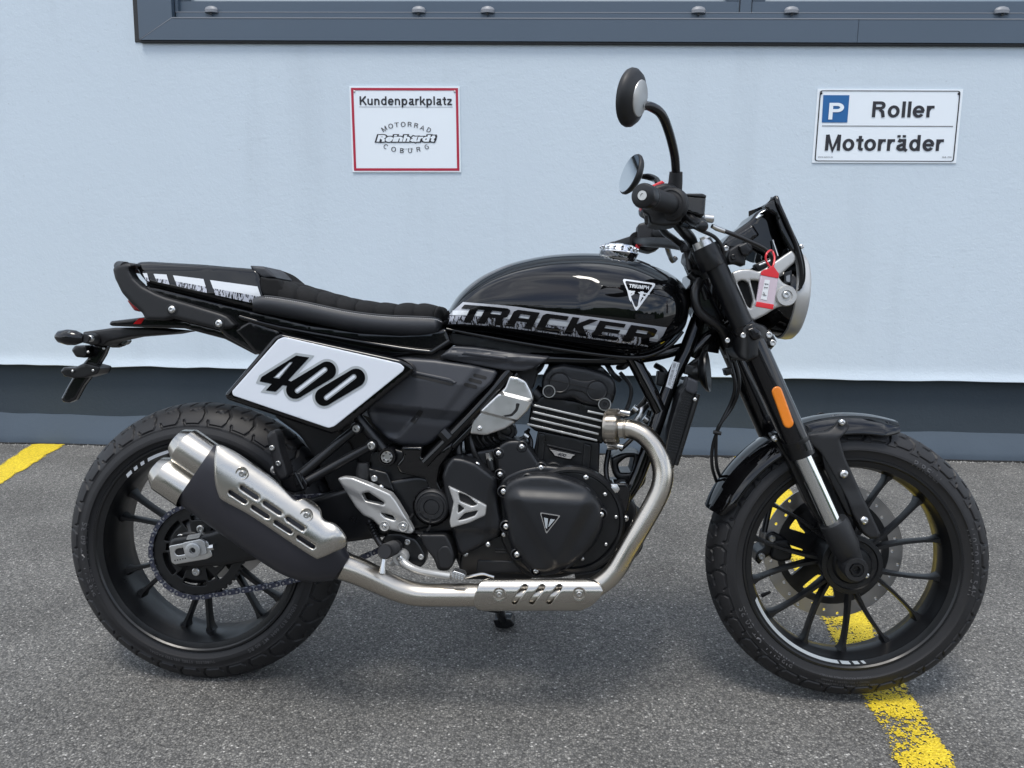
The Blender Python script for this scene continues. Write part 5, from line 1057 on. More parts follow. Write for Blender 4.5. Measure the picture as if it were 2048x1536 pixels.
V = np.vstack(rings); n = len(rings[0]); Fc = [[i * n + j, i * n + (j + 1) % n, (i + 1) * n + (j + 1) % n, (i + 1) * n + j] for i in range(len(txs) - 1) for j in range(n)] + [list(range(n)), [(len(txs) - 1) * n + j for j in range(n)][::-1]]
tank = mk('fuel_tank', V, Fc, M['gloss'], bike, ang=70)
seam = [(893, 657), (985, 675), (1091, 693), (1196, 708), (1260, 714), (1300, 710), (1340, 690), (1366, 662)]
tubepx('tank_seam', [(x, y + 1, .092) for x, y in seam], [.003, .0045, .005, .005, .005, .005, .004, .003], M['gloss'], tank, n=10)
shell('tank_underside', rnd([(900, 664), (1091, 694), (1200, 708), (1270, 716), (1300, 712), (1296, 722), (1230, 730), (1100, 722), (900, 690)], 5), .06, -.06, M['satin'], tank, er=3, ed=.004)
TO = .0016
tl = lambda x, y: tank_l(x, y) + TO
tl2 = lambda x, y: tank_l(x, y) + TO + .0020
# the band: grey edge, white stripe, torn lower part
bt = [(928, 604), (1000, 610), (1100, 623), (1200, 636), (1334, 655)]; bb = [(893, 650), (985, 661), (1100, 679), (1200, 694), (1286, 700)]
band = [(926, 604), (1000, 610), (1030, 613), (1100, 623), (1200, 636), (1334, 655), (1326, 671), (1314, 684), (1200, 666), (1100, 652), (1000, 639), (898, 630), (908, 620)]
bd = shell('side_graphic', band, tl, None, M['dgrey'], tank, step=5)
tf = fx(bt)
def stripe(o0, o1, m, nm, lf, x0=900, x1=1322):
    xs_ = np.linspace(x0, x1, 60); up_ = [(x, float(tf(x)) + o0) for x in xs_]; dn_ = [(x + 0, float(tf(x)) + o1) for x in xs_[::-1]]; return shell(nm, up_ + dn_, lf, None, m, bd, step=5)
tl1 = lambda x, y: tank_l(x, y) + TO + .0006
stripe(17, 26, M['dwhite'], 'white_stripe', tl1, 905, 1316)
stripe(27.5, 44, M['ragged'], 'torn_stripe', lambda x, y: tank_l(x, y) + TO + .0011, 897, 1296)
# TRACKER in slanted block capitals
def gl(h, v, ox, wd):     # glyph space: h 0..1 across, v 0..1 up, slanted forward
    return lambda q: [(ox + wd * a + 17 * b, float(tf(ox + wd * a + 17)) + 6 + 37 * (1 - b) + wd * a * .0) for a, b in q]
GL = {
 'T': ([(0, .78), (.06, 1), (1.05, 1), (1.0, .78), (.66, .78), (.66, 0), (.36, 0), (.36, .78)], []),
 'R': ([(0, 0), (0, 1), (.85, 1), (1, .90), (1, .52), (.86, .42), (1.0, .0), (.68, 0), (.58, .38), (.30, .38), (.30, 0)], [[(.30, .60), (.30, .78), (.70, .78), (.70, .60)]]),
 'A': ([(0, 0), (0, .88), (.12, 1), (1, 1), (1, 0), (.70, 0), (.70, .36), (.30, .36), (.30, 0)], [[(.30, .56), (.30, .78), (.70, .78), (.70, .56)]]),
 'C': ([(.1, 0), (0, .1), (0, .88), (.12, 1), (1, 1), (1, .76), (.32, .76), (.32, .24), (.96, .24), (.96, 0)], []),
 'K': ([(0, 0), (0, 1), (.30, 1), (.30, .62), (.70, 1), (1.08, 1), (.60, .54), (1.0, 0), (.64, 0), (.30, .44), (.30, 0)], []),
 'E': ([(0, 0), (0, 1), (1, 1), (1, .78), (.30, .78), (.30, .61), (.92, .61), (.92, .40), (.30, .40), (.30, .22), (.98, .22), (.98, 0)], []),
}
LX = [(908, 50, 'T'), (955, 50, 'R'), (1012, 50, 'A'), (1070, 50, 'C'), (1127, 48, 'K'), (1182, 52, 'E'), (1244, 55, 'R')]
for ox, wd, ch in LX:
    o_, h_ = GL[ch]
    def mapg(q, ox=ox, wd=wd):
        r_ = []
        for a, b in q:
            x = ox + wd * a + 18 * b; r_.append((x, float(tf(x)) + 5 + 36 * (1 - b)))
        return r_
    shell('letter', rnd(mapg(o_), 1.5, 2), tl2, None, M['dblack'], bd, holes=[mapg(q) for q in h_], step=4)
# shield badge on the tank
bo = rnd([(1244, 557), (1313, 567), (1272, 624)], 7, 4); bi = rnd([(1249, 561), (1307, 569.5), (1271.5, 617)], 6, 4)
bl = lambda x, y: tank_l(x, y) + TO
bdg = shell('tank_badge', bo, bl, None, M['dwhite'], tank, holes=[bi], step=5)
letterpx('badge_lettering', 'TRIUMPH', (1258, 575), (1298, 579), 7.2, bl, M['dwhite'], bdg, BODY, .2)
for pp in ([(1254, 580), (1262, 581), (1262, 604.5), (1258.5, 599)], [(1281, 582.5), (1288, 583.5), (1279, 608), (1275.5, 611.5)], [(1256, 581.5), (1270, 576.8 + 5), (1270, 584), (1258, 588)], [(1276, 584), (1300, 587), (1298, 589.5), (1278, 587)], [(1268, 584), (1262.5, 588), (1262.5, 592), (1269, 587.5)], [(1281, 589), (1293, 594), (1290, 596), (1279, 592)]):
    shell('badge_mark', pp, bl, None, M['dwhite'], bdg, step=9)
# filler cap
fcx = P(1237, 509, .0); fa = V3((.10, 0, .995))
lathe('filler_cap', [(-.012, .036), (0, .041), (.003, .042), (.006, .040), (.008, .037), (.014, .034), (.018, .0325), (.020, .029), (.0195, .024), (.021, .022), (.022, .013), (.022, 0)], fcx, fa, M['chrome'], tank, n=56, ang=25)
for k in range(14): a = 2 * math.pi * k / 14; u_ = fa.orthogonal().normalized(); v_ = fa.cross(u_); c_ = fcx + fa * .0125 + (u_ * math.cos(a) + v_ * math.sin(a)) * .0355; lathe('cap_notch', [(0, .004), (.005, .003), (.0055, 0)], c_, (u_ * math.cos(a) + v_ * math.sin(a)), M['chrome'], tank, n=8)

# ------------------------------------------------------------------ seat
stop_ = fx([(500, 600), (527, 592), (598, 602), (695, 622), (769, 631), (842, 634), (868, 636), (882, 641), (889, 650)])
sbot_ = fx([(500, 622), (537, 629), (622, 646), (720, 666), (805, 674), (850, 675), (872, 671), (884, 663), (889, 653)])
def sw(x): return .128 - .030 * np.clip((x - 700) / 190, 0, 1) - .07 * np.clip((x - 868) / 21, 0, 1) ** 2.5
def sec(x):
    a, b = float(stop_(x)), float(sbot_(x)); W = float(sw(x)); h = b - a
    return [(a - 2, 0), (a - 1, W * .6), (a, W - .006), (a + .05 * h, W - .0015), (a + .2 * h, W + .002), (a + .4 * h, W + .0035), (a + .6 * h, W + .0015), (a + .78 * h, W - .005), (a + .9 * h, W - .014), (a + .98 * h, W - .028), (b, W - .05), (b, 0)]
seat = loft('seat', list(np.linspace(505, 868, 50)) + list(np.linspace(869, 889, 12)), sec, M['vinyl'], bike)
qt = fx([(556, 558), (598, 570), (639, 582), (678, 592), (715, 600), (756, 605), (793, 608), (834, 607), (873, 612), (886, 620), (891, 636)])
chn = [556, 598, 639, 678, 715, 756, 793, 834, 873, 893]
def quilt(x):
    k = np.interp(x, chn, np.arange(len(chn))); return abs(math.sin(math.pi * (k % 1)))
def qsec(x):
    q = quilt(x) ** .45; a, b = float(qt(x)), float(stop_(x)) + 1; W = float(sw(x)) - .004; s = []; top = a + 4.5 - 6.5 * q; dp = (1 - q) * .010
    e_ = np.clip((x - 875) / 16, 0, 1)
    for k in range(13):
        t = math.pi / 2 * k / 12; s.append((b - (b - top) * math.cos(t) ** .62 if k < 12 else b, 0 if k == 0 else (W - dp) * math.sin(t) ** .70 * (1 - .0 * e_), x - 6 * math.sin(t) ** 2 * 1.0))
    s.append((b + 2, 0, x - 6)); return s
loft('quilted_pad', np.linspace(562, 890.5, 190), qsec, M['suede'], seat)
pt_ = fx([(505, 534), (532, 534), (545, 543), (559, 557), (575, 562)])
def psec(x):
    a, b = float(pt_(x)), float(stop_(x)) + 1; W = .100 if x < 560 else .105; s = []
    for k in range(11): t = math.pi / 2 * k / 10; s.append((b - (b - a) * math.cos(t) ** .4 if k < 10 else b, 0 if k == 0 else W * math.sin(t) ** .6))
    s.append((b + 2, 0)); return s
loft('rear_pad', np.linspace(506, 574, 26), psec, M['suede'], seat)
shell('pad_gusset', rnd([(521, 553), (535, 557), (556, 558), (566, 575), (577, 597), (560, 596), (527, 590), (521, 572)], 4), .118, .09, M['suede'], seat, er=4, ed=.006, step=6)
shell('pad_corner', rnd([(500, 531), (530, 533), (545, 545), (556, 557), (525, 557), (508, 545)], 4), .100, .0, M['vinyl'], seat, er=5, ed=.012, step=6)
V = []; Fc = []
for k in range(92):
    x0 = 530 + k * 3.85; x1 = x0 + 2.5
    if x1 > 884: break
    y0, y1 = float(stop_(x0)) + 2.2, float(stop_(x1)) + 2.2
    pts = Lw([x0, x1, x1, x0], [y0 - .8, y1 - .8, y1 + .8, y0 + .8], [float(sw(x0)) + .0025] * 4, BODY); n0 = len(V); V += list(pts); Fc.append([n0, n0 + 1, n0 + 2, n0 + 3])
st = mk('stitching', V, Fc, M['thread'], seat, fix=False); st['kind'] = 'stuff'
tubepx('welt', [(x, float(stop_(x)) - .3, float(sw(x)) - .002) for x in np.linspace(528, 880, 24)], .0016, M['vinyl'], seat, n=8, sm=2)

# ------------------------------------------------------------------ tail
cow = rnd([(271, 529), (279, 524), (299, 523), (350, 526), (405, 529), (460, 534), (512, 538), (520, 548), (528, 585), (536, 616), (529, 624), (500, 617), (466, 608), (420, 596), (369, 583), (320, 572), (295, 566), (281, 549)], 5)
cwl = lambda x, y: .088 + .012 * np.clip((x - 280) / 240, 0, 1) + .010 * np.clip((y - 535) / 50, 0, 1) - .012 * np.clip((545 - x * .02 - y) / 16, 0, 1)
cowl = shell('tail_cowl', cow, cwl, .0, M['gloss'], bike, er=7, ed=.008, step=6); mirror(cowl)
cl_ = lambda x, y: cwl(x, y) + .0012
sq = [[(285, 546), (294, 546.5), (299, 563), (292, 561)], [(307, 547.5), (333, 549), (339, 569), (314, 564)], [(346, 550.5), (407, 558), (415, 586), (354, 572)], [(420, 560), (515, 573), (528, 611), (431, 590)]]
for q in sq:
    shell('tail_stripe', q, cl_, None, M['dwhite'], cowl, step=8)
    a, b, c, d = [np.array(v, float) for v in q]; lo_ = [tuple(a + (d - a) * .55), tuple(b + (c - b) * .55), tuple(c), tuple(d)]
    shell('torn_stripe', lo_, lambda x, y: cwl(x, y) + .0018, None, M['ragged'], cowl, step=8)
fair = shell('tail_fairing', rnd([(286, 570), (320, 576), (420, 600), (530, 626), (622, 648), (720, 662), (805, 667), (860, 662), (893, 657), (905, 688), (866, 706), (780, 716), (700, 705), (600, 700), (560, 668), (515, 709), (450, 672), (437, 658), (340, 636), (292, 632), (282, 600)], 5), .092, .0, M['glossp'], bike, er=6, ed=.008)
mirror(fair)
tubepx('seat_rail', [(480, 634, .095), (560, 655, .098), (700, 680, .100), (800, 697, .103), (858, 704, .105), (868, 702, .105), (900, 682, .104)], .0058, M['gloss'], fair, sm=2, n=10)
shell('rail_gusset', rnd([(500, 642), (560, 662), (556, 690), (530, 712), (512, 706), (470, 660)], 5), .10, .06, M['glossp'], fair, er=4, ed=.005)
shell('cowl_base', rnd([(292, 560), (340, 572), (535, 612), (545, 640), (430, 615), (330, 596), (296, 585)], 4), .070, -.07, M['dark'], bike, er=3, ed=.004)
gr = shell('grab_rail', rnd([(272, 527), (252, 526), (233, 530), (226, 538), (230, 556), (244, 585), (262, 606), (285, 626), (292, 640), (330, 641), (345, 636), (437, 659), (466, 657), (473, 650), (456, 632), (442, 626), (368, 604), (332, 594), (312, 586), (285, 572), (268, 556), (259, 540), (262, 534), (275, 533)], 4), lambda x, y: .108 + .0 * x, .082, M['plastic'], bike, er=7, ed=.009, step=5)
mirror(gr); sweep('rail_bow', [P(252, 534, .10), P(246, 533, .06), P(243, 533, 0.)] + [V3((q.x, -q.y, q.z)) for q in (P(246, 533, .06), P(252, 534, .10))], .011, M['plastic'], gr, sm=4)
for x, y in ((344, 619), (438, 647)): lathe('bolt_seat', [(-.02, .0115), (.001, .0115), (.0015, .0095), (-.001, .009)], P(x, y, .108), (0, -1, 0), M['plastic'], gr, n=24); bolt(x, y, .108, 7.6, gr)
shell('tail_lamp_bracket', rnd([(280, 600), (292, 608), (340, 625), (345, 636), (290, 635), (285, 620)], 3), .07, -.07, M['plastic'], bike, er=3, ed=.006)
shell('tail_lamp', rnd([(254.5, 602), (261, 590), (272, 597), (283, 616), (281, 624), (268, 621)], 3), .062, -.062, M['red'], bike, er=5, ed=.010, step=5)
# tray, arm and plate carrier
tray = shell('rear_tray', rnd([(218, 648), (222, 642), (290, 634), (350, 636), (437, 658), (480, 668), (520, 705), (512, 710), (450, 678), (370, 657), (290, 655), (224, 652)], 3), .075, -.075, M['glossp'], bike, er=3, ed=.006)
shell('red_tray_panel', rnd([(266, 648), (277, 637), (289, 636), (282, 648)], 2), .0758, .074, M['red'], tray, flat=True)  # flat red panel on the near side of the tray
arm = shell('plate_arm', rnd([(166, 664), (230, 655), (300, 655), (372, 662), (340, 668), (262, 674), (216, 684), (207, 692), (180, 690), (168, 680)], 4), .030, -.030, M['plastic'], bike, er=5, ed=.008)
def indicator(nm, c, l, s=1.0):
    i = lathe(nm, [(-.034, .0), (-.033, .006), (-.026, .0125), (-.008, .0165), (.008, .0155), (.022, .010), (.026, .006), (.026, 0)], P(*c, l), (1, 0, -.06), M['glossp'], bike, n=28); return i
n1 = indicator('rear_indicator', (143, 675), .115); shell('indicator_lens', rnd([(117, 673), (127, 663), (143, 661), (143, 688), (127, 686)], 5), .128, .10, M['lens'], n1, er=5, ed=.008, step=5)
tubepx('indicator_stalk', [(168, 677, .115), (180, 677, .08), (190, 678, .03)], [.009, .012, .012], M['plastic'], n1, sm=2); bolt(180, 677, .105, 6.2, n1, kind='cap')
n2 = indicator('rear_indicator', (232, 682), -.115); shell('indicator_lens', rnd([(236, 676), (250, 674), (257, 682), (250, 690), (236, 691)], 4), -.105, -.125, M['lens'], n2, er=4, ed=.006, step=5)
tubepx('indicator_stalk', [(218, 684, -.105), (205, 684, -.03)], [.009, .012], M['plastic'], n2, sm=1)
pc_ = shell('plate_carrier', rnd([(186, 690), (216, 692), (209, 710), (190, 742), (168, 770), (152, 800), (138, 806), (127, 804), (122, 798), (138, 768), (152, 745), (172, 720), (184, 706)], 3), .007, -.007, M['glossp'], bike, er=3, ed=.005, step=6)
shell('carrier_wing', rnd([(121, 743), (128, 734), (150, 735), (170, 725), (200, 733), (202, 737), (196, 748), (170, 756), (150, 757), (128, 752)], 3), .022, -.022, M['satin'], pc_, er=3, ed=.006, step=6)
shell('plate_lamp', rnd([(143, 700), (150, 691), (172, 690), (176, 705), (172, 716), (152, 714)], 4), .03, -.03, M['satin'], pc_, er=4, ed=.006, step=6)
for x, y, l in ((176, 704, .032), (145, 742, .024), (186, 741, .024), (207, 697, .02)): bolt(x, y, l, 2.6, pc_)
# number board
nb = shell('number_board', rnd([(561, 667), (800, 719), (822, 729), (829, 738), (822, 748), (680, 862), (663, 868), (455, 799), (450, 789), (548, 674)], 5), .160, .130, M['gloss'], bike, er=6, ed=.006, step=7)
wbp = rnd([(568, 674), (800, 727), (809, 735), (806, 742), (668, 853), (657, 856), (466, 791), (464, 783), (556, 679)], 4)
nbl = lambda x, y: .1615 + .004 * (1 - ((x - 640) / 200) ** 2)
wb = shell('white_panel', wbp, nbl, .158, M['white'], nb, er=2, ed=.001, step=9)
def zz(q): return [(500 + a / 4.096, 480 + b / 4.096) for a, b in q]
f4 = [(375, 948), (486, 962), (322, 1150), (345, 1158), (312, 1196), (285, 1190), (205, 1243), (128, 1230), (178, 1180), (78, 1158), (92, 1126)]
f4 = [(378, 946), (486, 962), (310, 1150), (335, 1157), (300, 1195), (268, 1188), (208, 1243), (128, 1232), (178, 1178), (78, 1158), (94, 1122)]
h4 = [(190, 1128), (240, 1135), (350, 1000), (325, 1000)]
def grow(q, d):
    q = np.array(q, float); n = len(q); a = .5 * np.sum(q[:, 0] * np.roll(q[:, 1], -1) - np.roll(q[:, 0], -1) * q[:, 1]); s = 1 if a > 0 else -1; o = []
    for i in range(n):
        p, c, r = q[i - 1], q[i], q[(i + 1) % n]; u, v = c - p, r - c; u /= np.linalg.norm(u); v /= np.linalg.norm(v); nu, nv = np.array((u[1], -u[0])) * s, np.array((v[1], -v[0])) * s; b = nu + nv; k = b @ nu; o.append(tuple(c + b / max(k, .45) * d))
    return o
l1 = lambda x, y: nbl(x, y) + .0007
l2_ = lambda x, y: nbl(x, y) + .0015
shell('number_outline', rnd(zz(grow(f4, 22)), 1.5, 2), l1, None, M['outl'], wb, step=8, holes=[rnd(zz(grow(h4, -9)), 1, 2)] if False else [])
shell('number', rnd(zz(f4), 1, 2), l2_, None, M['dblack'], wb, holes=[zz(h4)], step=8)
shell('number_counter', rnd(zz(grow(h4, -9)), .8, 2), l2_, None, M['white'], wb, step=8)
for A_, B_, sA, sB in (((630, 1070), (370, 1226), (612, 1062), (388, 1234)), ((868, 1128), (607, 1284), (850, 1120), (626, 1291))):
    shell('number_outline', zz(capsule(A_, B_, 96, 14)), l1, None, M['outl'], wb, step=8)
    shell('number', zz(capsule(A_, B_, 75, 14)), l2_, None, M['dblack'], wb, holes=[zz(capsule(sA, sB, 22, 8))], step=8)
    shell('number_counter', zz(capsule(sA, sB, 11, 8)), l2_, None, M['white'], wb, step=8)
# ------------------------------------------------------------------ side covers
sc = rnd([(770, 719), (788, 716), (816, 715), (870, 719), (941, 729), (992, 740), (995, 747), (985, 765), (952, 796), (905, 848), (864, 886), (850, 892), (800, 889), (775, 878), (745, 848), (732, 822), (738, 812), (800, 752)], 5)
def scl(x, y):
    s_ = (y - 716) - (x - 816) * .11      # runs down the panel
    k1 = np.clip((s_ - 44) / 5, 0, 1) - np.clip((s_ - 52) / 5, 0, 1); mask = np.clip((918 - x) / 14, 0, 1)
    b1 = np.clip((s_ - 72) / 22, 0, 1); b2 = np.clip((s_ - 96) / 20, 0, 1); right = np.clip((x - (950 - (y - 735) * .75)) / 14, 0, 1)
    dpk = np.clip((s_ - 104) / 8, 0, 1) * np.clip((165 - s_) / 12, 0, 1) * np.clip((x - 742) / 12, 0, 1) * np.clip((850 - x - (y - 818) * .9) / 8, 0, 1)
    k1 = k1 * 0
    k1 = k1 * 0; tilt_ = .009 * np.clip((42 - s_) / 42, 0, 1)
    return .130 - tilt_ - .009 * k1 * mask * (1 - right) - .014 * b2 - .012 * np.clip((s_ - 130) / 40, 0, 1) - .008 * dpk - .004 * right * (1 - b2)
slots = [capsule((950, 750.5), (970, 755.5), 3.6, 5), capsule((940.5, 759.5), (960.5, 764.5), 3.6, 5), capsule((931, 769), (951, 774), 3.6, 5)]
sline = lambda s_: [(725, 716 + s_ + (725 - 816) * .11), (1000, 716 + s_ + (1000 - 816) * .11)]
scv = shell('side_cover', sc, scl, .06, M['grey_pl'], bike, er=7, ed=.008, step=5, ang=60, lines=[sline(q) for q in (42, 96, 116)])
shell('cover_groove', rnd([(822, 749), (828, 749), (904, 766), (908, 770), (900, 771), (824, 753.5)], 1.5, 2), lambda x, y: scl(x, y) + .0007, None, M['dark'], scv, step=6)
shell('cover_ridge', rnd([(822, 740), (900, 756), (914, 764), (908, 769), (903, 764.5), (824, 747)], 2, 2), lambda x, y: scl(x, y) + .003, .12, M['grey_pl'], scv, er=2.5, ed=.0025, step=5)
for q in slots: shell('cover_slot', q, lambda x, y: scl(x, y) + .0008, None, M['dark'], scv, step=6); 
shell('vent_mesh', rnd([(820, 842), (838, 820), (847, 823), (829, 848)], 2), lambda x, y: scl(x, y) + .0012, None, M['dark'], scv, step=6)
for i in range(5):
    for j in range(3): shell('mesh_hole', circ((824 + 4 * i + 2.6 * j - 1, 841 - 4.6 * i + 1.5 * j), .8, 6), lambda x, y: scl(x, y) + .0018, None, M['plastic'], scv, flat=True, step=4)
ut = rnd([(880, 713), (905, 692), (950, 695), (1030, 706), (1100, 713), (1092, 722), (1064, 738), (1049, 742), (1010, 741), (940, 728), (884, 717)], 4)
utl = lambda x, y: .124 - .006 * np.clip((y - 712 - (x - 900) * .08) / 6, 0, 1) - .004 * np.clip((706 + (x - 900) * .06 - y) / 5, 0, 1)
shell('upper_trim', ut, utl, .07, M['grey_pl'], bike, er=4, ed=.005, step=5)
shell('trim_step', rnd([(930, 702), (1012, 713), (1016, 718), (1010, 720), (922, 709)], 3), .1265, .115, M['grey_pl'], bike, er=3, ed=.003, step=5)
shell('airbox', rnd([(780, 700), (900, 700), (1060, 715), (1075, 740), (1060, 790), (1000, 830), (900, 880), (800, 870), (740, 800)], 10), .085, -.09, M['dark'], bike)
tubepx('clutch_cable_run', [(1070, 745, .08), (1056, 790, .08), (1068, 815, .08)], .004, M['hose'], bike, n=8)
for k, (a, b, c_, d) in enumerate(((1160, 728, 1185, 752), (1210, 722, 1240, 760), (1100, 726, 1140, 722), (1236, 735, 1262, 720))): tubepx('hose', [(a, b, .03), ((a + c_) / 2, (b + d) / 2 + 6, .05), (c_, d, .04)], .0055, M['hose'], eng, n=8)

# ------------------------------------------------------------------ radiator, horn, cables
rad = shell('radiator', rnd([(1372, 768), (1394, 772), (1390, 800), (1366, 880), (1346, 940), (1330, 905), (1338, 860), (1360, 785)], 4), .135, -.13, M['satin'], bike, er=3, ed=.004, step=8)
for k in range(22): t = k / 21; shell('radiator_fin', [(1368 - 32 * t, 790 + 110 * t), (1384 - 30 * t, 794 + 110 * t), (1383.5 - 30 * t, 796 + 110 * t), (1367.5 - 32 * t, 792 + 110 * t)], .1365, .13, M['cover'], rad, flat=True)
shell('radiator_tank', rnd([(1375, 753), (1396, 762), (1394, 786), (1386, 790), (1370, 782)], 5), .145, .10, M['grey_pl'], rad, er=4, ed=.006, step=5)
tubepx('radiator_rail', [(1396, 788, .14), (1380, 840, .138), (1352, 930, .132)], .0048, M['satin'], rad, n=8)
for k in range(9): t = k / 8; bolt(1390 - 34 * t, 812 + 112 * t, .1395, 1.6, rad, m=M['dark'])
bolt(1390, 799, .143, 4, rad)
hx = P(1414, 742, .06); ha = V3((1, -.30, .12))
lathe('horn', [(-.030, 0), (-.030, .018), (-.016, .020), (-.012, .030), (-.004, .041), (0, .043), (.003, .0425), (.002, .036), (-.006, .02), (-.008, 0)], hx, ha, M['satin'], bike, n=40)
tubepx('horn_bracket', [(1404, 716, .05), (1390, 724, .05), (1376, 735, .04)], .006, M['satin'], bike, sm=2)
for pts in ([(1450, 690, .02), (1462, 730, .03), (1470, 770, .03), (1462, 805, .02), (1440, 850, .02), (1426, 890, .01), (1424, 930, .0), (1432, 960, -.02), (1440, 975, -.04)], [(1455, 690, .02), (1474, 735, .03), (1478, 775, .03), (1464, 815, .02), (1436, 856, .02), (1432, 890, .01), (1434, 935, .0), (1446, 965, -.03)]):
    tubepx('brake_hose', pts, .0036, M['hose'], bike, n=8)
shell('hose_clip', rnd([(1448, 738), (1462, 735), (1466, 748), (1452, 752)], 2), .045, .02, M['satin'], bike, er=2, ed=.003); tubepx('cable_tie', [(1427, 864, .02), (1442, 867, .02)], .0042, M['hose'], bike, sm=1)

# ------------------------------------------------------------------ fork
FL = .098
def fork_leg(nm, l):
    o = tubepx(nm, [(1424, 505, l), (1505, 680, l)], [.0225, .0235], M['satin'], bike, FRONT, sm=1, n=32)
    return o
def forkpart(): pass
f0 = tubepx('fork_leg', [(1421, 508, FL), (1430, 528, FL), (1487, 655, FL)], [.0205, .0210, .0215], M['satin'], bike, FRONT, sm=1, n=36)
tubepx('lower_slider_tube', [(1485, 650, FL), (1506, 690, FL), (1597, 893, FL), (1603, 908, FL)], [.0250, .0262, .0262, .0255], M['glossp'], f0, FRONT, sm=1, n=36)
tubepx('seal_collar', [(1590, 878, FL), (1593, 885, FL), (1593.5, 886, FL), (1604, 911, FL)], [.0268, .0268, .0262, .0258], M['satin'], f0, FRONT, sm=1, n=36)
tubepx('stanchion', [(1600, 903, FL), (1672, 1060, FL)], [.0178, .0178], M['stanch'], f0, FRONT, sm=1, n=32)
tubepx('fork_foot', [(1666, 1043, FL), (1669, 1048, FL), (1690, 1093, FL), (1694, 1101, FL), (1700, 1115, FL - .002), (1706, 1130, FL - .004)], [.0270, .0285, .0278, .0245, .0225, .0210], M['plastic'], f0, FRONT, sm=1, n=32)
lathe('axle_boss', [(-.04, .021), (0, .0235), (.004, .022), (.004, .0145), (.001, .0140), (.001, .0105), (-.006, .0095), (-.006, 0)], P(1712, 1139, FL + .022, FRONT), (0, -1, 0), M['plastic'], f0, FRONT, n=40)
lathe('axle_hex', [(0, .0125), (.003, .0120), (.003, .0085), (-.004, .008), (-.004, 0)], P(1712, 1139, FL + .024, FRONT), (0, -1, 0), M['satin'], f0, FRONT, n=6)
bolt(1733, 1151, FL + .01, 5.5, f0, FRONT)
def mir_front(o): me = o.data.copy(); me.transform(Matrix.Scale(-1, 4, (0, 1, 0))); me.flip_normals(); return me
f1 = link('fork_leg', mir_front(f0), None, bike, FRONT)
for ch in list(f0.children)[:5]:
    if ch.name.split('.')[0] != 'bolt': link(ch.name.split('.')[0], mir_front(ch), None, f1, FRONT)
rfl = shell('reflector', capsule((1554, 783), (1577, 846), 10.5, 8), lambda x, y: FL + .0285 + 0 * x, FL + .02, M['orange'], f0, FRONT, er=3, ed=.003, step=6)
# yokes
ty = tubepx('upper_yoke', [(1408, 494, FL), (1414, 507, FL), (1426, 532, FL), (1428, 536, FL)], [.0255, .0265, .0265, .0250], M['satin'], bike, FRONT, sm=1, n=36)
shell('yoke_plate', rnd([(1382, 496), (1392, 491), (1412, 508), (1418, 538), (1390, 530), (1378, 515)], 4), FL - .01, -.02, M['satin'], ty, FRONT, er=3, ed=.004)
tubepx('fork_cap', [(1403, 482, FL), (1409, 496, FL)], [.0190, .0205], M['alu'], ty, FRONT, sm=1, n=28); tubepx('fork_cap_hex', [(1407, 474, FL), (1410, 484, FL)], [.0085, .0085], M['alu'], ty, FRONT, sm=1, n=6)
tubepx('upper_yoke_far', [(1414, 507, -FL), (1426, 532, -FL)], .026, M['satin'], ty, FRONT, sm=1, n=28) if False else None
bolt(1368, 497, FL - .006, 7, ty, FRONT, kind='hex', m=M['satin']); bolt(1452, 497, FL + .0, 5.5, ty, FRONT, kind='cap')
ly = shell('lower_yoke', rnd([(1462, 668), (1486, 652), (1505, 645), (1530, 650), (1545, 672), (1550, 690), (1540, 702), (1524, 712), (1496, 724), (1478, 718), (1464, 700)], 7), lambda x, y: FL + .030 - .000045 * ((x - 1503) * .91 + (y - 680) * .0 ) ** 2 * .6, -.03, M['satin'], bike, FRONT, er=5, ed=.008, step=6)
for x, y, r, kd in ((1486.5, 671, 5.4, 'cap'), (1455, 681, 5, 'cap'), (1538, 670, 6.2, 'cap'), (1545.5, 686, 6.2, 'cap')): bolt(x, y, FL + .028 if x == 1486.5 else FL + .008, r, ly, FRONT, kind=kd, m=M['alu'])
shell('clamp_ear', rnd([(1524, 662), (1540, 658), (1554, 684), (1546, 696), (1528, 690)], 4), FL + .006, FL - .03, M['satin'], ly, FRONT, er=3, ed=.004)
shell('cable_guide', rnd([(1492, 658), (1508, 652), (1522, 662), (1524, 674), (1510, 682), (1500, 676)], 5), FL + .040, FL + .02, M['glossp'], ly, FRONT, er=5, ed=.008, step=5)
sweep('steering_stem', [P(1392, 520, 0, FRONT), P(1470, 700, 0, FRONT)], .026, M['satin'], bike, FRONT, sm=1, n=24)
# ------------------------------------------------------------------ front mudguard
def mg(r, l, a): return V3((FC.x + r * math.cos(a), -l, FC.z + r * math.sin(a)))
V = []; NA, NS = 90, 22; A0, A1 = R(73), R(160)
for i in range(NA + 1):
    t = i / NA; a = A0 + (A1 - A0) * t; taper = min(1, math.sin(math.pi * min(1, max(0, t))) * 0 + 1); e0 = min(1, (t + .02) / .10) ** .6; e1 = min(1, (1.02 - t) / .10) ** .5; k = min(e0, e1)
    for j in range(NS + 1):
        s = -1 + 2 * j / NS; ph = s * 1.28; wd = .066; rr = .3090 - (1 - math.cos(ph)) * .048 * (.35 + .65 * k) + .0016 * (abs(abs(s) - .38) < .06); V.append(mg(rr, wd * math.sin(ph) / math.sin(1.28) * (.55 + .45 * k), a))
n0 = len(V); V2 = []
for i in range(NA + 1):
    for j in range(NS + 1): p = V[i * (NS + 1) + j]; c = V3((FC.x, p.y * .0, FC.z)); d = (V3((p.x, p.y, p.z)) - V3((FC.x, 0, FC.z))); d.normalize(); V2.append(p - d * .003)
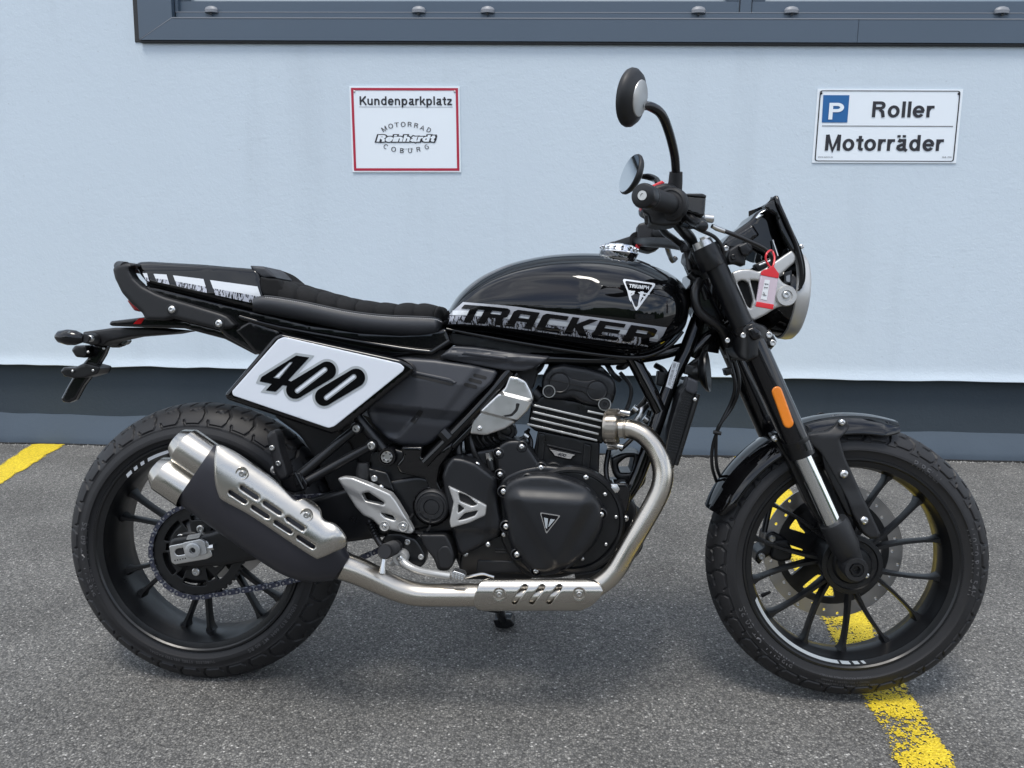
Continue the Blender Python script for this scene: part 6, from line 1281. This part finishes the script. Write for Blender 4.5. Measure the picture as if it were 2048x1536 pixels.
W_ = NS + 1; Fc = [[i * W_ + j, i * W_ + j + 1, (i + 1) * W_ + j + 1, (i + 1) * W_ + j] for i in range(NA) for j in range(NS)]; Fc += [[n0 + q for q in f[::-1]] for f in Fc]
for i in range(NA):
    for j in (0, NS): Fc.append([i * W_ + j, (i + 1) * W_ + j, n0 + (i + 1) * W_ + j, n0 + i * W_ + j])
for j in range(NS):
    for i in (0, NA): Fc.append([i * W_ + j, i * W_ + j + 1, n0 + i * W_ + j + 1, n0 + i * W_ + j])
mud = mk('front_mudguard', V + V2, Fc, M['gloss'], bike, FRONT, 60)
br = shell('mudguard_bracket', rnd([(1679, 839), (1686, 836), (1695, 841), (1699, 853), (1694, 862), (1679, 878), (1690, 915), (1722, 985), (1762, 1070), (1756, 1078), (1738, 1077), (1724, 1064), (1705, 1030), (1694, 1000), (1672, 960), (1640, 905), (1618, 886), (1614, 868), (1635, 864), (1656, 861), (1668, 852)], 5),
     lambda x, y: .082 - .004 * np.clip((1010 - y) / 30, 0, 1) - .010 * np.clip((870 - y) / 15, 0, 1), .070 - .012, M['plastic'], bike, FRONT, er=5, ed=.005, step=6)
mirror(br)
for x, y, r in ((1684, 845, 6.5), (1688, 948, 8.5), (1728, 1041, 8.5)): bolt(x, y, .0745 if y < 860 else .083, r, br, FRONT)
shell('bracket_arm', rnd([(1640, 900), (1654, 905), (1700, 1010), (1706, 1034), (1694, 1030), (1650, 940)], 4), .076, .06, M['satin'], br, FRONT, er=3, ed=.004)
bk = shell('guard_stay', rnd([(1541, 868), (1556, 864), (1572, 880), (1586, 905), (1640, 1010), (1656, 1050), (1640, 1050), (1610, 1000), (1576, 925), (1550, 885)], 5), .075, .05, M['satin'], bike, FRONT, er=3, ed=.004); bolt(1550, 877, .085, 6.5, bk, FRONT)
# caliper on the far side
cal = shell('brake_caliper', rnd([(1532, 1068), (1545, 1062), (1565, 1072), (1580, 1090), (1578, 1110), (1560, 1118), (1548, 1108), (1536, 1112), (1526, 1118), (1518, 1130), (1509, 1120), (1512, 1104), (1528, 1095)], 5), -.055, -.11, M['satin'], bike, FRONT, er=4, ed=.006, step=6)
for x, y in ((1544, 1077), (1523, 1113)): bolt(x, y, -.053, 7, cal, FRONT, kind='cap')
tubepx('caliper_pin', [(1528, 1064, -.06), (1540, 1010, -.07), (1548, 1000, -.08)], .0065, M['hose'], cal, FRONT)
shell('caliper_body', rnd([(1548, 1080), (1575, 1078), (1585, 1100), (1582, 1120), (1560, 1124), (1540, 1116)], 6), -.045, -.10, M['plastic'], cal, FRONT, er=5, ed=.008, step=6)
# ------------------------------------------------------------------ headlamp
hax = V3((1, 0, -.085)); hc_ = P(1577, 592, 0, FRONT)
hl_ = lathe('headlamp', [(-.105, 0), (-.100, .025), (-.085, .048), (-.06, .068), (-.03, .080), (-.008, .0855), (0, .086)], hc_, hax, M['gloss'], bike, FRONT, n=64)
lathe('lamp_rim', [(-.012, .0865), (-.010, .0895), (.004, .0905), (.013, .0885), (.018, .083), (.016, .079), (.010, .078)], hc_, hax, M['silverp'], hl_, FRONT, n=72)
lathe('lamp_glass', [(.010, .079), (.020, .06), (.026, .03), (.028, 0)], hc_, hax, M['wglass'], hl_, FRONT, n=48)
hbk = shell('headlamp_bracket', rnd([(1463, 545), (1480, 539), (1500, 538), (1518, 544), (1535, 534), (1552, 522), (1584, 500), (1592, 512), (1590, 524), (1566, 545), (1556, 553), (1566, 566), (1588, 575), (1592, 595), (1584, 610), (1566, 612), (1552, 616), (1530, 630), (1506, 642), (1494, 630), (1478, 590)], 5), .098, .088, M['silverp'], bike, FRONT, er=4, ed=.004, step=6,
     holes=[rnd([(1474, 564), (1486, 560), (1497, 566), (1506, 600), (1502, 618), (1494, 612)], 4, 2), rnd([(1500, 560), (1520, 562), (1528, 580), (1524, 596), (1512, 604), (1507, 584)], 4, 2)])
mirror(hbk)
lathe('pivot_disc', [(-.02, .020), (.003, .020), (.006, .0185), (.006, .011), (.003, .010), (.003, 0)], P(1572, 592, .100, FRONT), (0, -1, 0), M['silverp'], hbk, FRONT, n=40); bolt(1572, 590, .104, 7.0, hbk, FRONT, kind='cap')
shell('bracket_back', rnd([(1468, 556), (1530, 552), (1560, 570), (1540, 620), (1505, 636), (1486, 600)], 6), .080, .074, M['dark'], hl_, FRONT)
em = shell('lamp_emblem', rnd([(1568, 545), (1584, 540), (1583, 566), (1569, 568)], 2), .0905, .087, M['cover'], hl_, FRONT, er=1.5, ed=.001, step=5); shell('emblem_mark', rnd([(1572, 552), (1580, 549), (1580, 564), (1573, 563)], 2), .0912, None, M['cap'], em, FRONT, step=6)
bolt(1570, 648, .055, 3.4, hl_, FRONT, m=M['satin'])
# fly screen: a curved number-plate shaped panel in front of the instruments
prof = dense([(1553, 394), (1572, 432), (1600, 490), (1612, 525), (1614, 560), (1604, 582)], 8); V = []; NU = 24
for l0 in (0, 1):
    for i, (x, y) in enumerate(prof):
        for j in range(NU + 1):
            s = -1 + 2 * j / NU; wl_ = .105 - .012 * (i / len(prof)) - (.02 if i < 3 else 0) * (1 - i / 3); q = P(x - 7 - (5 if l0 else 0), y, .085, FRONT); V.append(V3((q.x + .012 * (1 - s * s), -s * wl_, q.z)))
W_ = NU + 1; NPF = len(prof); Fc = [[i * W_ + j, i * W_ + j + 1, (i + 1) * W_ + j + 1, (i + 1) * W_ + j] for i in range(NPF - 1) for j in range(NU)]; o_ = NPF * W_; Fc += [[o_ + q for q in f[::-1]] for f in Fc]
for i in range(NPF - 1):
    for j in (0, NU): Fc.append([i * W_ + j, (i + 1) * W_ + j, o_ + (i + 1) * W_ + j, o_ + i * W_ + j])
for j in range(NU):
    for i in (0, NPF - 1): Fc.append([i * W_ + j, i * W_ + j + 1, o_ + i * W_ + j + 1, o_ + i * W_ + j])
scr = mk('fly_screen', V, Fc, M['gloss'], bike, FRONT, 40)
tubepx('screen_rim', [(1538, 408, .088), (1548, 398, .095), (1553, 396, .098), (1558, 410, .103), (1575, 448, .104), (1592, 490, .100), (1602, 530, .096), (1603, 560, .092), (1600, 576, .088)], .0042, M['glossp'], scr, FRONT, n=10)
shell('screen_return', rnd([(1527, 413), (1550, 396), (1557, 402), (1578, 452), (1594, 492), (1590, 505), (1578, 498), (1560, 462), (1552, 430), (1536, 420)], 4), .098, .090, M['glossp'], scr, FRONT, er=3, ed=.004, step=6)
bolt(1603, 493, .07, 5, scr, FRONT); 
ins_ = shell('instrument_pod', rnd([(1440, 492), (1456, 472), (1500, 440), (1512, 424), (1530, 416), (1546, 430), (1560, 468), (1572, 500), (1566, 520), (1530, 515), (1500, 500), (1470, 505), (1448, 512)], 6), .062, -.062, M['gloss'], bike, FRONT, er=10, ed=.016, step=7)
shell('instrument_bezel', rnd([(1510, 436), (1520, 424), (1533, 418), (1530, 430), (1514, 440)], 3), .066, .03, M['chrome'], ins_, FRONT, er=2, ed=.003, step=5)
shell('instrument_back', rnd([(1448, 485), (1505, 448), (1520, 470), (1480, 500), (1452, 502)], 5), .066, .0, M['glossp'], ins_, FRONT, er=5, ed=.008, step=6)
mb = shell('meter_bracket', rnd([(1458, 500), (1476, 488), (1502, 484), (1506, 503), (1492, 512), (1490, 532), (1474, 526), (1458, 528), (1454, 514)], 4), .095, .06, M['plastic'], bike, FRONT, er=4, ed=.005, step=5); bolt(1467, 514, .097, 5.5, mb, FRONT, kind='cap', m=M['satin'])
shell('connector', rnd([(1476, 492), (1494, 484), (1504, 500), (1496, 512), (1484, 510)], 3), .105, .09, M['satin'], mb, FRONT, er=3, ed=.004, step=5)
shell('lamp_stay', rnd([(1506, 530), (1540, 515), (1575, 495), (1580, 520), (1560, 540), (1530, 560)], 6), .060, .045, M['satin'], bike, FRONT, er=2, ed=.002)
tubepx('stay_rod', [(1546, 480, .07), (1556, 512, .08)], .0016, M['alu'], bike, FRONT, sm=1); tubepx('stay_rod', [(1518, 530, .095), (1544, 520, .095)], .0018, M['dwhite'], bike, FRONT, sm=1)
# ------------------------------------------------------------------ handlebar and controls
hb_ = [P(1386, 500, .0, FRONT), P(1382, 480, .05, FRONT), P(1368, 462, .10, FRONT), P(1350, 440, .17, FRONT), P(1341, 418, .24, FRONT), P(1320, 402, .30, FRONT), P(1290, 392, .385, FRONT)]
mirv = lambda v: V3((v.x, -v.y, v.z))
bar = sweep('handlebar', [mirv(v) for v in hb_[:0:-1]] + hb_, .0115, M['satin'], bike, FRONT, n=20, sm=6)
g0, g1 = P(1341, 409, .262, FRONT), P(1296, 394.5, .372, FRONT)
gd = (g1 - g0)
grip = lathe('grip', [(0, .012), (0, .0235), (.004, .0235), (.006, .0175)] + [(x, .0170 + .0008 * (i % 2)) for i, x in enumerate(np.linspace(.010, gd.length - .01, 40))] + [(gd.length - .008, .019), (gd.length, .019), (gd.length, 0)], g0, gd, M['rubber'], bike, FRONT, n=36, ang=50)
lathe('bar_end', [(0, .0165), (.003, .0195), (.022, .0200), (.026, .0185), (.027, .0165), (.0275, .0085), (.0265, .008), (.0265, 0)], g1, gd, M['satin'], grip, FRONT, n=40)
lathe('bar_end_screw', [(0, .0078), (.002, .0075), (.002, .0032), (0, .003), (0, 0)], g1 + gd.normalized() * .0267, gd, M['zinc'], grip, FRONT, n=24)
gm = mir_front(grip); g_f = link('grip', gm, None, bike, FRONT)
sw_ = shell('throttle_housing', rnd([(1308, 372), (1330, 366), (1348, 369), (1360, 384), (1366, 405), (1364, 440), (1352, 450), (1322, 453), (1300, 448), (1296, 430), (1284, 424), (1282, 410), (1296, 395)], 6), .262, .205, M['plastic'], bike, FRONT, er=6, ed=.010, step=5)
shell('housing_slot', rnd([(1290, 432), (1296, 430), (1297, 448), (1291, 446)], 2), .264, .25, M['dark'], sw_, FRONT, step=5); bolt(1356, 421, .264, 2.4, sw_, FRONT)
lathe('throttle_drum', [(-.01, .030), (0, .030), (.004, .028), (.006, .024)], g0, gd, M['plastic'], sw_, FRONT, n=36)
shell('kill_switch', rnd([(1300, 372), (1324, 361), (1330, 366), (1306, 378)], 2), .24, .21, M['redpl'], sw_, FRONT, er=2, ed=.003, step=4)
shell('start_button', rnd([(1279, 412), (1285, 408), (1290, 418), (1282, 420)], 2), .255, .235, M['redpl'], sw_, FRONT, er=2, ed=.003, step=4)
ms = shell('master_cylinder', rnd([(1364, 424), (1384, 420), (1404, 432), (1414, 440), (1410, 450), (1388, 452), (1366, 445)], 4), .215, .165, M['glossp'], bike, FRONT, er=4, ed=.005, step=5)
shell('fluid_reservoir', rnd([(1371, 390), (1375, 388), (1408, 391), (1412, 395), (1409, 430), (1404, 434), (1372, 424), (1368, 418)], 3), .225, .170, M['glossp'], ms, FRONT, er=3, ed=.005, step=5)
shell('reservoir_lid', rnd([(1370, 387), (1405, 387), (1413, 391), (1412, 396), (1370, 392)], 2), .229, .166, M['satin'], ms, FRONT, er=2, ed=.003, step=5)
tubepx('banjo_bolt', [(1408, 436, .20), (1426, 438, .20), (1427, 438, .20)], [.0075, .0075, .006], M['zinc'], ms, FRONT, sm=1, n=12)
tubepx('brake_lever', [(1372, 428, .205), (1386, 442, .235), (1396, 448, .28), (1398, 450, .36), (1402, 451, .372)], [.009, .009, .0075, .0065, .0085], M['satin'], bike, FRONT, sm=3, ry=.8)
lathe('lever_ball', [(-.01, 0), (-.007, .007), (0, .0095), (.007, .007), (.01, 0)], P(1405, 452, .375, FRONT), (0, -1, 0), M['satin'], bike.children[-1], FRONT, n=20)
tubepx('hose_ferrule', [(1424, 452, .20), (1434, 457, .195), (1450, 463, .185)], [.004, .0048, .0042], M['zinc'], ms, FRONT, sm=1, n=10)
bh = tubepx('brake_line', [(1448, 462, .187), (1470, 470, .175), (1500, 483, .155), (1525, 495, .14), (1540, 508, .13), (1545, 522, .12), (1535, 545, .09)], .0040, M['hose'], bike, FRONT, n=10)
tubepx('throttle_cable', [(1362, 440, .20), (1400, 460, .14), (1430, 475, .11), (1446, 500, .10), (1446, 530, .09)], .0038, M['hose'], bike, FRONT, n=10)
tubepx('wiring_loom', [(1318, 448, .20), (1330, 465, .14), (1350, 480, .08), (1372, 500, .06), (1380, 540, .06)], .0065, M['hose'], bike, FRONT, n=10)
tubepx('wiring_loom', [(1400, 560, .06), (1390, 590, .07), (1400, 625, .07), (1440, 655, .06), (1456, 690, .04)], .0095, M['hose'], bike, FRONT, n=10)
tubepx('wiring_loom', [(1378, 548, .05), (1400, 570, .05), (1412, 600, .05)], .008, M['hose'], bike, FRONT, n=10)
shell('steering_lock', rnd([(1380, 545), (1404, 552), (1430, 600), (1452, 640), (1440, 668), (1402, 640), (1380, 600)], 8), .055, -.05, M['glossp'], bike, FRONT, er=6, ed=.01)
# far side controls
fs = shell('switch_cluster', rnd([(1276, 448), (1292, 444), (1318, 452), (1322, 480), (1318, 498), (1300, 505), (1280, 500), (1274, 480)], 5), -.24, -.29, M['plastic'], bike, FRONT, er=4, ed=.006, step=5)
shell('horn_button', rnd([(1272, 488), (1279, 487), (1279, 498), (1272, 499)], 1.5), -.235, -.26, M['redpl'], fs, FRONT, step=5)
cl2 = tubepx('clutch_lever', [(1330, 478, -.2), (1336, 500, -.26), (1340, 512, -.34), (1345, 522, -.37), (1351, 516, -.38)], [.007, .0065, .006, .006, .007], M['satin'], bike, FRONT, sm=3)
lathe('clutch_perch', [(-.02, .016), (.02, .016), (.022, .01), (.022, 0)], P(1318, 466, -.2, FRONT), (0, -1, 0), M['satin'], cl2, FRONT, n=20)
# mirrors
def mirror_head(c, l, ax, r, side):
    a = V3(ax).normalized(); cc_ = P(*c, l, FRONT)
    o = lathe('mirror', [(.0, 0), (.0, r * .90), (.001, r * .96), (.005, r * 1.0), (.010, r * .985), (.017, r * .86), (.0215, r * .66), (.022, r * .64), (.022, 0)], cc_, a, M['plastic'], bike, FRONT, n=64, ang=40)
    lathe('mirror_glass', [(-.0005, r * .92), (-.001, 0)], cc_, a, M['glass'], o, FRONT, n=48)
    lathe('mirror_back_plate', [(.0215, r * .62), (.0235, r * .61), (.024, r * .59), (.024, 0)], cc_, a, M['silverp'], o, FRONT, n=48)
    return o, cc_, a
mo, mc, ma = mirror_head((1254, 195), .385, (.88, -.44, -.20), .0445, 1)
js = mc + ma * .030
mst = tubepx('mirror_stem', [(1281, 212, .375), (1300, 213, .36), (1322, 228, .34), (1337, 262, .31), (1349, 310, .27), (1352, 348, .245), (1353, 352, .24)], [.0055, .0075, .0078, .0078, .0078, .0078, .0078], M['glossp'], mo, FRONT, n=16)
lathe('stem_joint', [(-.006, .0065), (.0, .0075), (.006, .0065)], P(1279, 212, .376, FRONT), (1, 0, -.1), M['satin'], mo, FRONT, n=16)
tubepx('stem_boot', [(1352, 344, .245), (1351, 362, .24), (1349, 380, .235)], [.0115, .0125, .0135], M['rubber'], mo, FRONT, sm=1, n=20)
mo2, mc2, ma2 = mirror_head((1258, 347), -.36, (.80, .30, -.25), .0525, -1)
tubepx('mirror_stem', [(1284, 353, -.35), (1298, 354, -.34), (1312, 360, -.32), (1317, 372, -.29), (1318, 400, -.26), (1316, 450, -.25)], [.006, .0085, .0085, .0085, .0085, .0085], M['glossp'], mo2, FRONT, n=14)

# ================================================================== key tag hanging from the brake line
kt = shell('key_tag', rnd([(1522.5, 543), (1529, 539), (1537, 537), (1543, 532), (1548, 533), (1553, 541), (1558, 547), (1556.5, 557), (1546, 619), (1511, 613)], 2, 3), .212, .206, M['clearpl'], None, FRONT, er=1.5, ed=.001, step=5)
tag(kt, 'red and clear plastic key tag marked F 11 hanging beside the headlamp bracket', 'key tag')
kl = .2128
shell('tag_head', rnd([(1522.5, 543), (1529, 539), (1537, 537), (1543, 532), (1548, 533), (1553, 541), (1558, 547), (1556.5, 557), (1521, 550)], 2, 3), kl, .2125, M['redpl'], kt, FRONT, er=1, ed=.0005, step=5)
shell('tag_foot', rnd([(1513.2, 603), (1547.8, 609), (1546, 619), (1511, 613)], 1.5, 2), kl, .2125, M['redpl'], kt, FRONT, er=1, ed=.0005, step=5)
pl_ = shell('paper_slip', [(1529.5, 559), (1540, 560.5), (1533.5, 600.5), (1521.5, 598)], kl, .2125, M['bead'], kt, FRONT, step=8)
letterpx('tag_lettering', 'F 11', (1532.5, 592), (1537.5, 566), 7.5, kl + .0006, M['signk'], pl_, FRONT, .13, gap=.1)
tubepx('tag_loop', [(1541, 536, .209), (1532, 520, .209), (1533, 508, .209), (1540, 501, .200), (1545, 503, .19), (1549, 515, .20), (1547, 530, .209), (1543, 536, .209)], .0019, M['redpl'], kt, FRONT, n=8)

# ================================================================== across the yard, seen only as reflections in the paint
def mleaf():
    return mat('leaf_green', (.045, .085, .022), .6, var=.5, vs=.8)
ML = mleaf(); MT = mat('bark', (.10, .075, .055), .9, var=.3, vs=8)
def tree(x, y, h, rx):
    root = bpy.data.objects.new('tree', None); C.objects.link(root); root.location = (x, y, 0); bpy.context.view_layer.update(); FRM[root] = Matrix.Translation((x, y, 0))
    tr = sweep('trunk', [V3((0, 0, -.1)), V3((.1, .05, h * .3)), V3((0, .1, h * .6)), V3((.05, 0, h * .85))], [.22, .18, .11, .04], MT, root, FRM[root], sm=3, n=10)
    n = 2600; rng = np.random; cl = rng.randn(26, 3) * [rx * .45, rx * .45, h * .17] + [0, 0, h * .62]
    c = cl[rng.randint(0, 26, n)] + rng.randn(n, 3) * [rx * .20, rx * .20, h * .075]; V = []; Fc = []
    d1 = rng.randn(n, 3); d1 /= np.linalg.norm(d1, axis=1)[:, None]; d2 = np.cross(d1, rng.randn(n, 3)); d2 /= np.linalg.norm(d2, axis=1)[:, None]
    for i in range(n):
        s = .16 + .12 * random.random(); b = len(V); V += [c[i] - d1[i] * s, c[i] + d2[i] * s * .6, c[i] + d1[i] * s, c[i] - d2[i] * s * .6]; Fc.append([b, b + 1, b + 2, b + 3])
    mk('crown', V, Fc, ML, root, FRM[root], 10, fix=False); return root
for i, (x, y, h, rx, lb_) in enumerate(((-13, -19, 7.5, 3.6, 'tall leafy tree across the yard, leftmost, mirrored in the tank'), (-7, -24, 6.2, 3.2, 'lower leafy tree across the yard, second from the left in reflections'), (-20, -27, 8.5, 4.2, 'broad tree far back at the left of the yard'), (19, -30, 6.5, 3.6, 'leafy tree beyond the pale hall across the yard'))):
    tag(tree(x, y, h, rx), lb_, 'tree', 'trees across the yard')
hg_ = []
hedge = gridplane('tree_row', -45, 45, -.9, .9, 200, 8, lambda x, y: 6.0 + 1.0 * np.sin(x * .35) + .6 * np.sin(x * 1.1 + 1) + .35 * np.random.randn(*x.shape), ML); hedge.matrix_world = Matrix.Translation((0, -32, 0))
me = hedge.data; bm = bmesh.new(); bm.from_mesh(me); r_ = bmesh.ops.extrude_face_region(bm, geom=[e for e in bm.edges if e.is_boundary])
for v in r_['geom']:
    if isinstance(v, bmesh.types.BMVert): v.co.z = -.1
bm.to_mesh(me); bm.free(); tag(hedge, 'tall dark row of trees closing the far side of the yard', 'tree row')
hall = bpy.data.objects.new('hall', None); C.objects.link(hall); hall.location = (9.5, -24, 0); FRM[hall] = Matrix.Translation((9.5, -24, 0)); tag(hall, 'low pale industrial hall with dark windows across the yard', 'building')
box('wall', (0, -3, 2.0), (13, 7, 4.0), mat('hall_plaster', (.42, .41, .39), .8, var=.08, vs=.7), hall, FRM[hall], bev=.02)
box('roof', (0, -3, 4.15), (13.6, 7.6, .3), M['frame'], hall, FRM[hall], bev=.03)
for i in range(5): wv = box('window', (-5 + 2.5 * i, .53, 2.5), (1.5, .06, 1.1), M['frame'], hall, FRM[hall], bev=.01); box('pane', (-5 + 2.5 * i, .565, 2.5), (1.36, .02, .96), M['wglass'], wv, FRM[hall], bev=0)
